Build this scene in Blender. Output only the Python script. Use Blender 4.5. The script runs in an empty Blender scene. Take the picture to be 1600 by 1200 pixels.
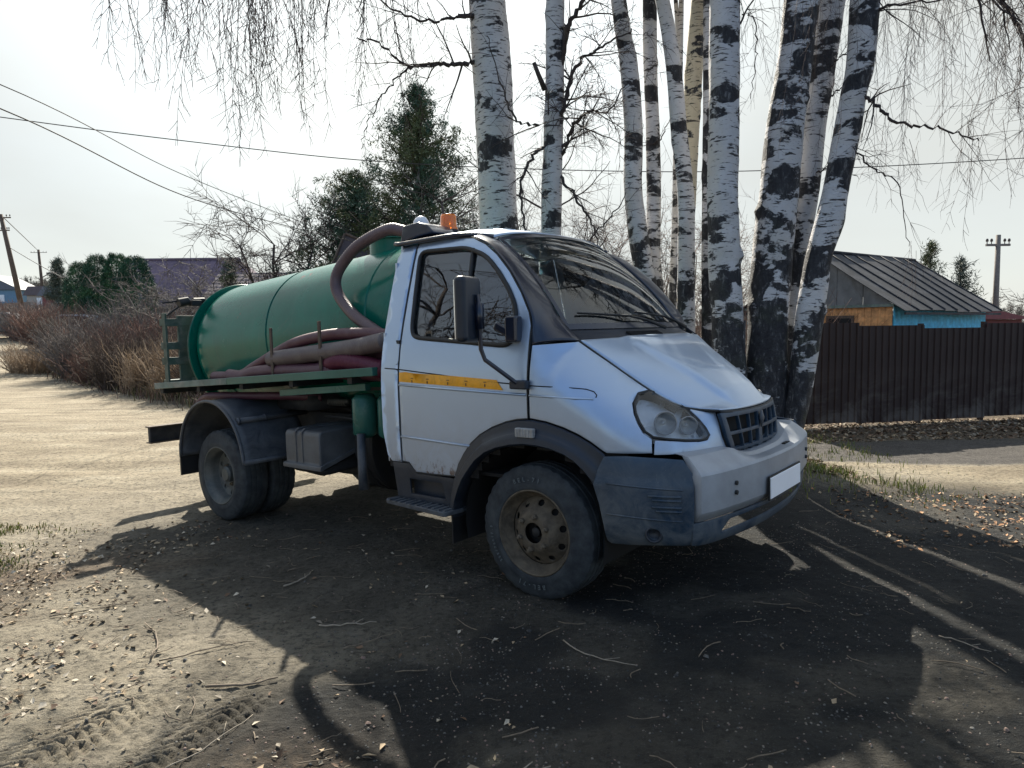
import bpy, bmesh, math, random
import numpy as np
from mathutils import Vector, Matrix
from mathutils.geometry import delaunay_2d_cdt

# ------------------------------------------------------------------ camera, sky, sun, exposure
scene = bpy.context.scene
col = scene.collection
cam_data = bpy.data.cameras.new('camera')
cam = bpy.data.objects.new('camera', cam_data); col.objects.link(cam)
cam_data.sensor_fit = 'HORIZONTAL'; cam_data.sensor_width = 36.0
cam_data.lens = 1106.3 / 1600 * 36.0
cam_data.clip_start = 0.05; cam_data.clip_end = 2000
cam.location = (0, 0, 1.546)
cam.rotation_euler = (Matrix.Rotation(math.radians(90) - 0.0794, 3, 'X') @ Matrix.Rotation(-0.0105, 3, 'Z')).to_euler()
scene.camera = cam
scene.render.resolution_x = 1024; scene.render.resolution_y = 768

SUN_EL = math.radians(37.3); SUN_AZ = math.radians(-9.3)     # azimuth measured from +Y towards +X
world = bpy.data.worlds.new("World"); scene.world = world; world.use_nodes = True
wn, wl = world.node_tree.nodes, world.node_tree.links
bgn = wn['Background']
sky = wn.new('ShaderNodeTexSky'); sky.sky_type = 'NISHITA'; sky.sun_disc = False
sky.sun_elevation = SUN_EL; sky.sun_rotation = SUN_AZ
sky.air_density = 1.3; sky.dust_density = .7; sky.ozone_density = 3.0; sky.altitude = 150
tc = wn.new('ShaderNodeTexCoord')
cl = wn.new('ShaderNodeTexNoise'); cl.inputs['Scale'].default_value = 1.6; cl.inputs['Detail'].default_value = 5
cmap = wn.new('ShaderNodeMapping'); cmap.inputs['Scale'].default_value = (1, 1, 2.6)
wl.new(tc.outputs['Generated'], cmap.inputs['Vector']); wl.new(cmap.outputs[0], cl.inputs['Vector'])
cr = wn.new('ShaderNodeMapRange'); cr.inputs['From Min'].default_value = .35; cr.inputs['From Max'].default_value = .68
cr.inputs['To Min'].default_value = .90; cr.inputs['To Max'].default_value = 1.0
wl.new(cl.outputs['Fac'], cr.inputs['Value'])
hz = wn.new('ShaderNodeMix'); hz.data_type = 'RGBA'                 # thin high veil of cloud over the blue
hz.inputs['B'].default_value = (2.82, 2.93, 2.84, 1)
vf = wn.new('ShaderNodeMath'); vf.operation = 'MULTIPLY'; wl.new(cr.outputs[0], vf.inputs[0])
wl.new(vf.outputs[0], hz.inputs['Factor']); wl.new(sky.outputs[0], hz.inputs['A'])
dt = wn.new('ShaderNodeVectorMath'); dt.operation = 'DOT_PRODUCT'; dt.inputs[1].default_value = (math.sin(SUN_AZ) * math.cos(SUN_EL), math.cos(SUN_AZ) * math.cos(SUN_EL), math.sin(SUN_EL))
wl.new(tc.outputs['Generated'], dt.inputs[0])
gm = wn.new('ShaderNodeMapRange'); gm.interpolation_type = 'SMOOTHSTEP'; gm.inputs['From Min'].default_value = .80; gm.inputs['From Max'].default_value = 1.0; gm.inputs['To Min'].default_value = 1.0; gm.inputs['To Max'].default_value = 1.75
wl.new(dt.outputs['Value'], gm.inputs['Value'])
gl_ = wn.new('ShaderNodeVectorMath'); gl_.operation = 'SCALE'; wl.new(hz.outputs['Result'], gl_.inputs[0]); wl.new(gm.outputs[0], gl_.inputs['Scale'])   # the veil glows round the sun
vm = wn.new('ShaderNodeMapRange'); vm.inputs['From Min'].default_value = .05; vm.inputs['From Max'].default_value = .62; vm.inputs['To Min'].default_value = .0; vm.inputs['To Max'].default_value = 1.0
wl.new(dt.outputs['Value'], vm.inputs['Value'])
sz = wn.new('ShaderNodeSeparateXYZ'); wl.new(tc.outputs['Generated'], sz.inputs[0])
hm = wn.new('ShaderNodeMapRange'); hm.interpolation_type = 'SMOOTHERSTEP'; hm.inputs['From Min'].default_value = .55; hm.inputs['From Max'].default_value = -.05; hm.inputs['To Min'].default_value = 0; hm.inputs['To Max'].default_value = .95   # haze thickens towards the horizon
wl.new(sz.outputs[2], hm.inputs['Value'])
va = wn.new('ShaderNodeMath'); va.operation = 'ADD'; va.use_clamp = True; wl.new(vm.outputs[0], va.inputs[0]); wl.new(hm.outputs[0], va.inputs[1]); wl.new(va.outputs[0], vf.inputs[1])
wl.new(gl_.outputs[0], bgn.inputs['Color'])
bgn.inputs['Strength'].default_value = 0.11

sun_data = bpy.data.lights.new('sun', 'SUN'); sun = bpy.data.objects.new('sun', sun_data); col.objects.link(sun)
sun_data.energy = 5.0; sun_data.angle = math.radians(0.6); sun_data.color = (1.0, .93, .80)
sdir = Vector((math.sin(SUN_AZ) * math.cos(SUN_EL), math.cos(SUN_AZ) * math.cos(SUN_EL), math.sin(SUN_EL)))
sun.rotation_euler = sdir.to_track_quat('Z', 'Y').to_euler(); sun.location = (-2, 20, 25)
vs = scene.view_settings
vs.view_transform = 'Standard'; vs.look = 'None'; vs.exposure = 1.3; vs.gamma = 1.0; vs.use_curve_mapping = False

rnd = random.Random(7)
R = math.radians

# ------------------------------------------------------------------ materials
class NT:
    def __init__(s, name):
        s.m = bpy.data.materials.new(name); s.m.use_nodes = True
        s.n, s.l = s.m.node_tree.nodes, s.m.node_tree.links
        s.b = s.n['Principled BSDF']; s.out = s.n['Material Output']
        s.tc = None
    def co(s, kind='Object', scale=(1, 1, 1)):
        if s.tc is None: s.tc = s.n.new('ShaderNodeTexCoord')
        mp = s.n.new('ShaderNodeMapping'); mp.inputs['Scale'].default_value = scale
        s.l.new(s.tc.outputs[kind], mp.inputs['Vector']); return mp.outputs[0]
    def noise(s, scale, detail=4, rough=.55, vec=None, dist=0):
        t = s.n.new('ShaderNodeTexNoise'); t.inputs['Scale'].default_value = scale; t.inputs['Detail'].default_value = detail
        t.inputs['Roughness'].default_value = rough; t.inputs['Distortion'].default_value = dist
        if vec is not None: s.l.new(vec, t.inputs['Vector'])
        return t.outputs['Fac']
    def vor(s, scale, vec=None, feat='F1', outp='Distance'):
        t = s.n.new('ShaderNodeTexVoronoi'); t.feature = feat; t.inputs['Scale'].default_value = scale
        if vec is not None: s.l.new(vec, t.inputs['Vector'])
        return t.outputs[outp]
    def ramp(s, fac, stops):
        r = s.n.new('ShaderNodeValToRGB'); e = r.color_ramp.elements
        while len(e) < len(stops): e.new(.5)
        for i, (p, c) in enumerate(stops):
            e[i].position = p
            e[i].color = (c, c, c, 1) if not isinstance(c, tuple) else (c[0], c[1], c[2], 1)
        s.l.new(fac, r.inputs['Fac']); return r.outputs['Color']
    def mix(s, f, a, b, mode='MIX'):
        t = s.n.new('ShaderNodeMix'); t.data_type = 'RGBA'; t.blend_type = mode
        for k, v in (('Factor', f), ('A', a), ('B', b)):
            if isinstance(v, (int, float)): t.inputs[k].default_value = v if k == 'Factor' else (v, v, v, 1)
            elif isinstance(v, tuple): t.inputs[k].default_value = (v[0], v[1], v[2], 1)
            else: s.l.new(v, t.inputs[k])
        return t.outputs['Result']
    def math(s, op, a, b=0.0):
        t = s.n.new('ShaderNodeMath'); t.operation = op
        for k, v in ((0, a), (1, b)):
            if isinstance(v, (int, float)): t.inputs[k].default_value = v
            else: s.l.new(v, t.inputs[k])
        return t.outputs[0]
    def attr(s, name):
        t = s.n.new('ShaderNodeAttribute'); t.attribute_name = name; return t.outputs['Fac']
    def sep(s, vec, i):
        t = s.n.new('ShaderNodeSeparateXYZ'); s.l.new(vec, t.inputs[0]); return t.outputs[i]
    def bump(s, h, strength=.4, dist=.01):
        t = s.n.new('ShaderNodeBump'); t.inputs['Strength'].default_value = strength; t.inputs['Distance'].default_value = dist
        s.l.new(h, t.inputs['Height']); s.l.new(t.outputs[0], s.b.inputs['Normal']); return t
    def set(s, **k):
        for a, v in k.items():
            nm = {'color': 'Base Color', 'rough': 'Roughness', 'metal': 'Metallic', 'coat': 'Coat Weight', 'spec': 'Specular IOR Level',
                  'trans': 'Transmission Weight', 'ior': 'IOR', 'coatr': 'Coat Roughness', 'sheen': 'Sheen Weight', 'emc': 'Emission Color', 'ems': 'Emission Strength'}[a]
            i = s.b.inputs[nm]
            if isinstance(v, (int, float)): i.default_value = v
            elif isinstance(v, tuple): i.default_value = (v[0], v[1], v[2], 1)
            else: s.l.new(v, i)
        return s

def simple(name, c, rough=.6, metal=0, var=.25, scale=8, dirt=None, dirt_amt=.5, bump=0, bscale=60, coat=0, kind='Object', spec=.5):
    t = NT(name); v = t.co(kind)
    n = t.noise(scale, 5, .6, v)
    c1 = tuple(x * (1 - var) for x in c); c2 = tuple(min(1, x * (1 + var)) for x in c)
    base = t.ramp(n, [(.3, c1), (.7, c2)])
    if dirt:
        d = t.noise(scale * .7, 7, .7, v, 1.0)
        f = t.ramp(d, [(.48, 0.0), (.66, dirt_amt)])
        base = t.mix(f, base, dirt)
    t.set(color=base, rough=rough, metal=metal, coat=coat, spec=spec)
    if bump: t.bump(t.noise(bscale, 5, .6, v), bump, .006)
    return t.m

M = {}
# truck paint: silver, with grime low on the panels
def mk_silver(name='silver_paint'):
    t = NT(name); v = t.co()
    fl = t.noise(900, 2, .5, v)
    base = t.mix(fl, (.34, .45, .61), (.44, .54, .69))
    z = t.sep(v, 2)
    low = t.n.new('ShaderNodeMapRange'); t.l.new(z, low.inputs[0])
    low.inputs[1].default_value = 1.15; low.inputs[2].default_value = .6; low.inputs[3].default_value = 0; low.inputs[4].default_value = .8
    d = t.noise(5, 8, .72, v, .6); dm = t.math('MULTIPLY', low.outputs[0], t.ramp(d, [(.3, .25), (.7, 1.0)]))
    base = t.mix(dm, base, (.29, .26, .225))
    ru = t.noise(24, 6, .75, t.co(scale=(1, 1, .5)))
    rz = t.n.new('ShaderNodeMapRange'); t.l.new(z, rz.inputs[0])
    rz.inputs[1].default_value = .77; rz.inputs[2].default_value = .655; rz.inputs[3].default_value = 0; rz.inputs[4].default_value = 1
    rm = t.math('MULTIPLY', rz.outputs[0], t.ramp(ru, [(.50, 0.0), (.58, 1.0)]))
    base = t.mix(rm, base, (.12, .06, .025))
    sp = t.ramp(t.vor(60, v), [(.03, 1.0), (.06, 0.0)]); spm = t.math('MULTIPLY', sp, t.ramp(t.noise(7, 3, .6, v), [(.55, 0.0), (.7, .6)]))
    base = t.mix(spm, base, (.15, .13, .11))
    t.set(color=base, metal=t.mix(dm, .62, 0.0), rough=t.mix(dm, t.ramp(t.noise(4, 6, .7, v), [(.3, .30), (.7, .42)]), .7), coat=.55, coatr=.12)
    return t.m
M['silver'] = mk_silver()
def mk_plastic(name, c, dustc, amt=.7, lo=.35, hi=.95):
    t = NT(name); v = t.co()
    z = t.sep(v, 2)
    mr = t.n.new('ShaderNodeMapRange'); t.l.new(z, mr.inputs[0])
    mr.inputs[1].default_value = hi; mr.inputs[2].default_value = lo; mr.inputs[3].default_value = .12; mr.inputs[4].default_value = 1
    d = t.noise(6, 9, .75, v, .8); m = t.math('MULTIPLY', mr.outputs[0], t.ramp(d, [(.36, 0.0), (.62, amt)]))
    base = t.ramp(t.noise(3, 4, .6, v), [(.3, tuple(x * .75 for x in c)), (.7, tuple(x * 1.25 for x in c))])
    base = t.mix(m, base, dustc)
    sp = t.ramp(t.vor(85, v), [(.06, 1.0), (.11, 0.0)]); sm = t.math('MULTIPLY', sp, t.ramp(t.noise(9, 3, .6, v), [(.45, 0.0), (.6, .7)]))
    base = t.mix(sm, base, tuple(x * 1.1 for x in dustc))
    scn = t.noise(3, 8, .8, t.co(scale=(14, 14, 1.2)), .3); base = t.mix(t.ramp(scn, [(.62, 0.0), (.7, .35)]), base, dustc)
    t.set(color=base, rough=t.mix(m, .42, .9)); t.bump(t.noise(260, 3, .6, v), .12, .003)
    return t.m
M['plastic'] = mk_plastic('blue_black_plastic', (.007, .032, .068), (.19, .20, .20))
M['darkplastic'] = mk_plastic('dark_plastic_trim', (.009, .016, .030), (.085, .09, .095), .35)
M['pillar'] = simple('pillar_black', (.008, .014, .032), .3, var=.15, coat=.4)
M['rubber'] = simple('black_rubber', (.012, .013, .015), .6, var=.3)
M['black'] = simple('inner_black', (.008, .008, .009), .85, var=.2)
M['bumper'] = mk_plastic('silver_bumper_paint', (.29, .31, .34), (.18, .175, .165), .55, .35, .7)
M['fender'] = mk_plastic('dusty_fender_plastic', (.028, .036, .050), (.115, .125, .14), .8, .5, 1.6)
M['dustblack'] = simple('dusty_black_metal', (.016, .018, .022), .7, var=.4, dirt=(.055, .053, .05), dirt_amt=.6, scale=6)
M['tankgrey'] = mk_plastic('fuel_tank_grey', (.058, .064, .074), (.15, .155, .16), .8, .3, 1.2)
def mk_green(name, c, rusty=True):
    t = NT(name); v = t.co()
    base = t.ramp(t.noise(2.2, 6, .65, v), [(.3, tuple(x * .75 for x in c)), (.7, tuple(x * 1.2 for x in c))])
    stv = t.co(scale=(7, 7, .7)); st = t.ramp(t.noise(2.2, 7, .75, stv), [(.52, 0.0), (.72, .38)])
    base = t.mix(st, base, (.05, .14, .11))
    if rusty:
        r = t.noise(1.15, 9, .72, v, .4); pr = t.ramp(r, [(.655, 0.0), (.672, 1.0)])
        base = t.mix(pr, base, t.ramp(t.noise(30, 5, .7, v), [(.35, (.13, .04, .025)), (.65, (.2, .085, .06))]))
        g = t.noise(1.7, 9, .8, t.co(scale=(1, 1.2, .9)), 1.2); pg = t.ramp(g, [(.60, 0.0), (.72, .5)])
        base = t.mix(pg, base, (.10, .15, .12))
    ch = t.ramp(t.vor(34, v), [(.03, 1.0), (.055, 0.0)]); cm = t.math('MULTIPLY', ch, t.ramp(t.noise(3.4, 3, .6, v), [(.5, 0.0), (.62, .8)]))
    base = t.mix(cm, base, (.05, .07, .06))
    t.set(color=base, rough=t.ramp(t.noise(5, 6, .7, v), [(.3, .18), (.7, .30)]), spec=.3)
    t.bump(t.noise(2.2, 3, .5, v), .12, .02)
    return t.m
M['green'] = mk_green('green_tank_paint', (.0, .125, .085))
M['greenframe'] = mk_green('green_frame_paint', (.03, .12, .10), False)
M['railgrey'] = simple('worn_green_grey_rail', (.10, .15, .135), .55, var=.4, dirt=(.22, .22, .2), dirt_amt=.8, scale=7)
M['ladder'] = simple('dusty_green_ladder', (.04, .075, .06), .6, var=.3, dirt=(.14, .15, .13), dirt_amt=.6, scale=10)
M['rust'] = simple('rusty_brown_steel', (.085, .06, .045), .85, var=.4, scale=20, dirt=(.13, .11, .09))
def mk_hose(name, c, dust):
    t = NT(name); v = t.co()
    base = t.mix(t.ramp(t.noise(7, 6, .7, v), [(.45, 0.0), (.70, .6)]), c, dust)
    t.set(color=base, rough=.5); t.bump(t.noise(40, 4, .6, v), .2, .004); return t.m
M['hose_purple'] = mk_hose('purple_hose_rubber', (.070, .020, .036), (.12, .07, .085))
M['hose_grey'] = mk_hose('grey_hose_rubber', (.10, .078, .082), (.19, .165, .155))
M['hose_red'] = mk_hose('dark_red_hose_rubber', (.10, .012, .032), (.15, .04, .06))
M['hose_arch'] = mk_hose('mauve_hose_rubber', (.10, .065, .075), (.16, .12, .13))
def mk_tyre():
    t = NT('tyre_rubber'); v = t.co()
    d = t.ramp(t.noise(9, 8, .7, v), [(.38, 0.0), (.7, .75)])
    base = t.mix(d, (.014, .019, .026), (.062, .074, .082))
    t.set(color=base, rough=.8); t.bump(t.noise(120, 4, .7, v), .25, .003); return t.m
M['tyre'] = mk_tyre()
M['rim'] = simple('dirty_rim', (.12, .098, .072), .8, metal=.2, var=.4, scale=14, dirt=(.06, .05, .04), dirt_amt=.8, bump=.5, bscale=80)
M['rimgrey'] = simple('grey_rim', (.09, .10, .10), .6, metal=.3, var=.3, scale=8, dirt=(.2, .19, .17))
M['chrome'] = simple('reflector_chrome', (.75, .76, .78), .12, metal=1, var=.05)
M['yellow'] = simple('yellow_reflector_tape', (.80, .36, .01), .4, var=.1, scale=20, dirt=(.3, .17, .04), dirt_amt=.4)
M['white'] = simple('white_plate', (.92, .92, .95), .5, var=.02)
M['whiteplastic'] = simple('white_plastic_lens', (.72, .74, .78), .3, var=.05)
M['dirtywhite'] = simple('dirty_white_lens', (.30, .30, .30), .5, var=.3, scale=30)
def glass(name, tint, rough=.0, ior=1.5, dirt=.03):
    t = NT(name); n, l = t.n, t.l
    tr = n.new('ShaderNodeBsdfTransparent'); tr.inputs['Color'].default_value = (*tint, 1)
    gl = n.new('ShaderNodeBsdfGlossy'); gl.inputs['Roughness'].default_value = rough
    fr = n.new('ShaderNodeFresnel'); fr.inputs['IOR'].default_value = ior
    mx = n.new('ShaderNodeMixShader'); l.new(fr.outputs[0], mx.inputs[0]); l.new(tr.outputs[0], mx.inputs[1]); l.new(gl.outputs[0], mx.inputs[2])
    df = n.new('ShaderNodeBsdfDiffuse'); df.inputs['Color'].default_value = (.4, .4, .38, 1)
    m2 = n.new('ShaderNodeMixShader'); v = t.co(); f = t.ramp(t.noise(6, 7, .7, v), [(.4, dirt * .3), (.7, dirt * 1.6)])
    l.new(f, m2.inputs[0]); l.new(mx.outputs[0], m2.inputs[1]); l.new(df.outputs[0], m2.inputs[2])
    l.new(m2.outputs[0], t.out.inputs['Surface']); n.remove(t.b); return t.m
M['glass'] = glass('window_glass', (.86, .92, .90), 0, 2.1, .008)
M['wsglass'] = glass('windscreen_glass', (.74, .83, .83), 0, 2.0, .02)
M['lens'] = glass('headlamp_lens', (.95, .96, .97), .03, 1.5, .12)
M['lampback'] = simple('lamp_bright_inner', (.86, .88, .90), .25, metal=.0, var=.12)
M['lampgrey'] = simple('lamp_bowl_grey', (.55, .56, .56), .2, metal=.3, var=.25, scale=12)
M['orange'] = NT('orange_beacon_plastic').set(color=(.95, .22, .01), rough=.2, trans=.35, coat=.5).m
M['seat'] = simple('grey_seat_cloth', (.06, .06, .07), .9)

# ------------------------------------------------------------------ object helpers
def tag(o, label=None, cat=None, group=None, kind=None):
    if label: o['label'] = label
    if cat: o['category'] = cat
    if group: o['group'] = group
    if kind: o['kind'] = kind
    return o
def link(o, parent=None):
    col.objects.link(o)
    if parent is not None: o.parent = parent
    return o
def empty(name, loc=(0, 0, 0), rot=(0, 0, 0)):
    o = bpy.data.objects.new(name, None); o.empty_display_size = .2; o.location = loc; o.rotation_euler = rot
    return link(o)
def mesh_np(name, V, F, mat=None, smooth=False, mats=None, midx=None):
    """V (n,3), F list/array of faces; quads or tris arrays are set fast"""
    me = bpy.data.meshes.new(name)
    V = np.asarray(V, dtype=np.float32)
    if isinstance(F, np.ndarray):
        k = F.shape[1]; nf = F.shape[0]
        me.vertices.add(len(V)); me.vertices.foreach_set('co', V.ravel())
        me.loops.add(nf * k); me.loops.foreach_set('vertex_index', F.astype(np.int32).ravel())
        me.polygons.add(nf); me.polygons.foreach_set('loop_start', np.arange(nf, dtype=np.int32) * k)
        me.update(calc_edges=True); me.validate()
    else:
        me.from_pydata(V.tolist(), [], F); me.update()
    if smooth: me.shade_smooth()
    for m in (mats or ([mat] if mat else [])): me.materials.append(m)
    if midx is not None: me.polygons.foreach_set('material_index', np.asarray(midx, dtype=np.int32))
    return me
def obj(name, me, parent=None): return link(bpy.data.objects.new(name, me), parent)

class MB:
    """collects simple shapes into ONE mesh object"""
    def __init__(s): s.v = []; s.f = []
    def add(s, vs, fs):
        b = len(s.v); s.v += [tuple(v) for v in vs]; s.f += [tuple(i + b for i in f) for f in fs]; return s
    def box(s, c, d, rot=None):
        x, y, z = d[0] / 2, d[1] / 2, d[2] / 2
        vs = [Vector((i, j, k)) for i in (-x, x) for j in (-y, y) for k in (-z, z)]
        if rot is not None: vs = [rot @ v for v in vs]
        c = Vector(c)
        return s.add([v + c for v in vs], [(0, 1, 3, 2), (4, 6, 7, 5), (0, 4, 5, 1), (2, 3, 7, 6), (0, 2, 6, 4), (1, 5, 7, 3)])
    def beam(s, a, b, w, h, up=(0, 0, 1)):
        a, b = Vector(a), Vector(b); d = b - a; L = d.length; d.normalize(); u = Vector(up); r = d.cross(u).normalized(); u = r.cross(d)
        m = Matrix((d, r, u)).transposed(); return s.box((a + b) / 2, (L, w, h), m)
    def tube(s, pts, r, n=10, caps=True):
        pts = [Vector(p) for p in pts]; rr = r if isinstance(r, (list, tuple)) else [r] * len(pts)
        prev = None; b = len(s.v)
        for i, p in enumerate(pts):
            t = (pts[min(i + 1, len(pts) - 1)] - pts[max(i - 1, 0)]).normalized()
            if prev is None: u = t.orthogonal().normalized()
            else: u = (prev - t * prev.dot(t)).normalized()
            prev = u; w = t.cross(u)
            for k in range(n):
                a = 2 * math.pi * k / n; s.v.append(tuple(p + (u * math.cos(a) + w * math.sin(a)) * rr[i]))
        for i in range(len(pts) - 1):
            for k in range(n):
                k2 = (k + 1) % n; s.f.append((b + i * n + k, b + i * n + k2, b + (i + 1) * n + k2, b + (i + 1) * n + k))
        if caps:
            s.f.append(tuple(b + k for k in range(n))[::-1]); e = b + (len(pts) - 1) * n; s.f.append(tuple(e + k for k in range(n)))
        return s
    def lathe(s, prof, n=48, axis='Y', c=(0, 0, 0), mod=None, close=False):
        """prof: list of (radius, along)"""
        b = len(s.v); m = len(prof)
        for k in range(n):
            a = 2 * math.pi * k / n
            for j, (r, h) in enumerate(prof):
                if mod: r = mod(r, h, k, j)
                x, y = r * math.cos(a), r * math.sin(a)
                p = {'Y': (x, h, y), 'X': (h, x, y), 'Z': (x, y, h)}[axis]
                s.v.append((p[0] + c[0], p[1] + c[1], p[2] + c[2]))
        for k in range(n):
            k2 = (k + 1) % n
            for j in range(m if close else m - 1):
                j2 = (j + 1) % m
                s.f.append((b + k * m + j, b + k * m + j2, b + k2 * m + j2, b + k2 * m + j))
        return s
    def grid(s, fn, nu, nv):
        b = len(s.v)
        for i in range(nu + 1):
            for j in range(nv + 1): s.v.append(tuple(fn(i / nu, j / nv)))
        for i in range(nu):
            for j in range(nv):
                a = b + i * (nv + 1) + j; s.f.append((a, a + 1, a + nv + 2, a + nv + 1))
        return s
    def prism(s, poly, fn0, fn1):
        """polygon (2D pts) extruded between two maps"""
        b = len(s.v); n = len(poly)
        s.v += [tuple(fn0(*p)) for p in poly] + [tuple(fn1(*p)) for p in poly]
        s.f.append(tuple(range(b, b + n))); s.f.append(tuple(range(b + n, b + 2 * n))[::-1])
        for i in range(n): s.f.append((b + i, b + (i + 1) % n, b + n + (i + 1) % n, b + n + i))
        return s
    def build(s, name, mat, parent=None, smooth=False, bevel=0, seg=2, solid=0, subdiv=0, auto=None):
        me = bpy.data.meshes.new(name); me.from_pydata(s.v, [], s.f)
        bm = bmesh.new(); bm.from_mesh(me); bmesh.ops.recalc_face_normals(bm, faces=bm.faces); bm.to_mesh(me); bm.free()
        me.materials.append(mat)
        if smooth: me.shade_smooth()
        if auto is not None: 
            me.shade_smooth()
            try: me.set_sharp_from_angle(angle=R(auto))
            except Exception: pass
        o = obj(name, me, parent)
        if bevel:
            md = o.modifiers.new('bevel', 'BEVEL'); md.width = bevel; md.segments = seg; md.limit_method = 'ANGLE'; md.angle_limit = R(35)
            me.shade_smooth(); md.harden_normals = True
        if solid: md = o.modifiers.new('solid', 'SOLIDIFY'); md.thickness = solid; md.offset = 0
        if subdiv: md = o.modifiers.new('sub', 'SUBSURF'); md.levels = subdiv; md.render_levels = subdiv
        return o

def inpoly(p, poly):
    x, y = p; c = False; n = len(poly); j = n - 1
    for i in range(n):
        xi, yi = poly[i]; xj, yj = poly[j]
        if (yi > y) != (yj > y) and x < (xj - xi) * (y - yi) / (yj - yi) + xi: c = not c
        j = i
    return c
def dens(poly, step):
    out = []
    for a, b in zip(poly, poly[1:] + poly[:1]):
        k = max(1, int(math.dist(a, b) / step))
        for i in range(k): out.append((a[0] + (b[0] - a[0]) * i / k, a[1] + (b[1] - a[1]) * i / k))
    return out
def panel(name, outline, fn, mat, parent, holes=(), step=.03, thick=.008, out=(0, -1, 0), off=0.0, smooth=True):
    """a curved sheet: a 2D outline (with holes) laid on the surface fn(a, b)"""
    loops = [dens(outline, step)] + [dens(h, step) for h in holes]
    vs, es = [], []
    for lp in loops:
        b = len(vs); vs += lp; es += [(b + i, b + (i + 1) % len(lp)) for i in range(len(lp))]
    x0 = min(p[0] for p in outline); x1 = max(p[0] for p in outline); y0 = min(p[1] for p in outline); y1 = max(p[1] for p in outline)
    edge = list(vs); y = y0 + step * .5; row = 0
    while y < y1:
        x = x0 + step * (.5 if row % 2 else .25)
        while x < x1:
            if inpoly((x, y), outline) and not any(inpoly((x, y), h) for h in holes):
                if all((x - e[0]) ** 2 + (y - e[1]) ** 2 > (step * .45) ** 2 for e in edge): vs.append((x, y))
            x += step
        y += step * .87; row += 1
    rv, re_, rf, *_ = delaunay_2d_cdt([Vector(v) for v in vs], es, [], 0, 1e-5)
    F = []
    for f in rf:
        cx = sum(rv[i][0] for i in f) / len(f); cy = sum(rv[i][1] for i in f) / len(f)
        if inpoly((cx, cy), outline) and not any(inpoly((cx, cy), h) for h in holes): F.append(tuple(f))
    V = [Vector(fn(v[0], v[1])) for v in rv]
    nrm = Vector((0, 0, 0))
    for f in F: nrm += (V[f[1]] - V[f[0]]).cross(V[f[2]] - V[f[0]])
    if nrm.dot(Vector(out)) < 0: F = [f[::-1] for f in F]
    me = bpy.data.meshes.new(name); me.from_pydata(V, [], F)
    bm = bmesh.new(); bm.from_mesh(me)
    loose = [v for v in bm.verts if not v.link_faces]; bmesh.ops.delete(bm, geom=loose, context='VERTS')
    if off:
        bm.normal_update()
        for v, n in [(v, v.normal.copy()) for v in bm.verts]: v.co += n * off
    bm.to_mesh(me); bm.free()
    if smooth: me.shade_smooth()
    me.materials.append(mat)
    o = obj(name, me, parent)
    if thick:
        md = o.modifiers.new('solid', 'SOLIDIFY'); md.thickness = thick; md.offset = -1
        if smooth:
            md2 = o.modifiers.new('edge', 'BEVEL'); md2.width = thick * .3; md2.segments = 2; md2.limit_method = 'ANGLE'; md2.angle_limit = R(50); 
    return o
def rounded(poly, r, n=4):
    out = []; m = len(poly)
    for i in range(m):
        p0, p1, p2 = Vector(poly[i - 1]), Vector(poly[i]), Vector(poly[(i + 1) % m])
        a = (p0 - p1); b = (p2 - p1); ra = min(r, a.length * .45); rb = min(r, b.length * .45)
        A = p1 + a.normalized() * ra; B = p1 + b.normalized() * rb
        for k in range(n + 1):
            t = k / n; q = A * (1 - t) ** 2 + p1 * 2 * t * (1 - t) + B * t * t; out.append((q.x, q.y))
    return out
def interp(t,xs,ys):
    if t<=xs[0]: return ys[0]
    for i in range(1,len(xs)):
        if t<=xs[i]:
            k=(t-xs[i-1])/(xs[i]-xs[i-1]); return ys[i-1]+k*(ys[i]-ys[i-1])
    return ys[-1]
def catm(P,n=10):
    out=[]
    for i in range(len(P)-1):
        p0=P[max(i-1,0)];p1=P[i];p2=P[i+1];p3=P[min(i+2,len(P)-1)]
        for k in range(n):
            t=k/n
            out.append(tuple(.5*((2*b)+(-a+c)*t+(2*a-5*b+4*c-d)*t*t+(-a+3*b-3*c+d)*t**3) for a,b,c,d in zip(p0,p1,p2,p3)))
    out.append(tuple(P[-1]));return out
PLAN=catm([(-1.25,1.012),(-.9,1.02),(-.5,1.028),(0,1.032),(.25,1.02),(.45,.985),(.6,.93),(.72,.84),(.80,.72),(.855,.56),(.89,.38),(.91,.2),(.917,0)],12)
SS=[0.0]
for a,b in zip(PLAN,PLAN[1:]): SS.append(SS[-1]+math.dist(a,b))
S0=1.25  # s = arc -1.25 so that s≈x on the side
SS=[v-S0 for v in SS]; SMAX=SS[-1]
PX=[p[0] for p in PLAN];PY=[p[1] for p in PLAN]
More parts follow.
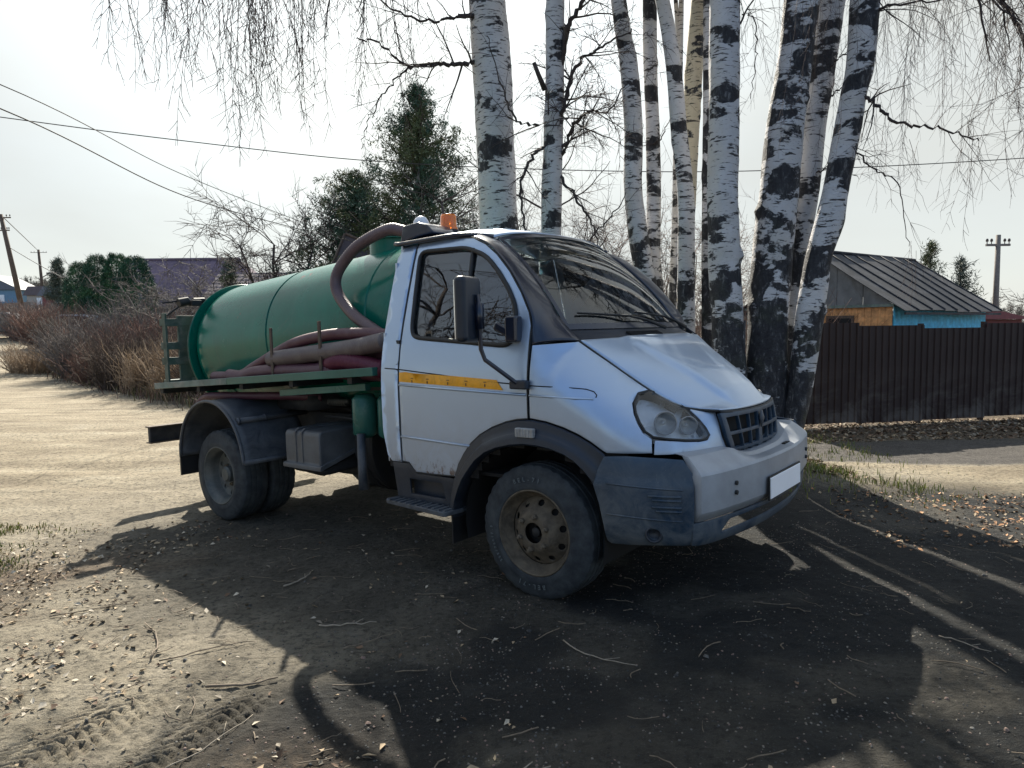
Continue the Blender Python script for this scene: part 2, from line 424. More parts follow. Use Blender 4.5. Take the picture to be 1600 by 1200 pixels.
# shoulder (hood edge) half-curve and its arc params on the plan: (s, x, w, z)
HOOD=[(.2,.79,1.47),(.345,.735,1.356),(.5,.66,1.228),(.6,.61,1.150),(.70,.55,1.090),(.80,.45,1.072),(.85,.37,1.066),(.89,.24,1.058),(.905,.1,1.055),(.908,0,1.054)]
SHS=[.17,.36,.55,.70,.87,1.08,1.22,1.40,1.52,SMAX]
def shoulder(s):
    return tuple(interp(s,SHS,[h[i] for h in HOOD]) for i in range(3))
ZW=[.3,.45,.7,.9,1.2,1.32,1.45,1.6,1.8,2.0,2.1,2.15,2.185,2.2]
WW=[-.05,-.02,.0,.005,.005,-.004,-.025,-.062,-.118,-.178,-.212,-.24,-.28,-.34]
def side(s,z):
    """point on the right hand body skin: s runs forward along the plan outline, z is height"""
    x=interp(s,SS,PX);w=interp(s,SS,PY)
    e=.01
    x2=interp(s+e,SS,PX);w2=interp(s+e,SS,PY);x1=interp(s-e,SS,PX);w1=interp(s-e,SS,PY)
    dx,dw=x2-x1,w2-w1;L=math.hypot(dx,dw) or 1;nx,nw=-dw/L,dx/L   # outward
    off=interp(z,ZW,WW)
    a=(x+nx*off,w+nw*off)
    if s>.0:
        hx,hw,hz=shoulder(max(s,.17))
        z0=hz-.30 if s<.8 else hz-.30
        z0=min(z0,1.17)
        t=max(0,min(1.3,(z-z0)/(hz-z0)))
        off2=interp(min(z,.9),ZW,WW)
        a2=(x+nx*off2,w+nw*off2)
        t=t*t
        b=(a2[0]+(hx-a2[0])*t,a2[1]+(hw-a2[1])*t)
        k=min(1,s/.17);k=k*k*(3-2*k)
        if z<=hz+.001 or s>.17: a=(a[0]+(b[0]-a[0])*k,a[1]+(b[1]-a[1])*k)
    return (a[0],-a[1],z)
# ------------------------------------------------------------------ ground
def vnoise(x, y, seed=0):
    xi = np.floor(x).astype(np.int64); yi = np.floor(y).astype(np.int64); fx = x - xi; fy = y - yi
    fx = fx * fx * (3 - 2 * fx); fy = fy * fy * (3 - 2 * fy)
    def h(a, b):
        n = (a * 374761393 + b * 668265263 + seed * 974711) & 0x7fffffff
        n = ((n ^ (n >> 13)) * 1274126177) & 0x7fffffff
        return ((n ^ (n >> 16)) & 0xffff) / 65535.0
    return (h(xi, yi) * (1 - fx) + h(xi + 1, yi) * fx) * (1 - fy) + (h(xi, yi + 1) * (1 - fx) + h(xi + 1, yi + 1) * fx) * fy
def fbm(x, y, seed=0, oct=4, gain=.5):
    s = 0; a = 1; t = 0
    for i in range(oct):
        s = s + a * vnoise(x * 2 ** i + 17.3 * i, y * 2 ** i - 9.1 * i, seed + i); t += a; a *= gain
    return s / t
def sstep(x, a, b):
    t = np.clip((x - a) / (b - a), 0, 1); return t * t * (3 - 2 * t)
def ground_z(x, y, fine=False):
    x = np.asarray(x, float); y = np.asarray(y, float)
    X = (x - .7466) * .783 - (y - 4.7156) * .621
    near = np.clip(X, -5.5, 3.2) * .0211
    rise = .068 * (np.clip(y - 22, 0, 38)) * (1 - sstep(x, -4, 6)) + .05 * np.clip(y - 60, 0, 240) * (1 - sstep(x, -10, 40) * .9)
    z = near * (1 - sstep(y, 8.5, 12)) * (1 - sstep(-x, 8, 14)) + rise
    # far side of the road on the right: verge lifts a little under the fence
    z = z + .05 * sstep(y, 9.2, 9.9) * sstep(x, 3.2, 4.2) * (1 - sstep(y, 14, 18))
    # mound of roots at the foot of the birches
    for (cx, cy, r, a) in ((2.6, 7.1, 1.0, .10), (2.0, 6.9, .8, .07), (2.75, 6.45, .5, .07)):
        z = z + a * np.exp(-((x - cx) ** 2 + (y - cy) ** 2) / r ** 2)
    # wheel ruts on the dirt road at the left
    road = sstep(-x, 1.5, 3.5) * (1 - sstep(y, 26, 34))
    u = x + .82 * y * .55
    z = z + road * (.022 * (fbm(x * .9 + y * .2, y * 2.2, 5, 3) - .5) * 2)
    z = z + .02 * (fbm(x * 1.1, y * 1.1, 11, 3) - .5)
    rut = np.exp(-((y - (7.2 - .25 * (x + 3))) / .16) ** 2) + np.exp(-((y - (8.3 - .12 * (x + 3))) / .2) ** 2)
    z = z - .025 * rut * sstep(-x, 2.6, 3.6) * (1 - sstep(-x, 7, 9))
    return z
def tread_mask(x, y):
    """tyre tracks pressed in the mud at the near left: two curving bands"""
    d1 = x - (-1.74 + .42 * (y - 2.6)); d2 = x - (-1.25 + .40 * (y - 2.6)); out = 0
    for d, w in ((d1, .20), (d2, .15)):
        out = np.maximum(out, np.clip(1 - (np.abs(d) / w) ** 4, 0, 1))
    return out * (1 - sstep(y, 2.75, 3.04)), np.where(np.abs(d1) < np.abs(d2), d1, d2)
def fine_z(x, y):
    z = .022 * (fbm(x * 5, y * 5, 21, 5, .62) - .5) + .014 * (fbm(x * 21, y * 21, 31, 3, .65) - .5)
    g = vnoise(x * 30, y * 30, 51); z = z + .006 * np.clip(g - .72, 0, 1) / .28
    m, d = tread_mask(x, y)
    ph = np.sin((y + np.abs(d) * .75) * 2 * np.pi / .046 + 3 * fbm(x * 5, y * 5, 77, 2))
    lug = np.clip(ph * 2.2, -1, 1)
    z = z + m * (.012 * lug - .010) * (.45 + .9 * fbm(x * 7, y * 7, 91, 2)) * (np.abs(np.abs(d) - .075) > .012)
    return z
def gz(x, y): return float(ground_z(x, y)) 

def axis(parts):
    out = []
    for a, b, st in parts: out += list(np.arange(a, b, st))
    return np.array(out + [parts[-1][1]])
gx = axis([(-900, -300, 60), (-300, -60, 12), (-60, -20, 2), (-20, -9, .35), (-9, -4.2, .06), (-4.2, -2.5, .03), (-2.5, .25, .0125), (.25, 4.0, .022), (4.0, 7, .06), (7, 20, .4), (20, 60, 3), (60, 300, 15), (300, 900, 60)])
gy = axis([(-60, -10, 5), (-10, 0, .5), (0, 1.7, .1), (1.7, 3.05, .0095), (3.05, 5, .022), (5, 9, .05), (9, 15, .12), (15, 40, .4), (40, 110, 2), (110, 400, 15), (400, 1200, 80)])
GX, GY = np.meshgrid(gx, gy, indexing='ij')
GZ = ground_z(GX, GY) + fine_z(GX, GY) * (1 - sstep(np.hypot(GX, GY - 3), 9, 16))
nx_, ny_ = GX.shape
V = np.stack([GX.ravel(), GY.ravel(), GZ.ravel()], 1)
ii, jj = np.meshgrid(np.arange(nx_ - 1), np.arange(ny_ - 1), indexing='ij'); a_ = (ii * ny_ + jj).ravel()
F = np.stack([a_, a_ + ny_, a_ + ny_ + 1, a_ + 1], 1)

def mk_ground():
    t = NT('ground_dirt'); v = t.co()
    big = t.noise(.55, 6, .62, v); mid = t.noise(3.2, 7, .66, v); fine = t.noise(26, 8, .72, v); grit = t.noise(130, 4, .7, v)
    dark = t.attr('dark'); sand = t.attr('sand'); leaf = t.attr('leafy'); shade_amt = t.attr('shade_strip'); wild = t.attr('wild')
    base = t.ramp(mid, [(.28, (.19, .162, .12)), (.5, (.285, .25, .188)), (.74, (.38, .335, .26))])
    sandc = t.ramp(t.noise(1.3, 7, .65, t.co(scale=(.5, 1.6, 1))), [(.30, (.17, .135, .092)), (.47, (.29, .24, .165)), (.60, (.38, .325, .232)), (.75, (.48, .43, .34))])
    base = t.mix(sand, base, sandc)
    dk = t.ramp(mid, [(.25, (.009, .0105, .0115)), (.55, (.017, .0185, .019)), (.8, (.050, .048, .044))])  # near-black tone puts shade into the ground colour
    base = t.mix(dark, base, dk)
    ta = t.ramp(mid, [(.3, (.060, .055, .052)), (.7, (.10, .09, .082))]); base = t.mix(shade_amt, base, ta)  # road colour darkened to stand in for a shadow band
    wi = t.ramp(mid, [(.3, (.05, .042, .028)), (.7, (.13, .105, .06))]); base = t.mix(wild, base, wi)
    lf = t.ramp(fine, [(.35, (.035, .026, .018)), (.55, (.12, .085, .055)), (.7, (.22, .17, .12))]); base = t.mix(leaf, base, lf)
    base = t.mix(t.ramp(fine, [(.36, .75), (.52, 0.0)]), base, (.02, .018, .015))
    spk = t.noise(48, 6, .8, t.co(scale=(1, 2.2, 1)), .8); base = t.mix(t.ramp(spk, [(.57, 0.0), (.66, .35)]), base, (.03, .026, .02))
    base = t.mix(t.ramp(grit, [(.56, 0.0), (.66, .35)]), base, t.mix(dark, (.42, .39, .33), (.09, .092, .09)))
    st = t.ramp(big, [(.45, 0.0), (.66, .30)]); base = t.mix(st, base, t.mix(.5, base, (.09, .075, .06)))
    t.set(color=base, rough=.93, spec=.25)
    ridge = t.noise(9, 9, .75, t.co(scale=(1, 1.8, 1)), .6)
    h = t.math('ADD', t.math('ADD', t.math('MULTIPLY', fine, .6), t.math('MULTIPLY', grit, .4)), t.math('MULTIPLY', ridge, 1.3)); t.bump(h, 1.0, .027)
    return t.m
M['ground'] = mk_ground()
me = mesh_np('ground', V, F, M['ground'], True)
def setattr_(me, name, val):
    at = me.attributes.new(name, 'FLOAT', 'POINT'); at.data.foreach_set('value', np.asarray(val, dtype=np.float32).ravel())
wob = (fbm(GX * .8, GY * .8, 61, 4) - .5)
Xt = (GX - .7466) * .783 - (GY - 4.7156) * .621
# darker gravel, with shade painted into its colour under and in front of the truck
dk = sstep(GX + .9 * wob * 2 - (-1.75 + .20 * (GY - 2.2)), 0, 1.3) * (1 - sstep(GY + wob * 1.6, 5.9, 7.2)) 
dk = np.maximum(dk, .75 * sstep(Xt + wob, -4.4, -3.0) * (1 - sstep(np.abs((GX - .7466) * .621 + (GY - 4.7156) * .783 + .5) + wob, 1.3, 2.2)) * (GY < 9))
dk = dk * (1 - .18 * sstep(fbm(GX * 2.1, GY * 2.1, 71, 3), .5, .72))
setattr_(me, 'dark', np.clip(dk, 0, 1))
sandm = np.maximum(sstep(-GX + wob * 2, 2.4, 5.5) * sstep(GY + wob, 5.0, 8.0), sstep(GX, 2.6, 3.2) * sstep(GY + wob * .8, 5.95, 6.35) * (1 - sstep(GY + wob * .5, 7.45, 7.6)))
sandm = np.maximum(sandm, .9 * sstep(GY, 7, 9) * (1 - sstep(GX, 2, 3)))
bushline = np.where(GX > -30, 14.6 - (GX + 6.3) * 1.05, 60)
wildm = np.maximum(sstep(GY - bushline, -.3, .8) * (1 - sstep(GX, -4, -2)), sstep(GY, 60, 80)) ; wildm = np.maximum(wildm, sstep(GY + wob, 9.0, 9.6) * sstep(GX, -1.5, 0))
road = (1 - sstep(np.abs(GX + 22.5 + .78 * (GY - 30) * .8 - 3), 3.0, 4.2)) * (GY > 26)
wildm = wildm * (1 - road); sandm = np.maximum(sandm, road)
setattr_(me, 'sand', np.clip(sandm, 0, 1)); setattr_(me, 'wild', np.clip(wildm, 0, 1))
setattr_(me, 'shade_strip', sstep(GX, 2.8, 3.6) * sstep(GY + wob * .5, 7.5, 7.65) * (1 - sstep(GY, 9.1, 9.4)))  # dark band before the fence: shade painted into the road colour
lf = sstep(-GX + wob * 3, 2.5, 3.3) * (1 - sstep(GY + wob * 2, 4.8, 6.0)); lf = np.maximum(lf, sstep(GX, 2.6, 3.3) * sstep(GY + wob * .6, 9.15, 9.4))
lf = np.maximum(lf, .8 * np.exp(-((GX + .8) ** 2 + (GY - 2.2) ** 2) / .35 ** 2)); lf = np.maximum(lf, .8 * np.exp(-(((GX - 2.4) / .6) ** 2 + ((GY - 7.0) / .6) ** 2)))
setattr_(me, 'leafy', np.clip(lf * (.45 + .8 * fbm(GX * 4, GY * 4, 81, 3)), 0, 1))
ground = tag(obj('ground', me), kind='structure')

# scatter helper: small pieces joined in one mesh
def scatter(name, pts, proto_v, proto_f, smin, smax, mats, seed, tilt=.35, flat=1.0, lift=0.0, zs=None):
    rg = np.random.RandomState(seed); n = len(pts); pv = np.array(proto_v, float); pf = np.array(proto_f)
    sc = rg.uniform(smin, smax, n) ; yaw = rg.uniform(0, 2 * np.pi, n); tx = rg.uniform(-tilt, tilt, n); ty = rg.uniform(-tilt, tilt, n)
    P = pv[None] * sc[:, None, None] * np.stack([rg.uniform(.7, 1.3, n), rg.uniform(.7, 1.3, n), rg.uniform(.6, 1.2, n) * flat], 1)[:, None, :]
    y, z = P[..., 1] * np.cos(tx)[:, None] - P[..., 2] * np.sin(tx)[:, None], P[..., 1] * np.sin(tx)[:, None] + P[..., 2] * np.cos(tx)[:, None]
    x, z = P[..., 0] * np.cos(ty)[:, None] + z * np.sin(ty)[:, None], -P[..., 0] * np.sin(ty)[:, None] + z * np.cos(ty)[:, None]
    x, y = x * np.cos(yaw)[:, None] - y * np.sin(yaw)[:, None], x * np.sin(yaw)[:, None] + y * np.cos(yaw)[:, None]
    if zs is None: zs = ground_z(pts[:, 0], pts[:, 1]) + fine_z(pts[:, 0], pts[:, 1])
    W = np.stack([x + pts[:, 0:1], y + pts[:, 1:2], z + zs[:, None] + lift], -1).reshape(-1, 3)
    Fc = (pf[None] + (np.arange(n) * len(pv))[:, None, None]).reshape(-1, pf.shape[1])
    mi = np.repeat(rg.randint(0, len(mats), n), len(pf))
    return mesh_np(name, W, Fc, mats=mats, midx=mi)
STONE_V = [(-.5, -.4, 0), (.5, -.45, 0), (.55, .4, 0), (-.45, .5, 0), (-.3, -.25, .45), (.35, -.2, .5), (.3, .25, .4), (-.25, .3, .5)]
STONE_F = [(0, 1, 5, 4), (1, 2, 6, 5), (2, 3, 7, 6), (3, 0, 4, 7), (4, 5, 6, 7)]
LEAF_V = [(-.5, 0, .02), (-.15, -.3, .10), (.5, 0, .0), (-.1, .32, .12), (-.1, 0, -.02)]
LEAF_F = [(0, 1, 4), (1, 2, 4), (2, 3, 4), (3, 0, 4)]
for nm, c in (('stone_grey', (.095, .093, .088)), ('stone_tan', (.16, .14, .115)), ('stone_dark', (.035, .036, .036)), ('stone_pink', (.17, .12, .10))): M[nm] = simple(nm, c, .85, var=.3, scale=30)
for nm, c in (('leaf_tan', (.32, .24, .15)), ('leaf_pale', (.46, .40, .31)), ('leaf_brown', (.12, .07, .04)), ('leaf_grey', (.20, .17, .13)), ('leaf_orange', (.36, .18, .08))): M[nm] = simple(nm, c, .8, var=.3, scale=40)
rg = np.random.RandomState(3)
def rpts(n, x0, x1, y0, y1, dens=None):
    P = np.stack([rg.uniform(x0, x1, n), rg.uniform(y0, y1, n)], 1)
    if dens is not None: P = P[rg.uniform(0, 1, n) < dens(P[:, 0], P[:, 1])]
    return P
stones = [M['stone_grey'], M['stone_tan'], M['stone_dark'], M['stone_dark'], M['stone_pink']]
p = np.concatenate([rpts(16000, -1.4, 4.8, 1.8, 6.2, lambda x, y: sstep(x, -1.4, -.2) * (.3 + .7 * (fbm(x * 3, y * 3, 8, 3) > .5))), rpts(7000, -2.5, 4.8, 1.8, 5.5, lambda x, y: .15 + .85 * (fbm(x * 2, y * 2, 7, 3) > .55)), rpts(5000, -6, 5.5, 4.5, 9, lambda x, y: .5 + 0 * x)])
tag(obj('gravel', scatter('gravel', p, STONE_V, STONE_F, .003, .010, stones, 1)), kind='stuff')
p = rpts(190, -3, 4.8, 1.9, 7); tag(obj('pebbles', scatter('pebbles', p, STONE_V, STONE_F, .009, .024, stones[:1] + stones[2:], 2)), kind='stuff')
def leafd(x, y):
    d = sstep(-x + (fbm(x * 1.4, y * 1.4, 61, 3) - .5) * 2.5, 1.8, 2.7) * (1 - sstep(y, 5.0, 6.2)) + .9 * np.exp(-((x + .75) ** 2 + (y - 2.25) ** 2) / .3 ** 2) + .06
    return d * (fbm(x * 5, y * 5, 99, 3) > .42)
leaves = [M['leaf_tan'], M['leaf_pale'], M['leaf_brown'], M['leaf_grey'], M['leaf_tan']]
p = rpts(8000, -4.6, .0, 1.9, 6.0, leafd)
tag(obj('fallen_leaves', scatter('fallen_leaves', p, LEAF_V, LEAF_F, .018, .045, leaves, 4, .6, 1.5, .006)), kind='stuff')
p = np.concatenate([rpts(5000, 3.2, 12, 9.15, 10.9), rpts(700, 2.0, 3.4, 6.5, 8)])
tag(obj('leaf_litter', scatter('leaf_litter', p, LEAF_V, LEAF_F, .03, .075, [M['leaf_brown'], M['leaf_grey'], M['leaf_tan'], M['leaf_brown']], 5, .6, 1.5, .008)), kind='stuff')
p = rpts(2600, 2.6, 7, 4.6, 6.15, lambda x, y: .3 + .7 * (fbm(x * 2, y * 2, 9, 3) > .5))
tag(obj('stray_leaves', scatter('stray_leaves', p, LEAF_V, LEAF_F, .02, .045, [M['leaf_orange'], M['leaf_tan'], M['leaf_brown']], 6, .5, 1.5, .005)), kind='stuff')
p = rpts(34, -1.0, 4.2, 1.9, 4.4)
tag(obj('scattered_leaves', scatter('scattered_leaves', p, LEAF_V, LEAF_F, .014, .03, [M['leaf_grey'], M['leaf_tan'], M['leaf_brown']], 8, .5, 1.5, .005)), kind='stuff')

# grass blades
def grass(name, pts, h0, h1, mats, seed, w=.004, lean=.6):
    rg = np.random.RandomState(seed); n = len(pts); z = ground_z(pts[:, 0], pts[:, 1])
    a = rg.uniform(0, 2 * np.pi, n); h = rg.uniform(h0, h1, n); ln = rg.uniform(.1, lean, n) * h; b = rg.uniform(0, 2 * np.pi, n)
    dx, dy = np.cos(a) * w, np.sin(a) * w; lx, ly = np.cos(b) * ln, np.sin(b) * ln; x, y = pts[:, 0], pts[:, 1]
    P = np.stack([np.stack([x - dx, y - dy, z - .005], 1), np.stack([x + dx, y + dy, z - .005], 1), np.stack([x + dx * .8 + lx * .4, y + dy * .8 + ly * .4, z + h * .6], 1), np.stack([x - dx * .8 + lx * .4, y - dy * .8 + ly * .4, z + h * .6], 1), np.stack([x + lx, y + ly, z + h * (1 - .3 * ln / h)], 1)], 1)
    F = []; base = (np.arange(n) * 5)[:, None]
    F = np.concatenate([base + np.array([[0, 1, 2]]), base + np.array([[0, 2, 3]]), base + np.array([[3, 2, 4]])], 0)
    mi = np.concatenate([rg.randint(0, len(mats), n)] * 3); return tag(obj(name, mesh_np(name, P.reshape(-1, 3), F, mats=mats, midx=mi)), kind='stuff')
for nm, c in (('grass_green', (.11, .15, .02)), ('grass_lime', (.20, .22, .03)), ('grass_straw', (.30, .24, .13)), ('grass_olive', (.09, .09, .03)), ('moss', (.10, .11, .02))): M[nm] = simple(nm, c, .7, var=.3, scale=30)
blob = lambda cx, cy, r: (lambda x, y: np.exp(-((x - cx) ** 2 + (y - cy) ** 2) / r ** 2))
p = np.concatenate([rpts(12000, -4.6, -3.0, 4.2, 6.0, lambda x, y: np.clip(blob(-3.75, 4.75, .28)(x, y) + blob(-3.95, 4.25, .2)(x, y) + blob(-4.6, 5.6, .5)(x, y), 0, 1) * (fbm(x * 6, y * 6, 5, 3) > .42))])
grass('grass', p, .015, .05, [M['grass_green'], M['grass_lime'], M['grass_straw']], 1)
p = rpts(26000, 1.6, 4.4, 5.6, 10, lambda x, y: np.clip(.9 * blob(2.8, 6.9, .55)(x, y) + .7 * blob(2.2, 6.5, .35)(x, y) + .7 * blob(3.5, 6.2, .3)(x, y) + .5 * blob(3.5, 8.9, .9)(x, y), 0, 1) * (fbm(x * 5, y * 5, 15, 3) > .45))
grass('grass', p, .02, .085, [M['grass_green'], M['grass_lime'], M['moss'], M['grass_straw']], 2)

# sticks
def stick_pts(x, y, ang, L, bend, n=7):
    P = []
    for i in range(n):
        t = i / (n - 1) - .5; px = x + math.cos(ang) * L * t - math.sin(ang) * bend * (4 * t * t - .5) + rnd.uniform(-1, 1) * L * .01; py = y + math.sin(ang) * L * t + math.cos(ang) * bend * (4 * t * t - .5) + rnd.uniform(-1, 1) * L * .01
        P.append((px, py, gz(px, py) + float(fine_z(np.array(px), np.array(py))) + .008 + .006 * rnd.random()))
    return P
M['stick'] = simple('dry_stick_bark', (.16, .125, .09), .85, var=.4, scale=30)
M['stickpale'] = simple('pale_stick_bark', (.27, .23, .18), .8, var=.3, scale=30)
mb = MB()
for i in range(420):
    x, y = rnd.uniform(-3.2, 3.6), rnd.uniform(1.95, 6.2)
    if x > 0 and rnd.random() < .45: continue
    mb.tube(stick_pts(x, y, rnd.uniform(0, 3.14), rnd.uniform(.04, .20), rnd.uniform(-.02, .02), 5), rnd.uniform(.0010, .0028), 4, False)
tag(mb.build('twig_litter', M['stick'], smooth=True), kind='stuff')
STK = [((-.01, 2.32), .0, .26, .01, .006, 'stickpale', 'short thick pale stick lying in the shade near the bottom middle'),
       ((-.03, 2.16), .8, .16, -.02, .004, 'stickpale', 'bent pale stick below the short thick one at the bottom edge'),
       ((-1.85, 3.5), 2.1, .50, .05, .005, 'stick', 'long curved brown stick on sunlit dirt at the left'),
       ((-1.5, 3.35), .5, .42, -.03, .004, 'stick', 'thin straight branch crossing the curved stick on the sunlit dirt'),
       ((-1.2, 3.0), .15, .30, .02, .007, 'stick', 'thick dark stick lying just above the tyre tracks'),
       ((-1.15, 2.55), 1.1, .42, .02, .003, 'stickpale', 'long thin stick running between the two tyre tracks'),
       ((.38, 3.18), -.75, .42, .04, .0035, 'stickpale', 'arched thin stick on dark ground below the front wheel'),
       ((-.88, 3.62), .12, .30, .02, .005, 'stickpale', 'pale stick in the truck shadow near its edge'),
       ((-.72, 3.42), .7, .30, .0, .004, 'stick', 'slanted forked stick on the shadow edge left of centre'),
       ((-1.35, 4.35), 1.2, .26, .03, .006, 'stickpale', 'curved pale stick in the shade below the rear wheel'),
       ((2.1, 3.2), -.9, .22, .0, .0035, 'stickpale', 'lone thin straight straw between the light strips at the right'),
       ((-2.4, 3.95), .6, .45, .02, .004, 'stick', 'long thin twig among the dry leaves at the left')]
for (x, y), ang, L, b, r, m, lab in STK:
    mb = MB(); P = stick_pts(x, y, ang, L, b, 9); mb.tube(P, [r * (1 - .5 * i / 8) for i in range(9)], 6)
    q = P[5]; mb.tube([q, (q[0] + math.cos(ang + .7) * L * .18, q[1] + math.sin(ang + .7) * L * .18, q[2] + .01)], [r * .6, r * .3], 5)
    tag(mb.build('stick', M[m], smooth=True), lab, 'stick', 'sticks lying on the dirt')
mb = MB(); mb.tube([(1.97, 2.14, gz(1.97, 2.14) + .012), (2.03, 2.145, gz(2.03, 2.14) + .012)], .005, 8); tag(mb.build('cigarette_butt', M['white'], smooth=True), 'small white cigarette butt on the dark dirt at lower right', 'litter')
# ------------------------------------------------------------------ the truck (x forward, y to its left, z up; right side faces the camera)
TRUCK_LOC = Vector((0.7466, 4.7156, 0)); TRUCK_ROT = (0.0051, -0.0211, -0.6705)
truck = empty('tanker_truck', TRUCK_LOC, TRUCK_ROT)
tag(truck, 'silver light truck with green vacuum tank parked on the dirt in front of the birches', 'truck')
TM = Matrix.Translation(TRUCK_LOC) @ Matrix.Rotation(TRUCK_ROT[2], 4, 'Z') @ Matrix.Rotation(TRUCK_ROT[1], 4, 'Y') @ Matrix.Rotation(TRUCK_ROT[0], 4, 'X')

def mir(fn, sgn):
    if sgn < 0: return fn
    return lambda a, b: (lambda p: (p[0], -p[1], p[2]))(fn(a, b))
def nose(y, z, off=0.0):
    w = abs(y)
    # s for that half-width
    lo, hi = .6, SMAX
    for _ in range(22):
        m = (lo + hi) / 2
        if interp(m, SS, PY) > w: lo = m
        else: hi = m
    p = side(min(lo, SMAX - 1e-4), z)
    return (p[0] + off, math.copysign(w, y), z)
BPL = catm([(.1, 1.05), (.42, 1.045), (.65, 1.01), (.82, .955), (.92, .89), (.968, .76), (1.0, .6), (1.03, .4), (1.048, .2), (1.053, 0)], 10)
BS = [0.0]
for a_, b_ in zip(BPL, BPL[1:]): BS.append(BS[-1] + math.dist(a_, b_))
BS = [v + .1 for v in BS]; BMAX = BS[-1]; BX = [p[0] for p in BPL]; BY = [p[1] for p in BPL]
def bsurf(s, z, off=0.0):
    x, w = interp(s, BS, BX), interp(s, BS, BY); e = .01
    dx = interp(s + e, BS, BX) - interp(s - e, BS, BX); dw = interp(s + e, BS, BY) - interp(s - e, BS, BY)
    if s > BMAX - .02: dx, dw = 0, -1
    L = math.hypot(dx, dw) or 1
    o = off + interp(z, [.40, .46, .52, .60, .70, .735, .745, .755, .80, .86, .89], [-.06, -.025, -.01, 0, .0, .0, -.006, -.012, -.018, -.03, -.05])
    return (x - dw / L * o, -(w + dx / L * o), z)

DOOR = [(-1.058, 2.135), (-.80, 2.142), (-.56, 2.122), (-.44, 2.07), (-.33, 1.995), (-.21, 1.885), (-.10, 1.755), (-.02, 1.635), (.006, 1.56), (.006, 1.30), (.006, 1.045),
        (-.07, 1.037), (-.154, 1.018), (-.26, .98), (-.353, .932), (-.43, .873), (-.49, .806), (-.54, .735), (-.574, .660), (-.75, .652), (-.929, .650), (-.985, .708), (-1.05, .712), (-1.05, 1.0), (-1.058, 1.5)]
WIN = rounded([(-1.012, 2.075), (-.60, 2.062), (-.425, 2.0), (-.30, 1.895), (-.19, 1.775), (-.115, 1.66), (-.098, 1.5), (-.15, 1.452), (-.93, 1.515), (-.965, 1.56)], .06)
FLO = [(-.645, .44), (-.61, .56), (-.574, .655), (-.54, .732), (-.49, .803), (-.43, .87), (-.353, .929), (-.26, .977), (-.154, 1.015), (-.06, 1.035), (.03, 1.04), (.13, 1.028), (.234, 1.0), (.32, .967), (.39, .93), (.455, .885), (.47, .87)]
FLI = [(-.59, .40), (-.565, .50), (-.53, .575), (-.49, .64), (-.44, .70), (-.37, .775), (-.29, .83), (-.20, .865), (-.10, .888), (0, .90), (.10, .897), (.18, .885), (.26, .86), (.32, .825), (.37, .78), (.41, .73), (.42, .715)]
HL = [(.575, 1.175), (.62, 1.184), (.69, 1.168), (.77, 1.138), (.85, 1.104), (.93, 1.066), (1.00, 1.022), (1.055, .975), (1.082, .943), (1.062, .924), (1.0, .922), (.90, .930), (.80, .943), (.71, .960), (.665, .990), (.63, 1.035), (.60, 1.08), (.575, 1.13)]

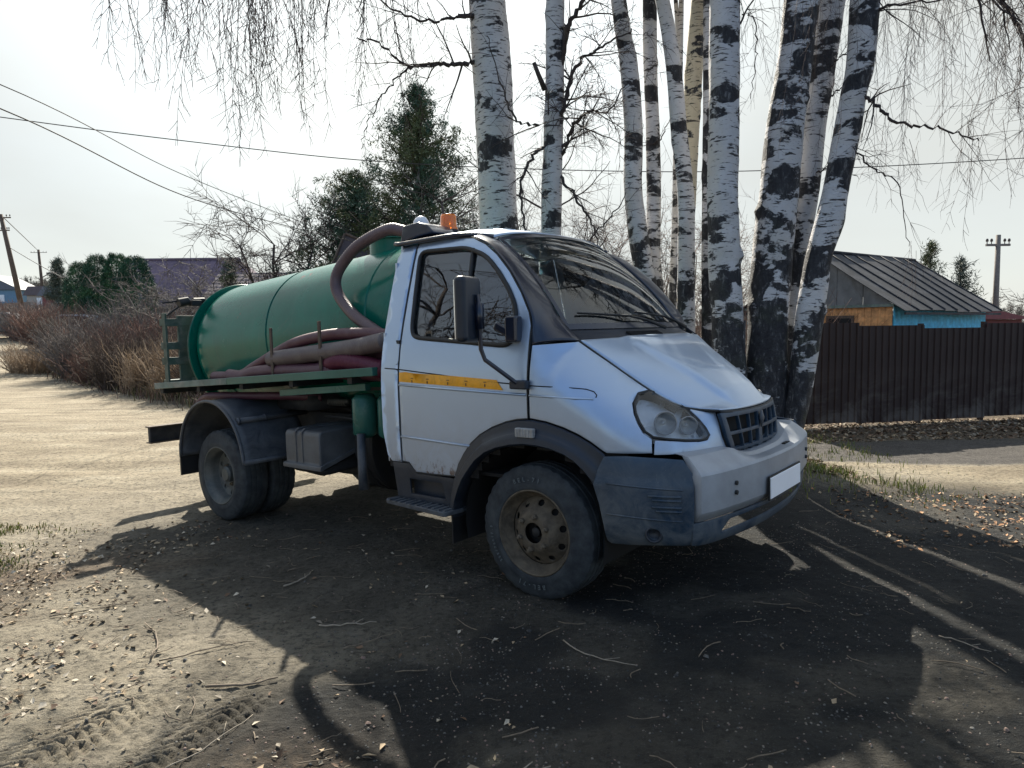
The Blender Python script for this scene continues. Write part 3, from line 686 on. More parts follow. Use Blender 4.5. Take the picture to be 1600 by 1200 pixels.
cab = None
for sg in (-1, 1):
    S = mir(side, sg); ov = (0, sg, 0)
    fside = 'near' if sg < 0 else 'far'
    door = panel('door', DOOR, S, M['silver'], truck, [WIN], .035, .012, ov)
    # swage lines pressed in the door and fender: thin proud ribs
    mb = MB()
    def rib(pts, h=.008, w=.012):
        P = [Vector(S(a, b)) for a, b in pts]
        for p, q in zip(P, P[1:]): pass
        mb.tube([p + Vector((0, sg * .001, 0)) for p in P], h, 6)
    rib([(-1.045, .875), (-.9, .872), (-.6, .862), (-.43, .858)])
    mb.build('pressed_moulding', M['silver'], door, True)
    mb = MB(); rib([(-1.045, 1.212), (-.6, 1.196), (-.006, 1.178)], .009)
    mb.build('pressed_moulding', M['silver'], door, True)
    # shut-line groove above the tape
    mb = MB(); mb.tube([Vector(S(a, b)) + Vector((0, sg * .0005, 0)) for a, b in [(-1.19, 1.318), (-1.06, 1.312), (-.6, 1.275), (-.2, 1.243), (.002, 1.232)]], .004, 5)
    mb.build('groove', M['black'], door, True)
    # yellow tape
    tape = panel('reflective_stripe', [(-1.045, 1.292), (-.6, 1.278), (-.215, 1.258), (-.165, 1.200), (-.6, 1.216), (-1.045, 1.232)], S, M['yellow'], door, (), .05, .003, ov, .004)
    mb = MB()
    for sx in (-.92, -.78, -.60, -.45, -.30):
        for k in range(2):
            p = S(sx, 1.258 - .02 * k - (sx + 1) * .02); mb.box((p[0], p[1] + sg * .006, p[2]), (.022 if k == 0 else .006, .002, .004 if k == 0 else .016))
    tag(mb.build('printed_mark', M['rust'], tape), kind='stuff')
    # window frame seal, glass, divider
    P = [Vector(S(a, b)) for a, b in dens(WIN, .04)]
    cx = sum(p[0] for p in WIN) / len(WIN); cz = sum(p[1] for p in WIN) / len(WIN)
    mb = MB(); mb.tube([p + Vector((0, sg * .002, 0)) for p in P + P[:1]], .0145, 8, False); mb.build('window_seal', M['rubber'], door, True)
    panel('window_pane', WIN, S, M['glass'], door, (), .05, 0, ov, -.012)
    mb = MB(); a_ = Vector(S(-.535, 2.05)); b_ = Vector(S(-.50, 1.48)); mb.tube([a_ + (b_ - a_) * t for t in (0, .25, .5, .75, 1)], .014, 8); mb.build('window_divider', M['rubber'], door, True)
    # handle recess + handle
    mb = MB()
    mb.prism(rounded([(-1.112, 1.485), (-1.064, 1.485), (-1.062, 1.355), (-1.075, 1.34), (-1.106, 1.345)], .015), lambda a, b: tuple(Vector(S(a, b)) + Vector((0, sg * .003, 0))), lambda a, b: tuple(Vector(S(a, b)) + Vector((0, -sg * .03, 0))))
    hr = mb.build('handle_plate', M['silver'], truck, bevel=.004)
    mb = MB(); mb.prism([(-1.098, 1.50), (-1.060, 1.50), (-1.060, 1.476), (-1.085, 1.478)], lambda a, b: tuple(Vector(S(a, b)) + Vector((0, sg * .012, 0))), lambda a, b: S(a, b)); mb.build('door_handle', M['rubber'], hr, bevel=.003)
    # corner pillar behind the door
    panel('rear_pillar', [(-1.072, 2.135), (-1.20, 2.12), (-1.235, 2.05), (-1.235, 1.9), (-1.225, .9), (-1.19, .74), (-1.15, .706), (-1.062, .704), (-1.064, 1.3), (-1.07, 1.6)], S, M['silver'], truck, (), .04, .012, ov)
    # sill and step well
    sill = panel('sill', [(-1.15, .698), (-.985, .70), (-.929, .641), (-.58, .643), (-.60, .60), (-.645, .46), (-1.13, .455)], S, M['darkplastic'], truck, [[(-1.0, .60), (-.70, .60), (-.68, .50), (-1.0, .50)]], .04, .012, ov, -.004)
    mb = MB()
    mb.box((-.85, sg * .93, .545), (.36, .02, .17)); mb.build('step_well', M['darkplastic'], truck)
    # footstep
    mb = MB(); mb.prism(rounded([(-1.17, .88), (-1.19, 1.06), (-.58, 1.13), (-.56, .88)], .03), lambda a, b: (a, sg * b, .455), lambda a, b: (a, sg * b, .425))
    st = mb.build('footstep', M['fender'], truck, bevel=.006)
    mb = MB()
    for i in range(11):
        x = -1.12 + i * .052
        mb.box((x, sg * 1.0, .458), (.018, .16 + .006 * i, .008))
    mb.build('step_tread', M['fender'], st)
    # fender panel
    hoodline = [(s_ - .0, shoulder(s_)[2] - .004) for s_ in (.17, .25, .36, .45, .55, .62, .70, .78, .83)]
    outl = [(.018, 1.452)] + hoodline + [(.87, 1.0935)] + [(x - .006 if x < .7 else x, z + .008) for x, z in HL[:6][::-1]] + [(x - .008, z) for x, z in HL[13:][::-1]] + [(.705, .951), (.72, .945), (.714, .882), (.48, .882), (.46, .893), (.395, .938), (.325, .975), (.238, 1.009), (.13, 1.036), (.03, 1.048), (.018, 1.048)]
    fen = [(.018, 1.452)] + hoodline + [(.845, 1.115), (.77, 1.146), (.69, 1.176), (.62, 1.192), (.57, 1.183), (.566, 1.13), (.592, 1.078), (.622, 1.03), (.657, .984), (.705, .952), (.712, .882), (.48, .882), (.46, .893), (.395, .938), (.325, .975), (.238, 1.009), (.13, 1.036), (.03, 1.048), (.018, 1.048)]
    fender = panel('front_fender', fen, S, M['silver'], truck, (), .03, .01, ov)
    mb = MB(); mb.tube([Vector(S(a, b)) + Vector((0, sg * .0005, 0)) for a, b in [(.02, 1.230), (.15, 1.226), (.28, 1.219), (.34, 1.212), (.38, 1.198), (.398, 1.18), (.398, 1.168)]], .0035, 5); mb.build('groove', M['black'], fender, True)
    mb = MB(); mb.tube([Vector(S(a, b)) + Vector((0, sg * .001, 0)) for a, b in [(.02, 1.176), (.15, 1.172), (.3, 1.164), (.39, 1.16)]], .007, 5); mb.build('pressed_moulding', M['silver'], fender, True)
    # panel under headlamp reaching the grille
    panel('headlamp_surround', [(.722, .944), (.80, .935), (.90, .922), (1.0, .914), (1.065, .916), (1.094, .942), (1.062, .985), (1.006, 1.032), (.94, 1.074), (.93, 1.082), (1.07, 1.068), (1.155, 1.06), (1.175, 1.0), (1.20, .92), (1.235, .865), (1.24, .852), (1.1, .856), (.9, .866), (.722, .874)], S, M['silver'], truck, (), .03, .01, (1, sg, 0))
    # black backing shell
    mb = MB(); mb.grid(lambda u, v: (lambda s_: (lambda p: (p[0] - (.02 if s_ > .6 else 0), p[1] - sg * (.022 if s_ < 0 else .022 + .05 * min(1, s_ / .2) * min(1, max(0, p[2] - 1.1) / .2)), p[2]))(S(s_, .66 + v * (1.40 - .66 if s_ < .17 else min(1.42, shoulder(s_)[2] - .02) - .66))))(-1.2 + u * (1.2 + .58)) if -1.2 + u * 1.78 < -.62 or True else None, 60, 14)
    # cut the arch out of the shell
    keep = []
    for f in mb.f:
        c = [sum(mb.v[i][k] for i in f) / 4 for k in range(3)]
        if math.hypot(c[0], c[2] - .40) > .50 or c[2] > .97 and False: keep.append(f)
    mb.f = keep; mb.build('inner_shell', M['black'], truck, True)
    # headlamp
    hl = panel('headlight', HL, S, M['lampback'], truck, (), .02, 0, (1, sg, 0), -.075)
    hv = panel('lamp_lens', HL, S, M['lens'], hl, (), .02, 0, (1, sg, 0), .004)
    mb = MB(); P = [Vector(S(a, b)) for a, b in HL]; mb.tube(P + P[:1], .0075, 6, False); mb.build('lamp_seal', M['rubber'], hl, True)
    mb = MB(); n_ = len(HL)
    Pi = [Vector(S(a, b)) for a, b in dens(HL, .02)]
    inn = [p + Vector((-.055, -sg * .055, 0)) for p in Pi]
    b0 = 0; mb.v = [tuple(p) for p in Pi] + [tuple(p) for p in inn]; k_ = len(Pi)
    mb.f = [(i, (i + 1) % k_, k_ + (i + 1) % k_, k_ + i) for i in range(k_)]
    mb.build('lamp_housing', M['lampback'], hl, True)
    for (sc, zc, rr) in ((.775, 1.02, .058), (.93, .998, .046)):
        c = Vector(S(sc, zc)); dirn = Vector((.72, sg * .69, 0)).normalized()
        rot = dirn.to_track_quat('Z', 'Y').to_matrix()
        mb = MB(); mb.lathe([(rr, .0), (rr * .97, -.006), (rr * .8, -.03), (rr * .45, -.05), (.012, -.055), (.012, -.03), (0.0005, -.028)], 28, 'Z')
        mb.v = [tuple(rot @ Vector(v) + c - dirn * .018) for v in mb.v]; mb.build('lamp_reflector', M['lampgrey'], hl, True)
        mb = MB(); mb.lathe([(rr * 1.1, -.004), (rr * 1.12, .002), (rr, .004), (rr * .98, -.004)], 28, 'Z')
        mb.v = [tuple(rot @ Vector(v) + c - dirn * .018) for v in mb.v]; mb.build('lamp_bezel', M['dirtywhite'], hl, True)
    # wheel-arch flare
    nA = len(FLO) - 1
    def flare(u, v):
        t = u * nA; i = min(int(t), nA - 1); k = t - i
        a = Vector((FLO[i][0] + (FLO[i + 1][0] - FLO[i][0]) * k, FLO[i][1] + (FLO[i + 1][1] - FLO[i][1]) * k))
        b = Vector((FLI[i][0] + (FLI[i + 1][0] - FLI[i][0]) * k, FLI[i][1] + (FLI[i + 1][1] - FLI[i][1]) * k))
        vv = [0, .04, .45, .55, .92, 1.0, 1.02, 1.0]; off = [.0, .012, .02, .034, .042, .030, -.03, -.12]
        tt = v * 7; j = min(int(tt), 6); q = tt - j; w = vv[j] + (vv[j + 1] - vv[j]) * q; o = off[j] + (off[j + 1] - off[j]) * q
        p = a + (b - a) * w; P = S(p.x, p.y); return (P[0], P[1] + sg * o, P[2])
    mb = MB(); mb.grid(flare, 48, 14); fl = mb.build('arch_flare', M['darkplastic'], truck, auto=40)
    mb = MB(); mb.box((.012, sg * 1.075, .972), (.125, .03, .052)); mk = mb.build('side_marker', M['dirtywhite'], fl, bevel=.006)
    mb = MB()
    for i in range(5): mb.box((-.035 + i * .02, sg * 1.091, .972), (.005, .004, .044))
    mb.build('marker_rib', M['dirtywhite'], mk)
    # inner wheel house
    mb = MB()
    def house(u, v):
        a = math.pi * (-.08 + 1.16 * u); return (-.03 + .49 * math.cos(a), sg * (.50 + .50 * v), .40 + .485 * math.sin(a))
    mb.grid(house, 24, 4); mb.build('wheel_house', M['black'], truck, True)
    mb = MB(); mb.box((0, sg * .5, .75), (1.0, .02, .6)); mb.build('inner_wing', M['black'], truck)
    # bumper corner (blue black plastic)
    BSF = mir(lambda a, b: bsurf(a, b), sg)
    bc = [(.476, .868), (.60, .876), (.80, .872), (.90, .866), (.95, .80), (.95, .43), (.80, .425), (.60, .41), (.50, .405), (.482, .42), (.475, .52), (.46, .62), (.43, .71), (.425, .725), (.445, .80)]
    bco = panel('bumper_corner', bc, BSF, M['plastic'], truck, [rounded([(.715, .515), (.775, .515), (.785, .455), (.715, .455)], .025)], .025, .01, (1, sg, 0))
    mb = MB()
    for (z0, sa) in ((.685, .72), (.665, .74), (.63, .74), (.61, .76)):
        mb.tube([Vector(BSF(a, z0)) + Vector((.001, sg * .001, 0)) for a in (sa, .80, .85, .885)], .0075, 6)
    for z0 in (.735, .575):
        mb.tube([Vector(BSF(a, z0 + (a - .5) * .04 * -1)) for a in (.50, .58, .66, .74, .82, .89)], .005, 5)
    mb.build('moulded_rib', M['plastic'], bco, True)
    c = Vector(BSF(.745, .485)); mb = MB(); dirn = Vector((.45, sg * .9, 0)).normalized(); rot = dirn.to_track_quat('Z', 'Y').to_matrix()
    mb.lathe([(.045, -.03), (.045, .004), (.036, .008), (.031, -.002), (.0295, -.02), (.0005, -.022)], 26, 'Z'); mb.v = [tuple(rot @ Vector(v) + c) for v in mb.v]
    mb.build('fog_lamp', M['darkplastic'], bco, True)
    # mud flap behind front wheel
    mb = MB(); mb.box((-.60, sg * .93, .34), (.012, .22, .20)); mb.build('mud_flap', M['rubber'], truck)

# centre bumper beam
def bfull(y, z, off):
    w = abs(y); lo, hi = .5, BMAX
    for _ in range(22):
        m = (lo + hi) / 2
        if interp(m, BS, BY) > w: lo = m
        else: hi = m
    p = bsurf(lo, .65, off); return Vector((p[0], math.copysign(abs(p[1]), y) if w > .03 else y, z))
BP = [(-.22, .872), (-.15, .872), (-.085, .868), (-.04, .835), (.006, .797), (.014, .785), (.016, .70), (.012, .60), (.004, .585), (-.03, .548), (-.10, .535)]
def beamf(u, v):
    y = -.895 + 1.79 * u; t = v * (len(BP) - 1); j = min(int(t), len(BP) - 2); q = t - j
    o = BP[j][0] + (BP[j + 1][0] - BP[j][0]) * q; z = BP[j][1] + (BP[j + 1][1] - BP[j][1]) * q
    if z > .80 and abs(y) < .46:
        z -= .055 * min(1, (z - .80) / .05) * (1 - (abs(y) / .46) ** 4)     # dished under the grille
    o -= .035 * max(0, (abs(y) - .872) / .023)
    edge = 0; p = bfull(y, z, o)
    return (p.x - .0 * edge, p.y, p.z - (.0))
mb = MB(); mb.grid(beamf, 64, 20); bumper = mb.build('bumper', M['bumper'], truck, auto=24, solid=.006)
for sg in (-1, 1):
    for z in (.715, .665):
        p = bfull(sg * .60, z, .024); mb = MB(); mb.lathe([(.012, -.01), (.012, .005), (.007, .006), (.006, -.002), (.0004, -.002)], 14, 'X', (p.x, p.y, p.z)); mb.build('bolt', M['rubber'], bumper, True)
p = bfull(.25, .82, -.02); mb = MB(); mb.box((p.x - .02, p.y, .803), (.02, .09, .012)); mb.build('bumper_slot', M['black'], bumper)
# lower valance with a slot
def val(y, z): return bfull(y, z, interp(z, [.38, .45, .56], [-.06, -.015, -.004]))
vo = [(-.895, .548), (.895, .548), (.895, .43), (.80, .42), (.5, .41), (-.5, .41), (-.80, .42), (-.895, .43)]
vh = rounded([(-.62, .525), (.55, .525), (.50, .475), (-.70, .465)], .02)
panel('lower_valance', vo, val, M['plastic'], truck, [vh], .04, .01, (1, 0, 0))
# number plate
mb = MB()
mb.prism(rounded([(-.27, .562), (.27, .562), (.27, .69), (-.27, .69)], .008), lambda y, z: tuple(bfull(y, z, .030) ), lambda y, z: tuple(bfull(y, z, .024)))
pm = MB(); pm.box((1.083, 0, .625), (.008, .53, .118)); plate = pm.build('number_plate', M['white'], bumper, bevel=.003)
mb = MB(); mb.box((1.078, 0, .625), (.008, .55, .136)); mb.build('plate_frame', M['rubber'], plate)
# grille
GO = [(-.435, 1.052), (-.2, 1.046), (0, 1.044), (.2, 1.046), (.435, 1.052), (.415, .92), (.375, .825), (.30, .765), (.15, .738), (0, .732), (-.15, .738), (-.30, .765), (-.375, .825), (-.415, .92)]
cells = []
for (za, zb, wa, wb) in ((1.024, .944, .395, .38), (.926, .850, .375, .35), (.833, .760, .34, .28)):
    for sg in (-1, 1):
        n = 3
        for i in range(n):
            g = .007
            u0 = .035 + i / n; 
            ya0 = .022 + (wa - .022) * i / n + g / 2; ya1 = .022 + (wa - .022) * (i + 1) / n - g / 2
            yb0 = .022 + (wb - .022) * i / n + g / 2; yb1 = .022 + (wb - .022) * (i + 1) / n - g / 2
            cells.append([(sg * ya0, za), (sg * ya1, za), (sg * yb1, zb), (sg * yb0, zb)])
grille = panel('grille', GO, lambda y, z: nose(y, z, .012 + interp(z, [.75, .85, 1.05], [-.02, .01, .006])), M['plastic'], truck, cells, .03, .022, (1, 0, 0))
mb = MB(); mb.grid(lambda u, v: (lambda y, z: nose(y, z, -.055))(-.43 + .86 * u, .74 + .31 * v), 24, 6); mb.build('grille_backing', M['black'], grille, True)
p = nose(0, .98, .03); mb = MB(); mb.tube([(p[0], 0, .93), (p[0] + .004, 0, .985), (p[0], 0, 1.03)], [.006, .032, .010], 10); mb.v = [(p[0] + (v[0] - p[0]) * .4, v[1], v[2]) for v in mb.v]; mb.build('grille_badge', M['fender'], grille, True)
mb = MB(); mb.grid(lambda u, v: (lambda q: (q.x - .10 - .25 * v, q.y * (1 - .25 * v), .80 + .0 * v))(bfull(-.5 + u, .8, 0)), 20, 3); mb.build('bumper_gap', M['black'], truck)
# shut lines
for sg in (-1, 1):
    S = mir(side, sg); mb = MB(); mb.tube([Vector(S(a, b)) + Vector((0, -sg * .001, 0)) for a, b in dens(DOOR + DOOR[:1], .05)], .0055, 5, False); mb.build('door_gap_seal', M['rubber'], truck, True)
# seam tubes: hood shut lines
mb = MB()
mb.grid(lambda u, v: (lambda h: (h[0] - .01, (2 * v - 1) * (h[1] - .012), h[2] - .02))(shoulder(.17 + (SMAX - .17) * u)), 24, 6)
mb.build('hood_underside', M['black'], truck, True)

# hood
NH = 26
def hoodc(u):  # u 0 back .. 1 nose : edge half point
    return shoulder(.17 + (SMAX - .17) * (u ** .9))
def hood(u, v):
    """u from cowl (0) to nose edge (1), v -1..1 across"""
    # longitudinal centre line
    zc = interp(u, [0, .1, .25, .45, .65, .8, .9, .96, 1.0], [1.482, 1.45, 1.402, 1.335, 1.252, 1.178, 1.123, 1.085, 1.054])
    xc = interp(u, [0, .1, .25, .45, .65, .8, .9, .96, 1.0], [.33, .39, .475, .59, .70, .785, .845, .882, .908])
    return xc, zc
def hood_pt(u, v):
    """blend: side edge curve to centre curve"""
    HE = [(.2, .79, 1.47), (.27, .765, 1.415), (.345, .735, 1.356), (.42, .70, 1.293), (.5, .66, 1.228), (.6, .61, 1.150), (.66, .575, 1.112), (.71, .54, 1.088), (.77, .485, 1.076), (.86, .42, 1.068)]
    t = u * 9; i = min(int(t), 8); q = t - i
    e = [HE[i][k] + (HE[i + 1][k] - HE[i][k]) * q for k in range(3)]
    xc = interp(u, [0, .22, .44, .6, .78, .9, 1.0], [.33, .46, .585, .69, .80, .865, .91]); zc = interp(u, [0, .22, .44, .6, .78, .9, 1.0], [1.478, 1.405, 1.325, 1.255, 1.163, 1.10, 1.054])
    a = abs(v); w = a ** 2.2
    x = xc + (e[0] - xc) * w; z = zc + (e[2] - zc) * (a ** 2.6)
    y = v * (e[1])
    # raised centre field bounded by two creases
    cr = .56 - .08 * u
    z += .022 * max(0, min(1, (cr + .06 - a) / .07)) * min(1, (1 - u) * 5) * min(1, u * 6 + .4)
    return (x, y, z)
mb = MB(); mb.grid(lambda u, v: hood_pt(u, -1 + 2 * v), 44, 60); hd = mb.build('hood', M['silver'], truck, True, solid=.01)
md = hd.modifiers.new('smooth', 'SMOOTH'); md.iterations = 1; hd.modifiers.move(1, 0)
# black seam following hood edge
mb = MB()
for sg in (-1, 1):
    mb.tube([(x - .004, sg * (y + .002), z - .006) for (x, y, z) in [hood_pt(i / 20, 1) for i in range(21)]], .009, 6)
mb.tube([(hood_pt(1, v)[0] + .002, hood_pt(1, v)[1], hood_pt(1, v)[2] - .012) for v in [i / 10 - 1 for i in range(21)]], .010, 6)
mb.build('hood_gap', M['rubber'], truck, True)

# windscreen
TPT = lambda v: (-.415 - .075 * abs(v) ** 2.2, .655 * v, 2.178 - .055 * abs(v) ** 2.4)
BPT = lambda v: (.24 - .16 * abs(v) ** 2.2, .745 * v, 1.53)
def ws(u, v):
    """u 0 bottom..1 top, v -1..1"""
    a, b = BPT(v), TPT(v); bul = 4 * u * (1 - u) * .035
    return (a[0] + (b[0] - a[0]) * u + bul * .7, a[1] + (b[1] - a[1]) * u, a[2] + (b[2] - a[2]) * u + bul)
mb = MB(); mb.grid(lambda u, v: ws(u, -1 + 2 * v), 20, 30); wso = mb.build('windscreen', M['wsglass'], truck, True)
mb = MB()
mb.grid(lambda u, v: tuple(Vector(ws(.955 + .045 * u, -1 + 2 * v)) + Vector((.004, 0, .004))), 2, 30)
mb.grid(lambda u, v: tuple(Vector(ws(.0 + .045 * u, -1 + 2 * v)) + Vector((.004, 0, .004))), 2, 30)
for sg in (-1, 1): mb.grid(lambda u, v: tuple(Vector(ws(u, sg * (.965 + .035 * v))) + Vector((.004, 0, .004))), 20, 2)
mb.build('glass_border', M['pillar'], wso, True)
# cowl between glass and hood
mb = MB(); mb.grid(lambda u, v: (lambda a, b: (a[0] + (b[0] - a[0]) * u, a[1] + (b[1] - a[1]) * u, a[2] + (b[2] - a[2]) * u - .012 * math.sin(math.pi * u)))(ws(0.0, -1 + 2 * v), hood_pt(0, -1 + 2 * v)), 6, 30)
cowl = mb.build('cowl', M['darkplastic'], truck, True)
mb = MB()
for i in range(26):
    v = -.45 + i * .018
    a, b = Vector(ws(0, v)), Vector(hood_pt(0, v)); mb.beam(a + (b - a) * .35 + Vector((0, 0, -.004)), a + (b - a) * .85 + Vector((0, 0, -.004)), .005, .012)
mb.build('cowl_vent', M['black'], cowl)
# A pillars
PA = [(-.57, 2.128), (-.44, 2.078), (-.33, 2.003), (-.208, 1.893), (-.097, 1.763), (-.014, 1.64), (.014, 1.56), (.016, 1.455)]
for sg in (-1, 1):
    S = mir(side, sg)
    A = catm([S(a, b) for a, b in PA], 6)
    Bc = [Vector((-.505, sg * .668, 2.125))] + [Vector(ws(u, sg)) + Vector((0, sg * .004, .004)) for u in (.88, .74, .58, .42, .26, .1)] + [Vector((.20, sg * .795, 1.470))]
    B = catm([tuple(p) for p in Bc], 6); n = len(A) - 1
    mb = MB()
    def pil(u, v):
        i = min(int(u * n), n - 1); k = u * n - i
        a = Vector(A[i]) + (Vector(A[i + 1]) - Vector(A[i])) * k; b = Vector(B[i]) + (Vector(B[i + 1]) - Vector(B[i])) * k
        p = a + (b - a) * v; p += Vector((.3, sg * .8, .5)).normalized() * (.02 * math.sin(math.pi * v)); return tuple(p)
    mb.grid(pil, 42, 8); mb.build('windscreen_pillar', M['pillar'], truck, True, solid=.006)
# wipers
mb = MB()
for (v0, v1, v2) in ((.02, -.32, -.85), (.55, .30, -.15)):
    a = Vector(BPT(v0)) + Vector((.09, 0, -.0)); b = Vector(ws(.07, v1)) + Vector((.02, 0, .025)); c = Vector(ws(.12, v2)) + Vector((.012, 0, .012))
    mb.tube([a, a + (b - a) * .5 + Vector((0, 0, .01)), b], [.013, .009, .006], 6)
    d = Vector(ws(.035, v1 + .42)) + Vector((.012, 0, .012)); mb.tube([c, b, d], [.006, .008, .006], 6)
mb.build('wiper', M['rubber'], truck, True)
# roof
def roof(u, v):
    """u 0 rear..1 front, v -1..1"""
    a = abs(v); xf = TPT(min(1, a))[0] - .005
    x = -1.235 + (xf + 1.235) * u
    hw = .80 - .0 * u; hw = hw + (.668 - .80) * max(0, (u - .72) / .28) ** 1.5
    zc = interp(u, [0, .12, .4, .7, .9, 1], [2.205, 2.225, 2.235, 2.228, 2.205, 2.182])
    ze = interp(u, [0, .72, .9, 1], [2.142, 2.150, 2.142, 2.128])
    th = (1 - a ** 3.2) ** .8 if a < 1 else 0
    return (x, v * hw, ze + (zc - ze) * th)
mb = MB(); mb.grid(lambda u, v: roof(u, math.sin((v - .5) * math.pi) * .35 + (2 * v - 1) * .65), 30, 50); rf = mb.build('roof', M['silver'], truck, True, solid=.006)
mb = MB()
for sg in (-1, 1): mb.tube([(-1.255, sg * .815, 2.150)] + [(roof(u, 1)[0], sg * (abs(roof(u, 1)[1]) + .012), roof(u, 1)[2] + .003) for u in (.02, .2, .4, .6, .75, .85, .93, 1)], .0155, 8)
mb.build('roof_gutter', M['pillar'], rf, True)
for vv in (-.5, 0, .5):
    mb = MB(); mb.tube([Vector(roof(u, vv)) + Vector((0, 0, .001)) for u in (.1, .3, .5, .7, .85)], .008, 6); mb.build('roof_rib', M['silver'], rf, True)
# rear wall with window, interior
mb = MB(); mb.box((-1.225, 0, 1.12), (.02, 1.94, .86)); mb.box((-1.225, 0, 2.08), (.02, 1.56, .14)); mb.box((-1.225, .68, 1.78), (.02, .32, .48)); mb.box((-1.225, -.68, 1.78), (.02, .32, .48)); mb.build('cab_rear_wall', M['silver'], truck)
mb = MB(); mb.box((-1.225, 0, 1.78), (.008, 1.04, .46)); mb.build('rear_window', M['glass'], truck)
mb = MB(); mb.box((-.6, 0, .68), (1.24, 1.9, .02)); mb.build('cab_floor', M['black'], truck)
def seat(y):
    mb = MB(); mb.box((-.72, y, 1.12), (.48, .46, .16)); mb.box((-.98, y, 1.36), (.14, .46, .46), Matrix.Rotation(R(-10), 3, 'Y'))
    return mb.build('seat', M['seat'], truck, bevel=.04, seg=3)
seat(-.52); seat(.5); seat(0)
mb = MB(); mb.prism([(-.25, 1.0), (-.22, 1.36), (-.12, 1.46), (.12, 1.49), (.22, 1.40), (.25, 1.0)], lambda a, b: (a, -.76, b), lambda a, b: (a, .76, b)); mb.build('dashboard', M['darkplastic'], truck, bevel=.03)
mb = MB(); cc = Vector((-.42, .45, 1.50)); rt = Matrix.Rotation(R(-58), 3, 'Y')
mb.tube([rt @ Vector((.2 * math.cos(a), .2 * math.sin(a), 0)) + cc for a in [i * math.pi / 12 for i in range(25)]], .015, 8, False)
mb.tube([rt @ Vector((-.19, 0, 0)) + cc, rt @ Vector((.19, 0, 0)) + cc], .014, 6); mb.tube([cc, (-.2, .45, 1.35)], .02, 6)
mb.build('steering_wheel', M['rubber'], truck, True)

# mirrors
for sg in (-1,):
    mb = MB(); rot = Matrix.Rotation(sg * R(-14), 3, 'Z')
    mb.box((-.235, sg * 1.235, 1.66), (.075, .21, .36), rot); mr = mb.build('mirror', M['darkplastic'], truck, bevel=.03, seg=4)
    mb = MB(); mb.box((-.277, sg * 1.235, 1.66), (.006, .18, .32), rot); mb.build('mirror_glass', M['chrome'], mr)
    mb = MB(); mb.tube([(-.19, sg * 1.20, 1.74), (-.185, sg * 1.20, 1.55), (-.19, sg * 1.19, 1.44), (-.175, sg * 1.175, 1.38), (-.04, sg * 1.075, 1.248), (-.02, sg * 1.06, 1.24)], .0125, 8)
    mb.box((-.19, sg * 1.20, 1.62), (.05, .035, .14)); mb.build('mirror_arm', M['pillar'], mr, True)
    mb = MB(); mb.box((-.03, sg * 1.058, 1.236), (.115, .05, .05)); mb.build('arm_bracket', M['darkplastic'], mr, bevel=.01)
    # small lower mirror / triangle foot
    mb = MB(); S = mir(side, sg)
    c = Vector(S(-.095, 1.545)); mb.box((c.x, c.y + sg * .03, c.z), (.085, .07, .15)); mb.box((c.x - .07, c.y + sg * .045, c.z + .0), (.12, .035, .05), Matrix.Rotation(R(25), 3, 'Y'))
    mb.build('mirror_foot', M['pillar'], mr, bevel=.015)

# beacons on the roof rear edge
mb = MB(); mb.prism([(-1.335, 2.165), (-1.16, 2.205), (-1.0, 2.215), (-1.06, 2.272), (-1.15, 2.30), (-1.30, 2.29)], lambda a, b: (a, -.70, b), lambda a, b: (a, -.46, b)); mb.build('lamp_bracket', M['pillar'], truck, bevel=.012)
mb = MB(); mb.lathe([(.055, 2.28), (.058, 2.30), (.054, 2.325), (.038, 2.35), (.015, 2.362), (.0005, 2.364)], 24, 'Z', (-1.235, -.58, 0)); mb.build('work_lamp', M['whiteplastic'], truck, True)
mb = MB(); mb.lathe([(.066, 2.27), (.066, 2.29), (.060, 2.30), (.058, 2.37), (.052, 2.385), (.02, 2.392), (.0005, 2.392)], 28, 'Z', (-1.16, -.38, 0)); bc = mb.build('beacon', M['orange'], truck, True)
mb = MB(); mb.lathe([(.072, 2.20), (.072, 2.275), (.05, 2.28)], 24, 'Z', (-1.16, -.38, 0)); mb.build('beacon_base', M['rubber'], bc, True)

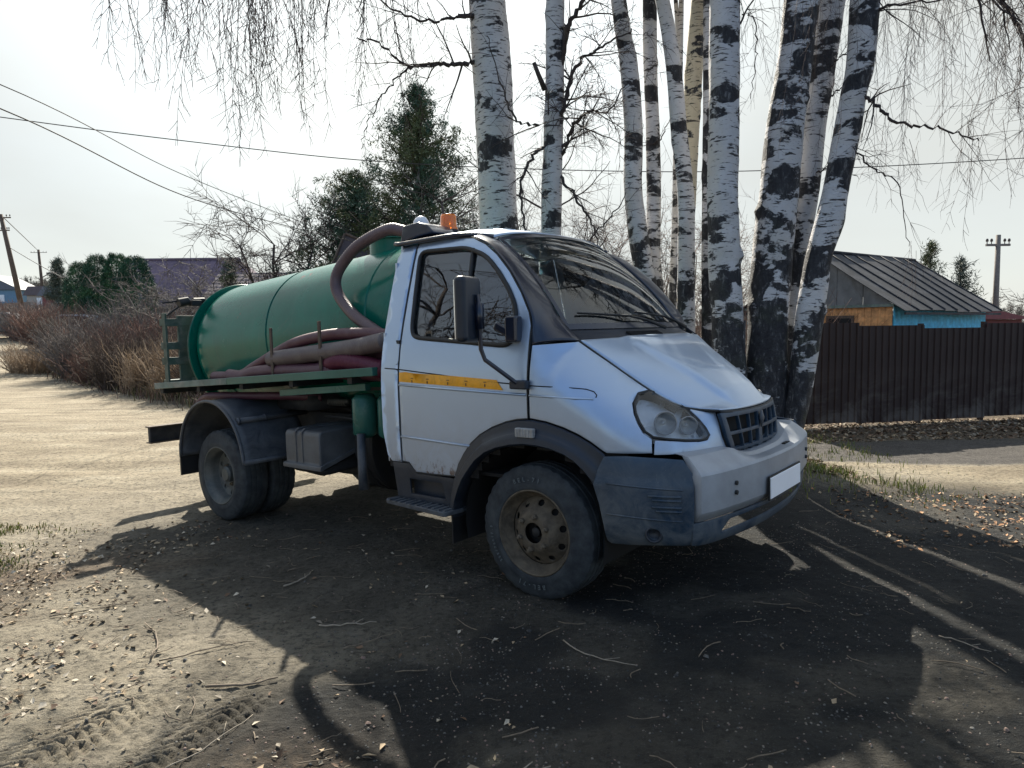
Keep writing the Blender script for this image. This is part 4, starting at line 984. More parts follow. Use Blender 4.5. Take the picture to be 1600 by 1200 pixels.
# ------------------------------------------------------------------ wheels
def wheel(x, y, sg, deep, steer=0):
    """outer face at y (sg*), axle along y"""
    tw = .235
    prof = [(.245, .0), (.252, -.012), (.275, -.017), (.292, -.014), (.315, -.006), (.345, -.001), (.362, .003), (.374, .009), (.3845, .018), (.388, .030), (.388, .055), (.380, .058), (.380, .066), (.389, .069), (.390, .098), (.381, .101), (.381, .111), (.390, .114), (.390, .145), (.381, .148), (.381, .157), (.389, .16), (.388, .195), (.383, .212), (.365, .232), (.31, .236), (.25, .225)]
    def mod(r, h, k, j):
        if j in (7, 8, 9, 22, 23, 24) and (k % 3 == 0): return r - .007
        if j in (4, 5) and k % 2: return r - .0008
        return r
    w = MB()
    if deep:
        w.lathe([(.247, -.002), (.250, -.010), (.243, -.014), (.236, -.006), (.230, .012), (.214, .02), (.205, .06), (.198, .11), (.192, .118), (.175, .122), (.15, .118), (.12, .115), (.09, .122), (.0005, .122)], 56, 'Y')
    else:
        w.lathe([(.247, -.002), (.250, -.010), (.243, -.014), (.236, -.004), (.230, .022), (.214, .035), (.203, .055), (.196, .062)], 56, 'Y')
    w.v = [(v[0], sg * -1 * v[1], v[2]) for v in w.v]
    wo = w.build('wheel', M['rimgrey'] if deep else M['rim'], truck, True); wo.location = (x, sg * y, .39); wo.rotation_euler = (0, 0, steer)
    t = MB(); t.lathe(prof, 108, 'Y', mod=mod, close=False); t.v = [(v[0], sg * -1 * v[1], v[2]) for v in t.v]
    t.build('tyre', M['tyre'], wo, auto=28)
    # ventilated disc
    circ = [(.199 * math.cos(a), .199 * math.sin(a)) for a in [i * math.pi / 28 for i in range(56)]]
    holes = []
    for i in range(10):
        a0 = i * math.pi / 5 + .2; h = []
        for k in range(10):
            b = k * math.pi / 5; rr = .168 + .0175 * math.cos(b); aa = a0 + .125 * math.sin(b); h.append((rr * math.cos(aa), rr * math.sin(aa)))
        holes.append(h)
    holes.append([(.060 * math.cos(i * math.pi / 10), .060 * math.sin(i * math.pi / 10)) for i in range(20)])
    def disc(a, b):
        r = math.hypot(a, b)
        d = interp(r, [.05, .075, .115, .128, .150, .18, .20], [-.012, -.010, -.006, .016, .038, .056, .072]) if not deep else interp(r, [.05, .12, .15, .18, .20], [.125, .13, .12, .11, .10])
        return (a, -sg * d, b)
    dm = panel('wheel_disc', circ, disc, M['rim'] if not deep else M['rimgrey'], wo, holes, .02, .008, (0, sg, 0))
    n = MB(); n.lathe([(.075, .05), (.060, .048), (.032, .045), (.028, .012), (.012, .004), (.0005, .003)] if not deep else [(.07, .12), (.068, .06), (.05, .045), (.0005, .045)], 24, 'Y'); n.v = [(v[0], sg * -1 * v[1], v[2]) for v in n.v]
    n.build('hub', M['rubber'] if not deep else M['rimgrey'], wo, auto=40)
    n = MB(); n.lathe([(.016, .02), (.016, -.016), (.010, -.02), (.010, -.03), (.0005, -.031)], 6, 'Y'); n.v = [(v[0], sg * -1 * v[1], v[2]) for v in n.v]
    nm = None
    for i in range(6):
        a = i * math.pi / 3 + .35; off = -.010 if not deep else .125
        if nm is None: no = n.build('wheel_nut', M['rim'], wo); nm = no.data
        else: no = obj('wheel_nut', nm, wo)
        no.location = (.097 * math.cos(a), -sg * off, .097 * math.sin(a))
    # brake drum behind
    d = MB(); d.lathe([(.0005, .07), (.17, .07), (.17, .2), (.0005, .2)], 28, 'Y'); d.v = [(v[0], sg * -1 * v[1], v[2]) for v in d.v]
    if not deep: d.build('brake_drum', M['black'], wo, True)
    return wo
fwh = wheel(0, 1.0, -1, False, 0); wheel(0, 1.0, 1, False, 0)
# raised lettering on the near front tyre
def letters(txt, ang, rad, size, out):
    """embossed letters following the sidewall"""
    step = size * .92 / rad
    for i, ch in enumerate(txt):
        cu = bpy.data.curves.new('lettering', 'FONT'); cu.body = ch; cu.size = size; cu.align_x = 'CENTER'; cu.extrude = .0012; cu.offset = .0006
        to = bpy.data.objects.new('lettering', cu); col.objects.link(to); dg = bpy.context.evaluated_depsgraph_get(); me = bpy.data.meshes.new_from_object(to.evaluated_get(dg)); bpy.data.objects.remove(to)
        a = ang - (i - (len(txt) - 1) / 2) * step
        # letter plane: x -> tangent, y -> radial, z -> outwards (-Y)
        rx = Vector((math.sin(a), 0, -math.cos(a))); ry = Vector((math.cos(a), 0, math.sin(a))); rz = Vector((0, -1, 0))
        m = Matrix((rx, ry, rz)).transposed().to_4x4(); m.translation = ry * rad + rz * out
        me.transform(m); me.materials.append(M['tyreletter']); o = obj('lettering', me, fwh)
M['tyreletter'] = simple('dusty_tyre_letters', (.10, .12, .13), .8, var=.2)
letters('BEL-71', math.pi / 2 + .12, .296, .036, .016); letters('BEL-71', -math.pi / 2 - .05, .296, .036, .016); letters('225/75R17.5', math.pi + .35, .298, .022, .016)
for sg in (-1, 1):
    wheel(-3.31, 1.04, sg, True); w2 = wheel(-3.31, .775, sg, True)

# ------------------------------------------------------------------ chassis
mb = MB()
for sg in (-1, 1):
    mb.beam((-4.55, sg * .40, .80), (-1.0, sg * .40, .80), .06, .20); mb.beam((-1.0, sg * .40, .80), (-.3, sg * .40, .62), .06, .16); mb.beam((-.3, sg * .40, .62), (.8, sg * .40, .62), .06, .14)
for x in (-4.4, -3.7, -2.9, -2.3, -1.6, -1.0, .5): mb.box((x, 0, .79 if x < 0 else .62), (.07, .8, .12))
mb.build('chassis_frame', M['dustblack'], truck, bevel=.008)
mb = MB(); mb.tube([(-3.31, -.6, .39), (-3.31, .6, .39)], .07, 12); mb.lathe([(.0005, -.2), (.13, -.15), (.19, 0), (.13, .15), (.0005, .2)], 18, 'Y', (-3.31, 0, .39)); mb.tube([(0, -.8, .36), (0, .8, .36)], .05, 8); mb.tube([(-3.15, 0, .42), (-1.6, 0, .6), (-.5, 0, .62)], .045, 10)
mb.build('axle', M['black'], truck, True)
for sg in (-1, 1):
    mb = MB()
    for i in range(5): 
        L = .75 - i * .12; mb.tube([(-3.31 - L, sg * .40, .60 + .1 * (L / .75) ** 2 - .02 * i), (-3.31, sg * .40, .52 - .02 * i), (-3.31 + L, sg * .40, .60 + .1 * (L / .75) ** 2 - .02 * i)], .02, 4)
    mb.build('leaf_spring', M['black'], truck)
mb = MB(); mb.box((-.55, 0, .50), (.9, .6, .30)); mb.box((-.1, 0, .75), (.7, .7, .5)); mb.build('engine', M['black'], truck, bevel=.04)
# rear underride beam
mb = MB(); mb.box((-4.66, 0, .645), (.05, 2.0, .15)); rb = mb.build('rear_bar', M['dustblack'], truck, bevel=.008)
mb = MB(); mb.box((-4.66, 0, .722), (.09, 2.02, .012)); mb.box((-4.66, 0, .568), (.09, 2.02, .012)); mb.build('bar_lip', M['rust'], rb)
mb = MB()
for sg in (-1, 1): mb.beam((-4.62, sg * .40, .64), (-4.35, sg * .40, .78), .06, .06)
mb.build('bar_strut', M['dustblack'], truck)
# rear fenders
for sg in (-1, 1):
    def fen_(u, v, r=.505):
        a = R(178 - 178 * u + 2); 
        cx, cz = -3.27, .53
        x = cx + (r + .0) * math.cos(a); z = cz + r * math.sin(a)
        if u > .93: x += (u - .93) * .1
        return (x, sg * (1.135 - .60 * v), z)
    mb = MB(); mb.grid(fen_, 44, 8); rfn = mb.build('rear_fender', M['fender'], truck, True, solid=.012)
    mb = MB()
    P = [Vector(fen_(u, 0)) for u in [i / 40 for i in range(41)]]; mb.tube(P, .014, 6)
    a, b = fen_(1, 0), fen_(1, 1); mb.box(((a[0] + b[0]) / 2 + .012, (a[1] + b[1]) / 2, a[2] + .015), (.03, .60, .035))
    mb.build('fender_rim', M['fender'], rfn, True)
    mb = MB(); mb.tube([(-2.885, sg * 1.09, .885), (-2.885, sg * .45, .895)], .024, 10); mb.tube([(-2.885, sg * 1.10, .885), (-2.885, sg * 1.085, .885)], .03, 10); mb.tube([(-2.885, sg * .86, .888), (-2.885, sg * .85, .888)], .032, 10)
    mb.build('fender_tube', M['fender'], rfn, True)
    mb = MB(); mb.box((-3.80, sg * .85, .50), (.02, .56, .28)); mb.build('mud_flap', M['rubber'], truck)
# fuel tank
def tankprof(off=0): return rounded([(-1.01 - off, .575), (-1.01 - off, .83), (-.96, .855), (-.50, .855), (-.50, .76), (-.66, .72)], .05)
mb = MB(); mb.prism(rounded([(-1.0, .565), (-1.0, .84), (-.52, .85), (-.50, .70)], .045), lambda a, b: (-2.385, a, b), lambda a, b: (-1.955, a, b)); ft = mb.build('fuel_tank', M['tankgrey'], truck, bevel=.03, seg=4)
mb = MB(); mb.prism(rounded([(-1.015, .548), (-1.015, .585), (-.50, .73), (-.50, .70)], .01), lambda a, b: (-2.405, a, b), lambda a, b: (-1.935, a, b)); mb.build('tank_flange', M['tankgrey'], ft, bevel=.006)
mb = MB()
for x in (-2.25, -2.17): mb.prism([(-1.006, .60), (-1.006, .83), (-.97, .856), (-.5, .862), (-.5, .85), (-.9, .84), (-.985, .82), (-.99, .6)], lambda a, b: (x - .012, a, b), lambda a, b: (x + .012, a, b))
mb.build('tank_strap', M['tankgrey'], ft, bevel=.003)
mb = MB(); mb.prism([(-.99, .545), (-.5, .68), (-.48, .52), (-.92, .50)], lambda a, b: (-2.37, a, b), lambda a, b: (-1.97, a, b)); mb.build('tank_belly', M['dustblack'], truck, bevel=.03)
# exhaust under the tank
mb = MB(); mb.tube([(-2.6, -.52, .47), (-2.3, -.52, .46), (-1.3, -.4, .45)], .04, 10); mb.tube([(-2.3, -.45, .50), (-1.7, -.45, .50)], .09, 14); mb.build('exhaust', M['dustblack'], truck, True)
# green air cylinders and pipe
for (x, r, y) in ((-1.665, .092, -.80), (-1.46, .075, -.76)):
    mb = MB(); mb.lathe([(.0005, .80), (r * .7, .802), (r, .83), (r, 1.08), (r * .7, 1.115), (.0005, 1.12)], 24, 'Z', (x, y, 0)); mb.build('air_cylinder', M['greenframe'], truck, True)
mb = MB(); mb.tube([(-1.60, -.90, .84), (-1.60, -.90, .60), (-1.59, -.90, .44)], [.03, .032, .04], 10); mb.build('drain_pipe', M['fender'], truck, True)
# spare wheel carried across behind the cab
t = MB(); t.lathe([(.20, -.10), (.27, -.115), (.33, -.115), (.37, -.10), (.385, -.08), (.378, -.03), (.378, -.02), (.386, -.015), (.386, .015), (.378, .02), (.378, .03), (.385, .08), (.37, .10), (.33, .115), (.2, .10)], 72, 'X', (-1.80, -.35, .70), mod=lambda r, h, k, j: r - .008 if (j in (3, 4, 9, 10, 5, 8) and k % 3 == 0) else r)
sp = t.build('spare_tyre', M['rubber'], truck, auto=28)
# clutter between frame and deck
mb = MB()
mb.tube([(-2.72, -.48, 1.0), (-2.25, -.48, 1.01)], .02, 8)
for i in range(9): mb.lathe([(.024, -.006), (.034, 0), (.024, .006)], 12, 'X', (-2.52 + i * .03, -.48, 1.0))
mb.tube([(-2.75, -.35, .95), (-2.6, -.5, 1.02), (-2.55, -.6, .97)], .012, 6)
mb.build('coupling', M['rimgrey'], truck, True)
mb = MB()
for (a, b, r) in (((-2.6, -.3, .95), (-1.3, -.5, .88), .018), ((-2.5, -.2, 1.0), (-1.3, -.3, 1.0), .025), ((-2.0, -.5, .90), (-1.9, -.3, 1.1), .015), ((-2.4, -.6, .9), (-1.6, -.62, 1.0), .012)): mb.tube([a, ((a[0] + b[0]) / 2, (a[1] + b[1]) / 2 - .03, (a[2] + b[2]) / 2 - .05), b], r, 8)
mb.box((-2.1, .05, .97), (1.5, .72, .22)); mb.box((-2.75, -.2, 1.0), (.5, .9, .12)); mb.build('pump_lines_and_filler', M['dustblack'], truck, True)  # both boxes are added to darken the open gap under the deck
mb = MB(); mb.lathe([(.0005, -.18), (.13, -.18), (.13, .18), (.0005, .18)], 24, 'X', (-2.05, -.28, 1.0)); mb.build('vacuum_pump', M['greenframe'], truck, auto=40)

# ------------------------------------------------------------------ deck and tank
DZ = lambda x: 1.125 + .053 * (x + 4.41)
for sg in (-1, 1):
    mb = MB(); mb.beam((-4.43, sg * 1.0, DZ(-4.43) + .005), (-3.15, sg * 1.0, DZ(-3.15) + .005), .05, .055); mb.build('deck_rail', M['railgrey'], truck, bevel=.004)
    mb = MB(); mb.beam((-3.148, sg * 1.0, DZ(-3.148) + .005), (-1.30, sg * 1.0, DZ(-1.3) + .005), .05, .058); mb.build('deck_rail', M['greenframe'], truck, bevel=.004)
    mb = MB(); mb.beam((-2.54, sg * .9, 1.108), (-1.5, sg * .9, 1.178), .05, .05); mb.build('lower_rail', M['greenframe'], truck, bevel=.004)
mb = MB()
for x in (-4.38, -3.7, -3.0, -2.3, -1.6): mb.beam((x, -.98, DZ(x) - .04), (x, .98, DZ(x) - .04), .05, .06)
for sg in (-1, 1): mb.beam((-4.4, sg * .40, DZ(-4.4) - .10), (-1.35, sg * .40, DZ(-1.35) - .10), .08, .10)
mb.build('subframe', M['dustblack'], truck)
mb = MB(); n = 1
mb.add([(-4.36, -.96, DZ(-4.36) + .0), (-1.32, -.96, DZ(-1.32) + .0), (-1.32, .96, DZ(-1.32)), (-4.36, .96, DZ(-4.36))], [(0, 1, 2, 3)]); mb.build('deck_plate', M['greenframe'], truck, solid=.008)
for x in (-2.57, -1.95):
    mb = MB(); mb.box((x, -.955, DZ(x) + .20), (.03, .012, .40)); mb.box((x, .955, DZ(x) + .20), (.03, .012, .40)); mb.build('rack_post', M['rust'], truck, bevel=.002)
AX = Vector((1, 0, .065)).normalized(); AZ = Vector((-.065, 0, 1)).normalized(); AY = Vector((0, 1, 0))
T0 = Vector((-1.8, 0, 1.62))
def tpt(r, a, l): return T0 + AX * l + (AY * math.sin(a) + AZ * math.cos(a)) * r
def revolve(name, prof, mat, parent, n=72, **k):
    mb = MB(); m = len(prof)
    for i in range(n):
        a = 2 * math.pi * i / n
        for (r, l) in prof: mb.v.append(tuple(tpt(r, a, l)))
    for i in range(n):
        i2 = (i + 1) % n
        for j in range(m - 1): mb.f.append((i * m + j, i * m + j + 1, i2 * m + j + 1, i2 * m + j))
    return mb.build(name, mat, parent, **k)
tr = .648
prof = [(.0005, -2.66), (.35, -2.655), (.52, -2.64), (.60, -2.60), (.632, -2.55), (.645, -2.47)] + [(tr, l) for l in (-2.4, -2.2, -1.9, -1.6, -1.33)] + [(tr - .006, -1.322), (tr - .006, -1.315), (tr + .002, -1.307)] + [(tr + .002, l) for l in (-1.1, -.8, -.5, -.2, -.01)] + [(tr - .006, .0), (tr - .006, .006), (tr, .014)] + [(tr, .16), (.645, .24), (.63, .32), (.59, .40), (.50, .46), (.35, .49), (.0005, .50)]
tank = revolve('tank', prof, M['green'], truck, auto=30)
tagp = tank
revolve('weld_band', [(tr + .001, -1.34), (tr + .006, -1.335), (tr + .006, -1.328), (tr + .001, -1.325)], M['green'], tank, auto=30)
revolve('rear_flange', [(.60, -2.62), (.672, -2.62), (.676, -2.628), (.672, -2.64), (.62, -2.645)], M['green'], tank, auto=40)
revolve('rear_lid', [(.0005, -2.80), (.3, -2.79), (.5, -2.74), (.60, -2.69), (.65, -2.675), (.668, -2.67), (.668, -2.648), (.6, -2.647)], M['ladder'], tank, auto=40)
# saddles
for l in (-2.2, -1.3, -.3):
    mb = MB()
    P = [tpt(.66, a, l) for a in [math.pi + t * .9 for t in (-1, -.6, -.3, 0, .3, .6, 1)]]
    bot = [Vector((p.x, p.y, DZ(p.x) - .01)) for p in P]
    w = AX * .04
    mb.v = [tuple(p - w) for p in P + bot] + [tuple(p + w) for p in P + bot]; m = len(P)
    for i in range(m - 1):
        mb.f += [(i, i + 1, m + i + 1, m + i), (2 * m + i, 3 * m + i, 3 * m + i + 1, 2 * m + i + 1), (i, 2 * m + i, 2 * m + i + 1, i + 1)]
    mb.build('tank_saddle', M['greenframe'], truck)
# manhole
mc = Vector((-2.22, 0, 0)); 
mh = MB(); mh.lathe([(.205, 2.20), (.205, 2.325), (.235, 2.33), (.235, 2.352), (.225, 2.356), (.10, 2.372), (.0005, 2.375)], 40, 'Z', (-2.13, -.02, 0)); mho = mh.build('manhole', M['green'], tank, auto=35)
mh = MB(); mh.lathe([(.238, 2.335), (.243, 2.345), (.238, 2.36), (.0005, 2.378)], 40, 'Z', (-2.13, -.02, .004)); mh.tube([(-2.3, -.1, 2.38), (-2.13, -.1, 2.405), (-1.95, -.1, 2.38)], .01, 6); mh.build('manhole_lid', M['dustblack'], mho, auto=35)
mh = MB(); mh.lathe([(.05, 2.10), (.05, 2.29), (.065, 2.29), (.065, 2.31), (.0005, 2.31)], 20, 'Z', (-1.5, -.42, 0)); mh.tube([(-1.5, -.42, 2.25), (-1.40, -.5, 2.26), (-1.36, -.57, 2.25)], .03, 10); mh.build('suction_outlet', M['dustblack'], tank, auto=35)
# lid clamp and lever at the rear top
mb = MB(); mb.tube([(-4.52, -.70, 1.92), (-4.52, -.60, 1.94)], .045, 12); mb.tube([(-4.5, -.56, 1.945), (-4.5, -.44, 1.95)], .028, 10); mb.tube([(-4.56, -.84, 1.92), (-4.54, -.6, 1.95)], .009, 6); mb.tube([(-4.56, -.80, 1.80), (-4.53, -.63, 1.93)], .010, 6); mb.box((-4.5, -.54, 1.92), (.08, .10, .06)); mb.build('lid_clamp', M['rubber'], tank, bevel=.006)
# ladder
lad = MB()
lad.box((-4.62, -.80, 1.475), (.07, .02, .70)); lad.box((-4.60, -.585, 1.45), (.03, .20, .70))
lo = lad.build('ladder', M['ladder'], truck, bevel=.003)
sm = None
for (z, ya, yb) in ((1.765, -.815, -.50), (1.535, -.81, -.555), (1.385, -.81, -.55), (1.165, -.805, -.49)):
    mb = MB(); mb.box((-4.64, (ya + yb) / 2, z), (.11, yb - ya, .008)); mb.box((-4.585, (ya + yb) / 2, z - .032), (.010, yb - ya, .072)); mb.box((-4.695, (ya + yb) / 2, z - .032), (.008, yb - ya, .07)); mb.box((-4.64, ya + .004, z - .03), (.11, .008, .065)); mb.build('rung', M['ladder'], lo, bevel=.002)
mb = MB(); mb.beam((-4.6, -.56, 1.16), (-4.45, -.50, 1.12), .05, .05); mb.build('ladder_foot', M['ladder'], lo)

# ------------------------------------------------------------------ hoses
def smoothpath(P, n=14): return catm(P, n)
def corr(P, r, pitch, amp):
    """resample and ring a hose"""
    L = [0.0]
    for a, b in zip(P, P[1:]): L.append(L[-1] + math.dist(a, b))
    tot = L[-1]; k = int(tot / (pitch / 3)); out, rr = [], []; j = 0
    for i in range(k + 1):
        s = tot * i / k
        while j < len(L) - 2 and L[j + 1] < s: j += 1
        t = (s - L[j]) / max(1e-6, L[j + 1] - L[j]); out.append(tuple(P[j][q] + (P[j + 1][q] - P[j][q]) * t for q in range(3)))
        rr.append(r + (amp if i % 3 == 0 else -amp * .6))
    return out, rr
def hose(name, P, r, mat, pitch, amp, parent=None, n=16):
    p, rr = corr(smoothpath(P), r, pitch, amp); mb = MB(); mb.tube(p, rr, n); return mb.build(name, mat, parent, True)
hose('tank_hose', [(-1.36, -.56, 2.25), (-1.44, -.58, 2.285), (-1.56, -.61, 2.30), (-1.83, -.65, 2.215), (-2.02, -.67, 2.08), (-2.075, -.69, 1.96), (-2.02, -.70, 1.837), (-1.82, -.73, 1.69), (-1.60, -.75, 1.585), (-1.42, -.77, 1.51), (-1.25, -.80, 1.44)], .043, M['hose_arch'], .02, .0012, truck)
HI = TM
def top_hose(label, P, r, mat, pitch, amp):
    o = hose('suction_hose', P, r, mat, pitch, amp)
    o.data.transform(TM); tag(o, label, 'hose', 'suction hoses stowed along the truck deck'); return o
top_hose('plum coloured hose arching over the top of the stowed hose bundle', [(-3.66, -.84, DZ(-3.66) + .055), (-3.213, -.86, 1.235), (-2.957, -.86, 1.317), (-2.561, -.86, 1.451), (-2.324, -.86, 1.510), (-2.033, -.86, 1.545), (-1.805, -.86, 1.555), (-1.487, -.86, 1.55), (-1.29, -.86, 1.53)], .043, M['hose_purple'], .016, .0012)
g = top_hose('thick grey ribbed hose in the middle of the bundle with open rear end', [(-2.66, -.90, 1.375), (-2.308, -.90, 1.402), (-1.835, -.905, 1.436), (-1.547, -.91, 1.462), (-1.29, -.91, 1.495)], .063, M['hose_grey'], .018, .0018)
top_hose('brownish purple hose lying lowest on the green deck rail', [(-3.30, -.90, DZ(-3.3) + .05), (-3.1, -.90, 1.225), (-2.9, -.90, 1.262), (-2.575, -.90, 1.282), (-2.2, -.90, 1.285), (-1.96, -.90, 1.29), (-1.6, -.86, 1.275), (-1.29, -.82, 1.27)], .057, M['hose_purple'], .02, .0015)
top_hose('dark red hose with coarse spiral ribs next to the cab', [(-2.05, -.83, 1.33), (-1.881, -.90, 1.345), (-1.71, -.925, 1.356), (-1.522, -.925, 1.338), (-1.29, -.925, 1.298)], .058, M['hose_red'], .030, .0075)
top_hose('dark hose end hanging under the deck above the rear wheel', [(-3.78, -.93, .985), (-3.70, -.93, 1.03), (-3.55, -.93, 1.056), (-3.2, -.85, 1.06), (-2.7, -.7, 1.06), (-2.5, -.55, 1.04)], .033, M['hose_purple'], .02, .0012)
top_hose('dark purple hose half hidden behind the grey hose', [(-2.9, -.75, 1.27), (-2.4, -.74, 1.33), (-1.8, -.76, 1.37), (-1.29, -.78, 1.40)], .05, M['hose_purple'], .02, .0015)
# ------------------------------------------------------------------ trees
class Tubes:
    """many thin tubes joined quickly"""
    def __init__(s): s.V = []; s.F = []; s.n = 0
    def add(s, P, r, k=3):
        P = np.asarray(P, float); n = len(P); r = np.broadcast_to(np.asarray(r, float), (n,))
        d = P[-1] - P[0]; d = d / (np.linalg.norm(d) + 1e-9)
        u = np.cross(d, (0, 0, 1.0)) if abs(d[2]) < .9 else np.cross(d, (1.0, 0, 0)); u /= np.linalg.norm(u) + 1e-9; w = np.cross(d, u)
        a = np.arange(k) * 2 * np.pi / k
        ring = np.cos(a)[:, None] * u + np.sin(a)[:, None] * w
        V = P[:, None, :] + ring[None] * r[:, None, None]
        i = np.arange(n - 1)[:, None] * k; j = np.arange(k)[None]; j2 = (j + 1) % k
        F = np.stack([i + j, i + j2, i + k + j2, i + k + j], -1).reshape(-1, 4) + s.n
        s.V.append(V.reshape(-1, 3)); s.F.append(F); s.n += n * k
    def mesh(s, name, mat, smooth=True): return mesh_np(name, np.concatenate(s.V), np.concatenate(s.F), mat, smooth)

def mk_birch(name, darkz=1.1, amt=0.0, tint=(.62, .615, .63)):
    t = NT(name); v = t.co()
    base = t.mix(t.noise(3.5, 6, .65, v), tuple(x * .72 for x in tint), tint)
    ochre = t.ramp(t.noise(1.6, 4, .6, v), [(.5, 0.0), (.75, .5)]); base = t.mix(ochre, base, (.52, .45, .34))
    # thin horizontal lenticels
    lv = t.co(scale=(7, 7, 46)); l1 = t.noise(1.0, 3, .6, lv, .4); base = t.mix(t.ramp(l1, [(.585, 0.0), (.615, .95)]), base, (.018, .015, .016))
    lv2 = t.co(scale=(22, 22, 120)); l2 = t.noise(1.0, 2, .5, lv2); base = t.mix(t.ramp(l2, [(.66, 0.0), (.70, .6)]), base, (.10, .085, .08))
    # big black scars
    sv = t.co(scale=(2.5, 2.5, 4.4)); s1 = t.noise(1.0, 8, .60, sv, .2)
    z = t.sep(v, 2)
    zr = t.n.new('ShaderNodeMapRange'); t.l.new(z, zr.inputs[0]); zr.inputs[1].default_value = 3.2; zr.inputs[2].default_value = -.2; zr.inputs[3].default_value = 0.0; zr.inputs[4].default_value = .16
    sm = t.math('ADD', t.math('ADD', s1, zr.outputs[0]), amt); f = t.ramp(sm, [(.555, 0.0), (.58, 1.0)])
    crack = t.ramp(t.noise(1.0, 7, .7, t.co(scale=(20, 20, 9)), .6), [(.35, (.006, .006, .009)), (.55, (.03, .03, .035)), (.66, (.16, .16, .16)), (.70, (.04, .035, .035))])
    base = t.mix(f, base, crack)
    moss = t.math('MULTIPLY', t.ramp(t.noise(2.3, 5, .6, v), [(.52, 0.0), (.68, .7)]), t.math('MULTIPLY', zr.outputs[0], 5.0)); base = t.mix(moss, base, (.045, .06, .015))
    t.set(color=base, rough=.75)
    h = t.math('SUBTRACT', t.noise(1.0, 6, .7, t.co(scale=(16, 16, 40))), t.math('MULTIPLY', f, .35)); t.bump(h, .8, .02)
    return t.m
M['birch'] = mk_birch('birch_bark'); M['birch_dark'] = mk_birch('birch_bark_old', 2, .022); M['birch_ochre'] = mk_birch('birch_bark_ochre', 1, 0, (.68, .60, .45)); M['birch_black'] = mk_birch('birch_bark_black', 2, .055)
M['limb'] = simple('dark_branch_bark', (.045, .034, .032), .85, var=.4, scale=12, bump=.4)
M['twig'] = simple('birch_twig', (.045, .030, .030), .8, var=.3)
M['twigpale'] = simple('pale_twig', (.15, .125, .105), .8, var=.3)

def trunk_mesh(path, name, mat, seed=0, k=26, step=.045):
    """path: list (x,y,z,r) top..base; smooth, lumpy, flared"""
    P = [tuple(p) for p in path][::-1]; C_ = catm(P, 12); out = []; acc = 0
    L = [0.0]
    for a, b in zip(C_, C_[1:]): L.append(L[-1] + math.dist(a[:3], b[:3]))
    n = int(L[-1] / step); C_ = np.array(C_); L = np.array(L); s = np.linspace(0, L[-1], n + 1)
    Q = np.stack([np.interp(s, L, C_[:, i]) for i in range(4)], 1)
    a = np.arange(k) * 2 * np.pi / k
    A, S = np.meshgrid(a, s)
    lump = fbm(np.cos(A) * 1.3 + seed * 7 + 5, S * 1.6 + np.sin(A) * 1.3, seed, 4) - .5
    rr = Q[:, 3][:, None] * (1 + .16 * lump + .025 * np.sin(3 * A + seed + S) + .05 * (fbm(np.cos(A) * 5 + 9, S * 11 + np.sin(A) * 5, seed + 3, 2) - .5))
    # knots
    rg = np.random.RandomState(seed)
    for _ in range(int(L[-1] / 1.2)):
        ka, ks, kw = rg.uniform(0, 2 * np.pi), rg.uniform(.5, L[-1]), rg.uniform(.05, .11)
        da = np.angle(np.exp(1j * (A - ka))); rr = rr + Q[:, 3][:, None] * rg.uniform(.08, .2) * np.exp(-(da / .5) ** 2 - ((S - ks) / kw) ** 2)
    V = np.stack([Q[:, 0][:, None] + rr * np.cos(A), Q[:, 1][:, None] + rr * np.sin(A), Q[:, 2][:, None] + 0 * A], -1).reshape(-1, 3)
    i = np.arange(n)[:, None] * k; j = np.arange(k)[None]; j2 = (j + 1) % k
    F = np.stack([i + j, i + j2, i + k + j2, i + k + j], -1).reshape(-1, 4)
    return mesh_np(name, V, F, mat, True)

def grow(T, W, start, d, L, r, rg, level, droop=.25, wig=.22, twig=True, kids=5, tr=.0022):
    """one limb with side limbs; thin ends go to W"""
    n = max(4, int(L / .16)); P = [np.array(start, float)]; d = np.array(d, float); d /= np.linalg.norm(d); dirs = [d.copy()]
    for i in range(n):
        d = d + rg.normal(0, wig, 3) * .42; d[2] -= droop * .1 * (i / n) * 2; d /= np.linalg.norm(d); P.append(P[-1] + d * L / n); dirs.append(d.copy())
    rad = r * (1 - .72 * np.linspace(0, 1, n + 1))
    (T if r > .008 else W).add(P, rad, 6 if r > .02 else 4 if r > .008 else 3)
    if level > 0:
        for _ in range(kids):
            t = rg.uniform(.2, .98); i = int(t * n); b = dirs[i] + rg.normal(0, .75, 3); b /= np.linalg.norm(b)
            grow(T, W, P[i], b, L * rg.uniform(.35, .62), max(tr, rad[i] * .55), rg, level - 1, droop * 1.3, wig, twig, kids, tr)
def strand(W, start, L, rg, r=.0026, drift=(0, 0), side=True, out=None):
    """a hanging birch shoot with short side shoots"""
    n = max(5, int(L / .13)); P = [np.array(start, float)]; d = np.array([rg.normal(0, .25) + drift[0], rg.normal(0, .25) + drift[1], -.8]); sw = rg.uniform(0, 6); 
    for i in range(n):
        d = d + np.array([rg.normal(0, .07), rg.normal(0, .07), -.12]); d /= np.linalg.norm(d); P.append(P[-1] + d * L / n)
    W.add(P, r * (1 - .6 * np.linspace(0, 1, n + 1)), 3)
    if side:
        for i in range(1, n):
            for _ in range(rg.randint(1, 3)):
                b = np.array([rg.normal(0, .42), rg.normal(0, .42), -.75]); l = rg.uniform(.10, .42) * (1 if i < n * .8 else .6)
                Q = [P[i]]
                for q in range(3):
                    b = b + rg.normal(0, .16, 3); b /= np.linalg.norm(b); Q.append(Q[-1] + b * l / 3)
                W.add(Q, [r * .6, r * .55, r * .5, r * .35], 3)
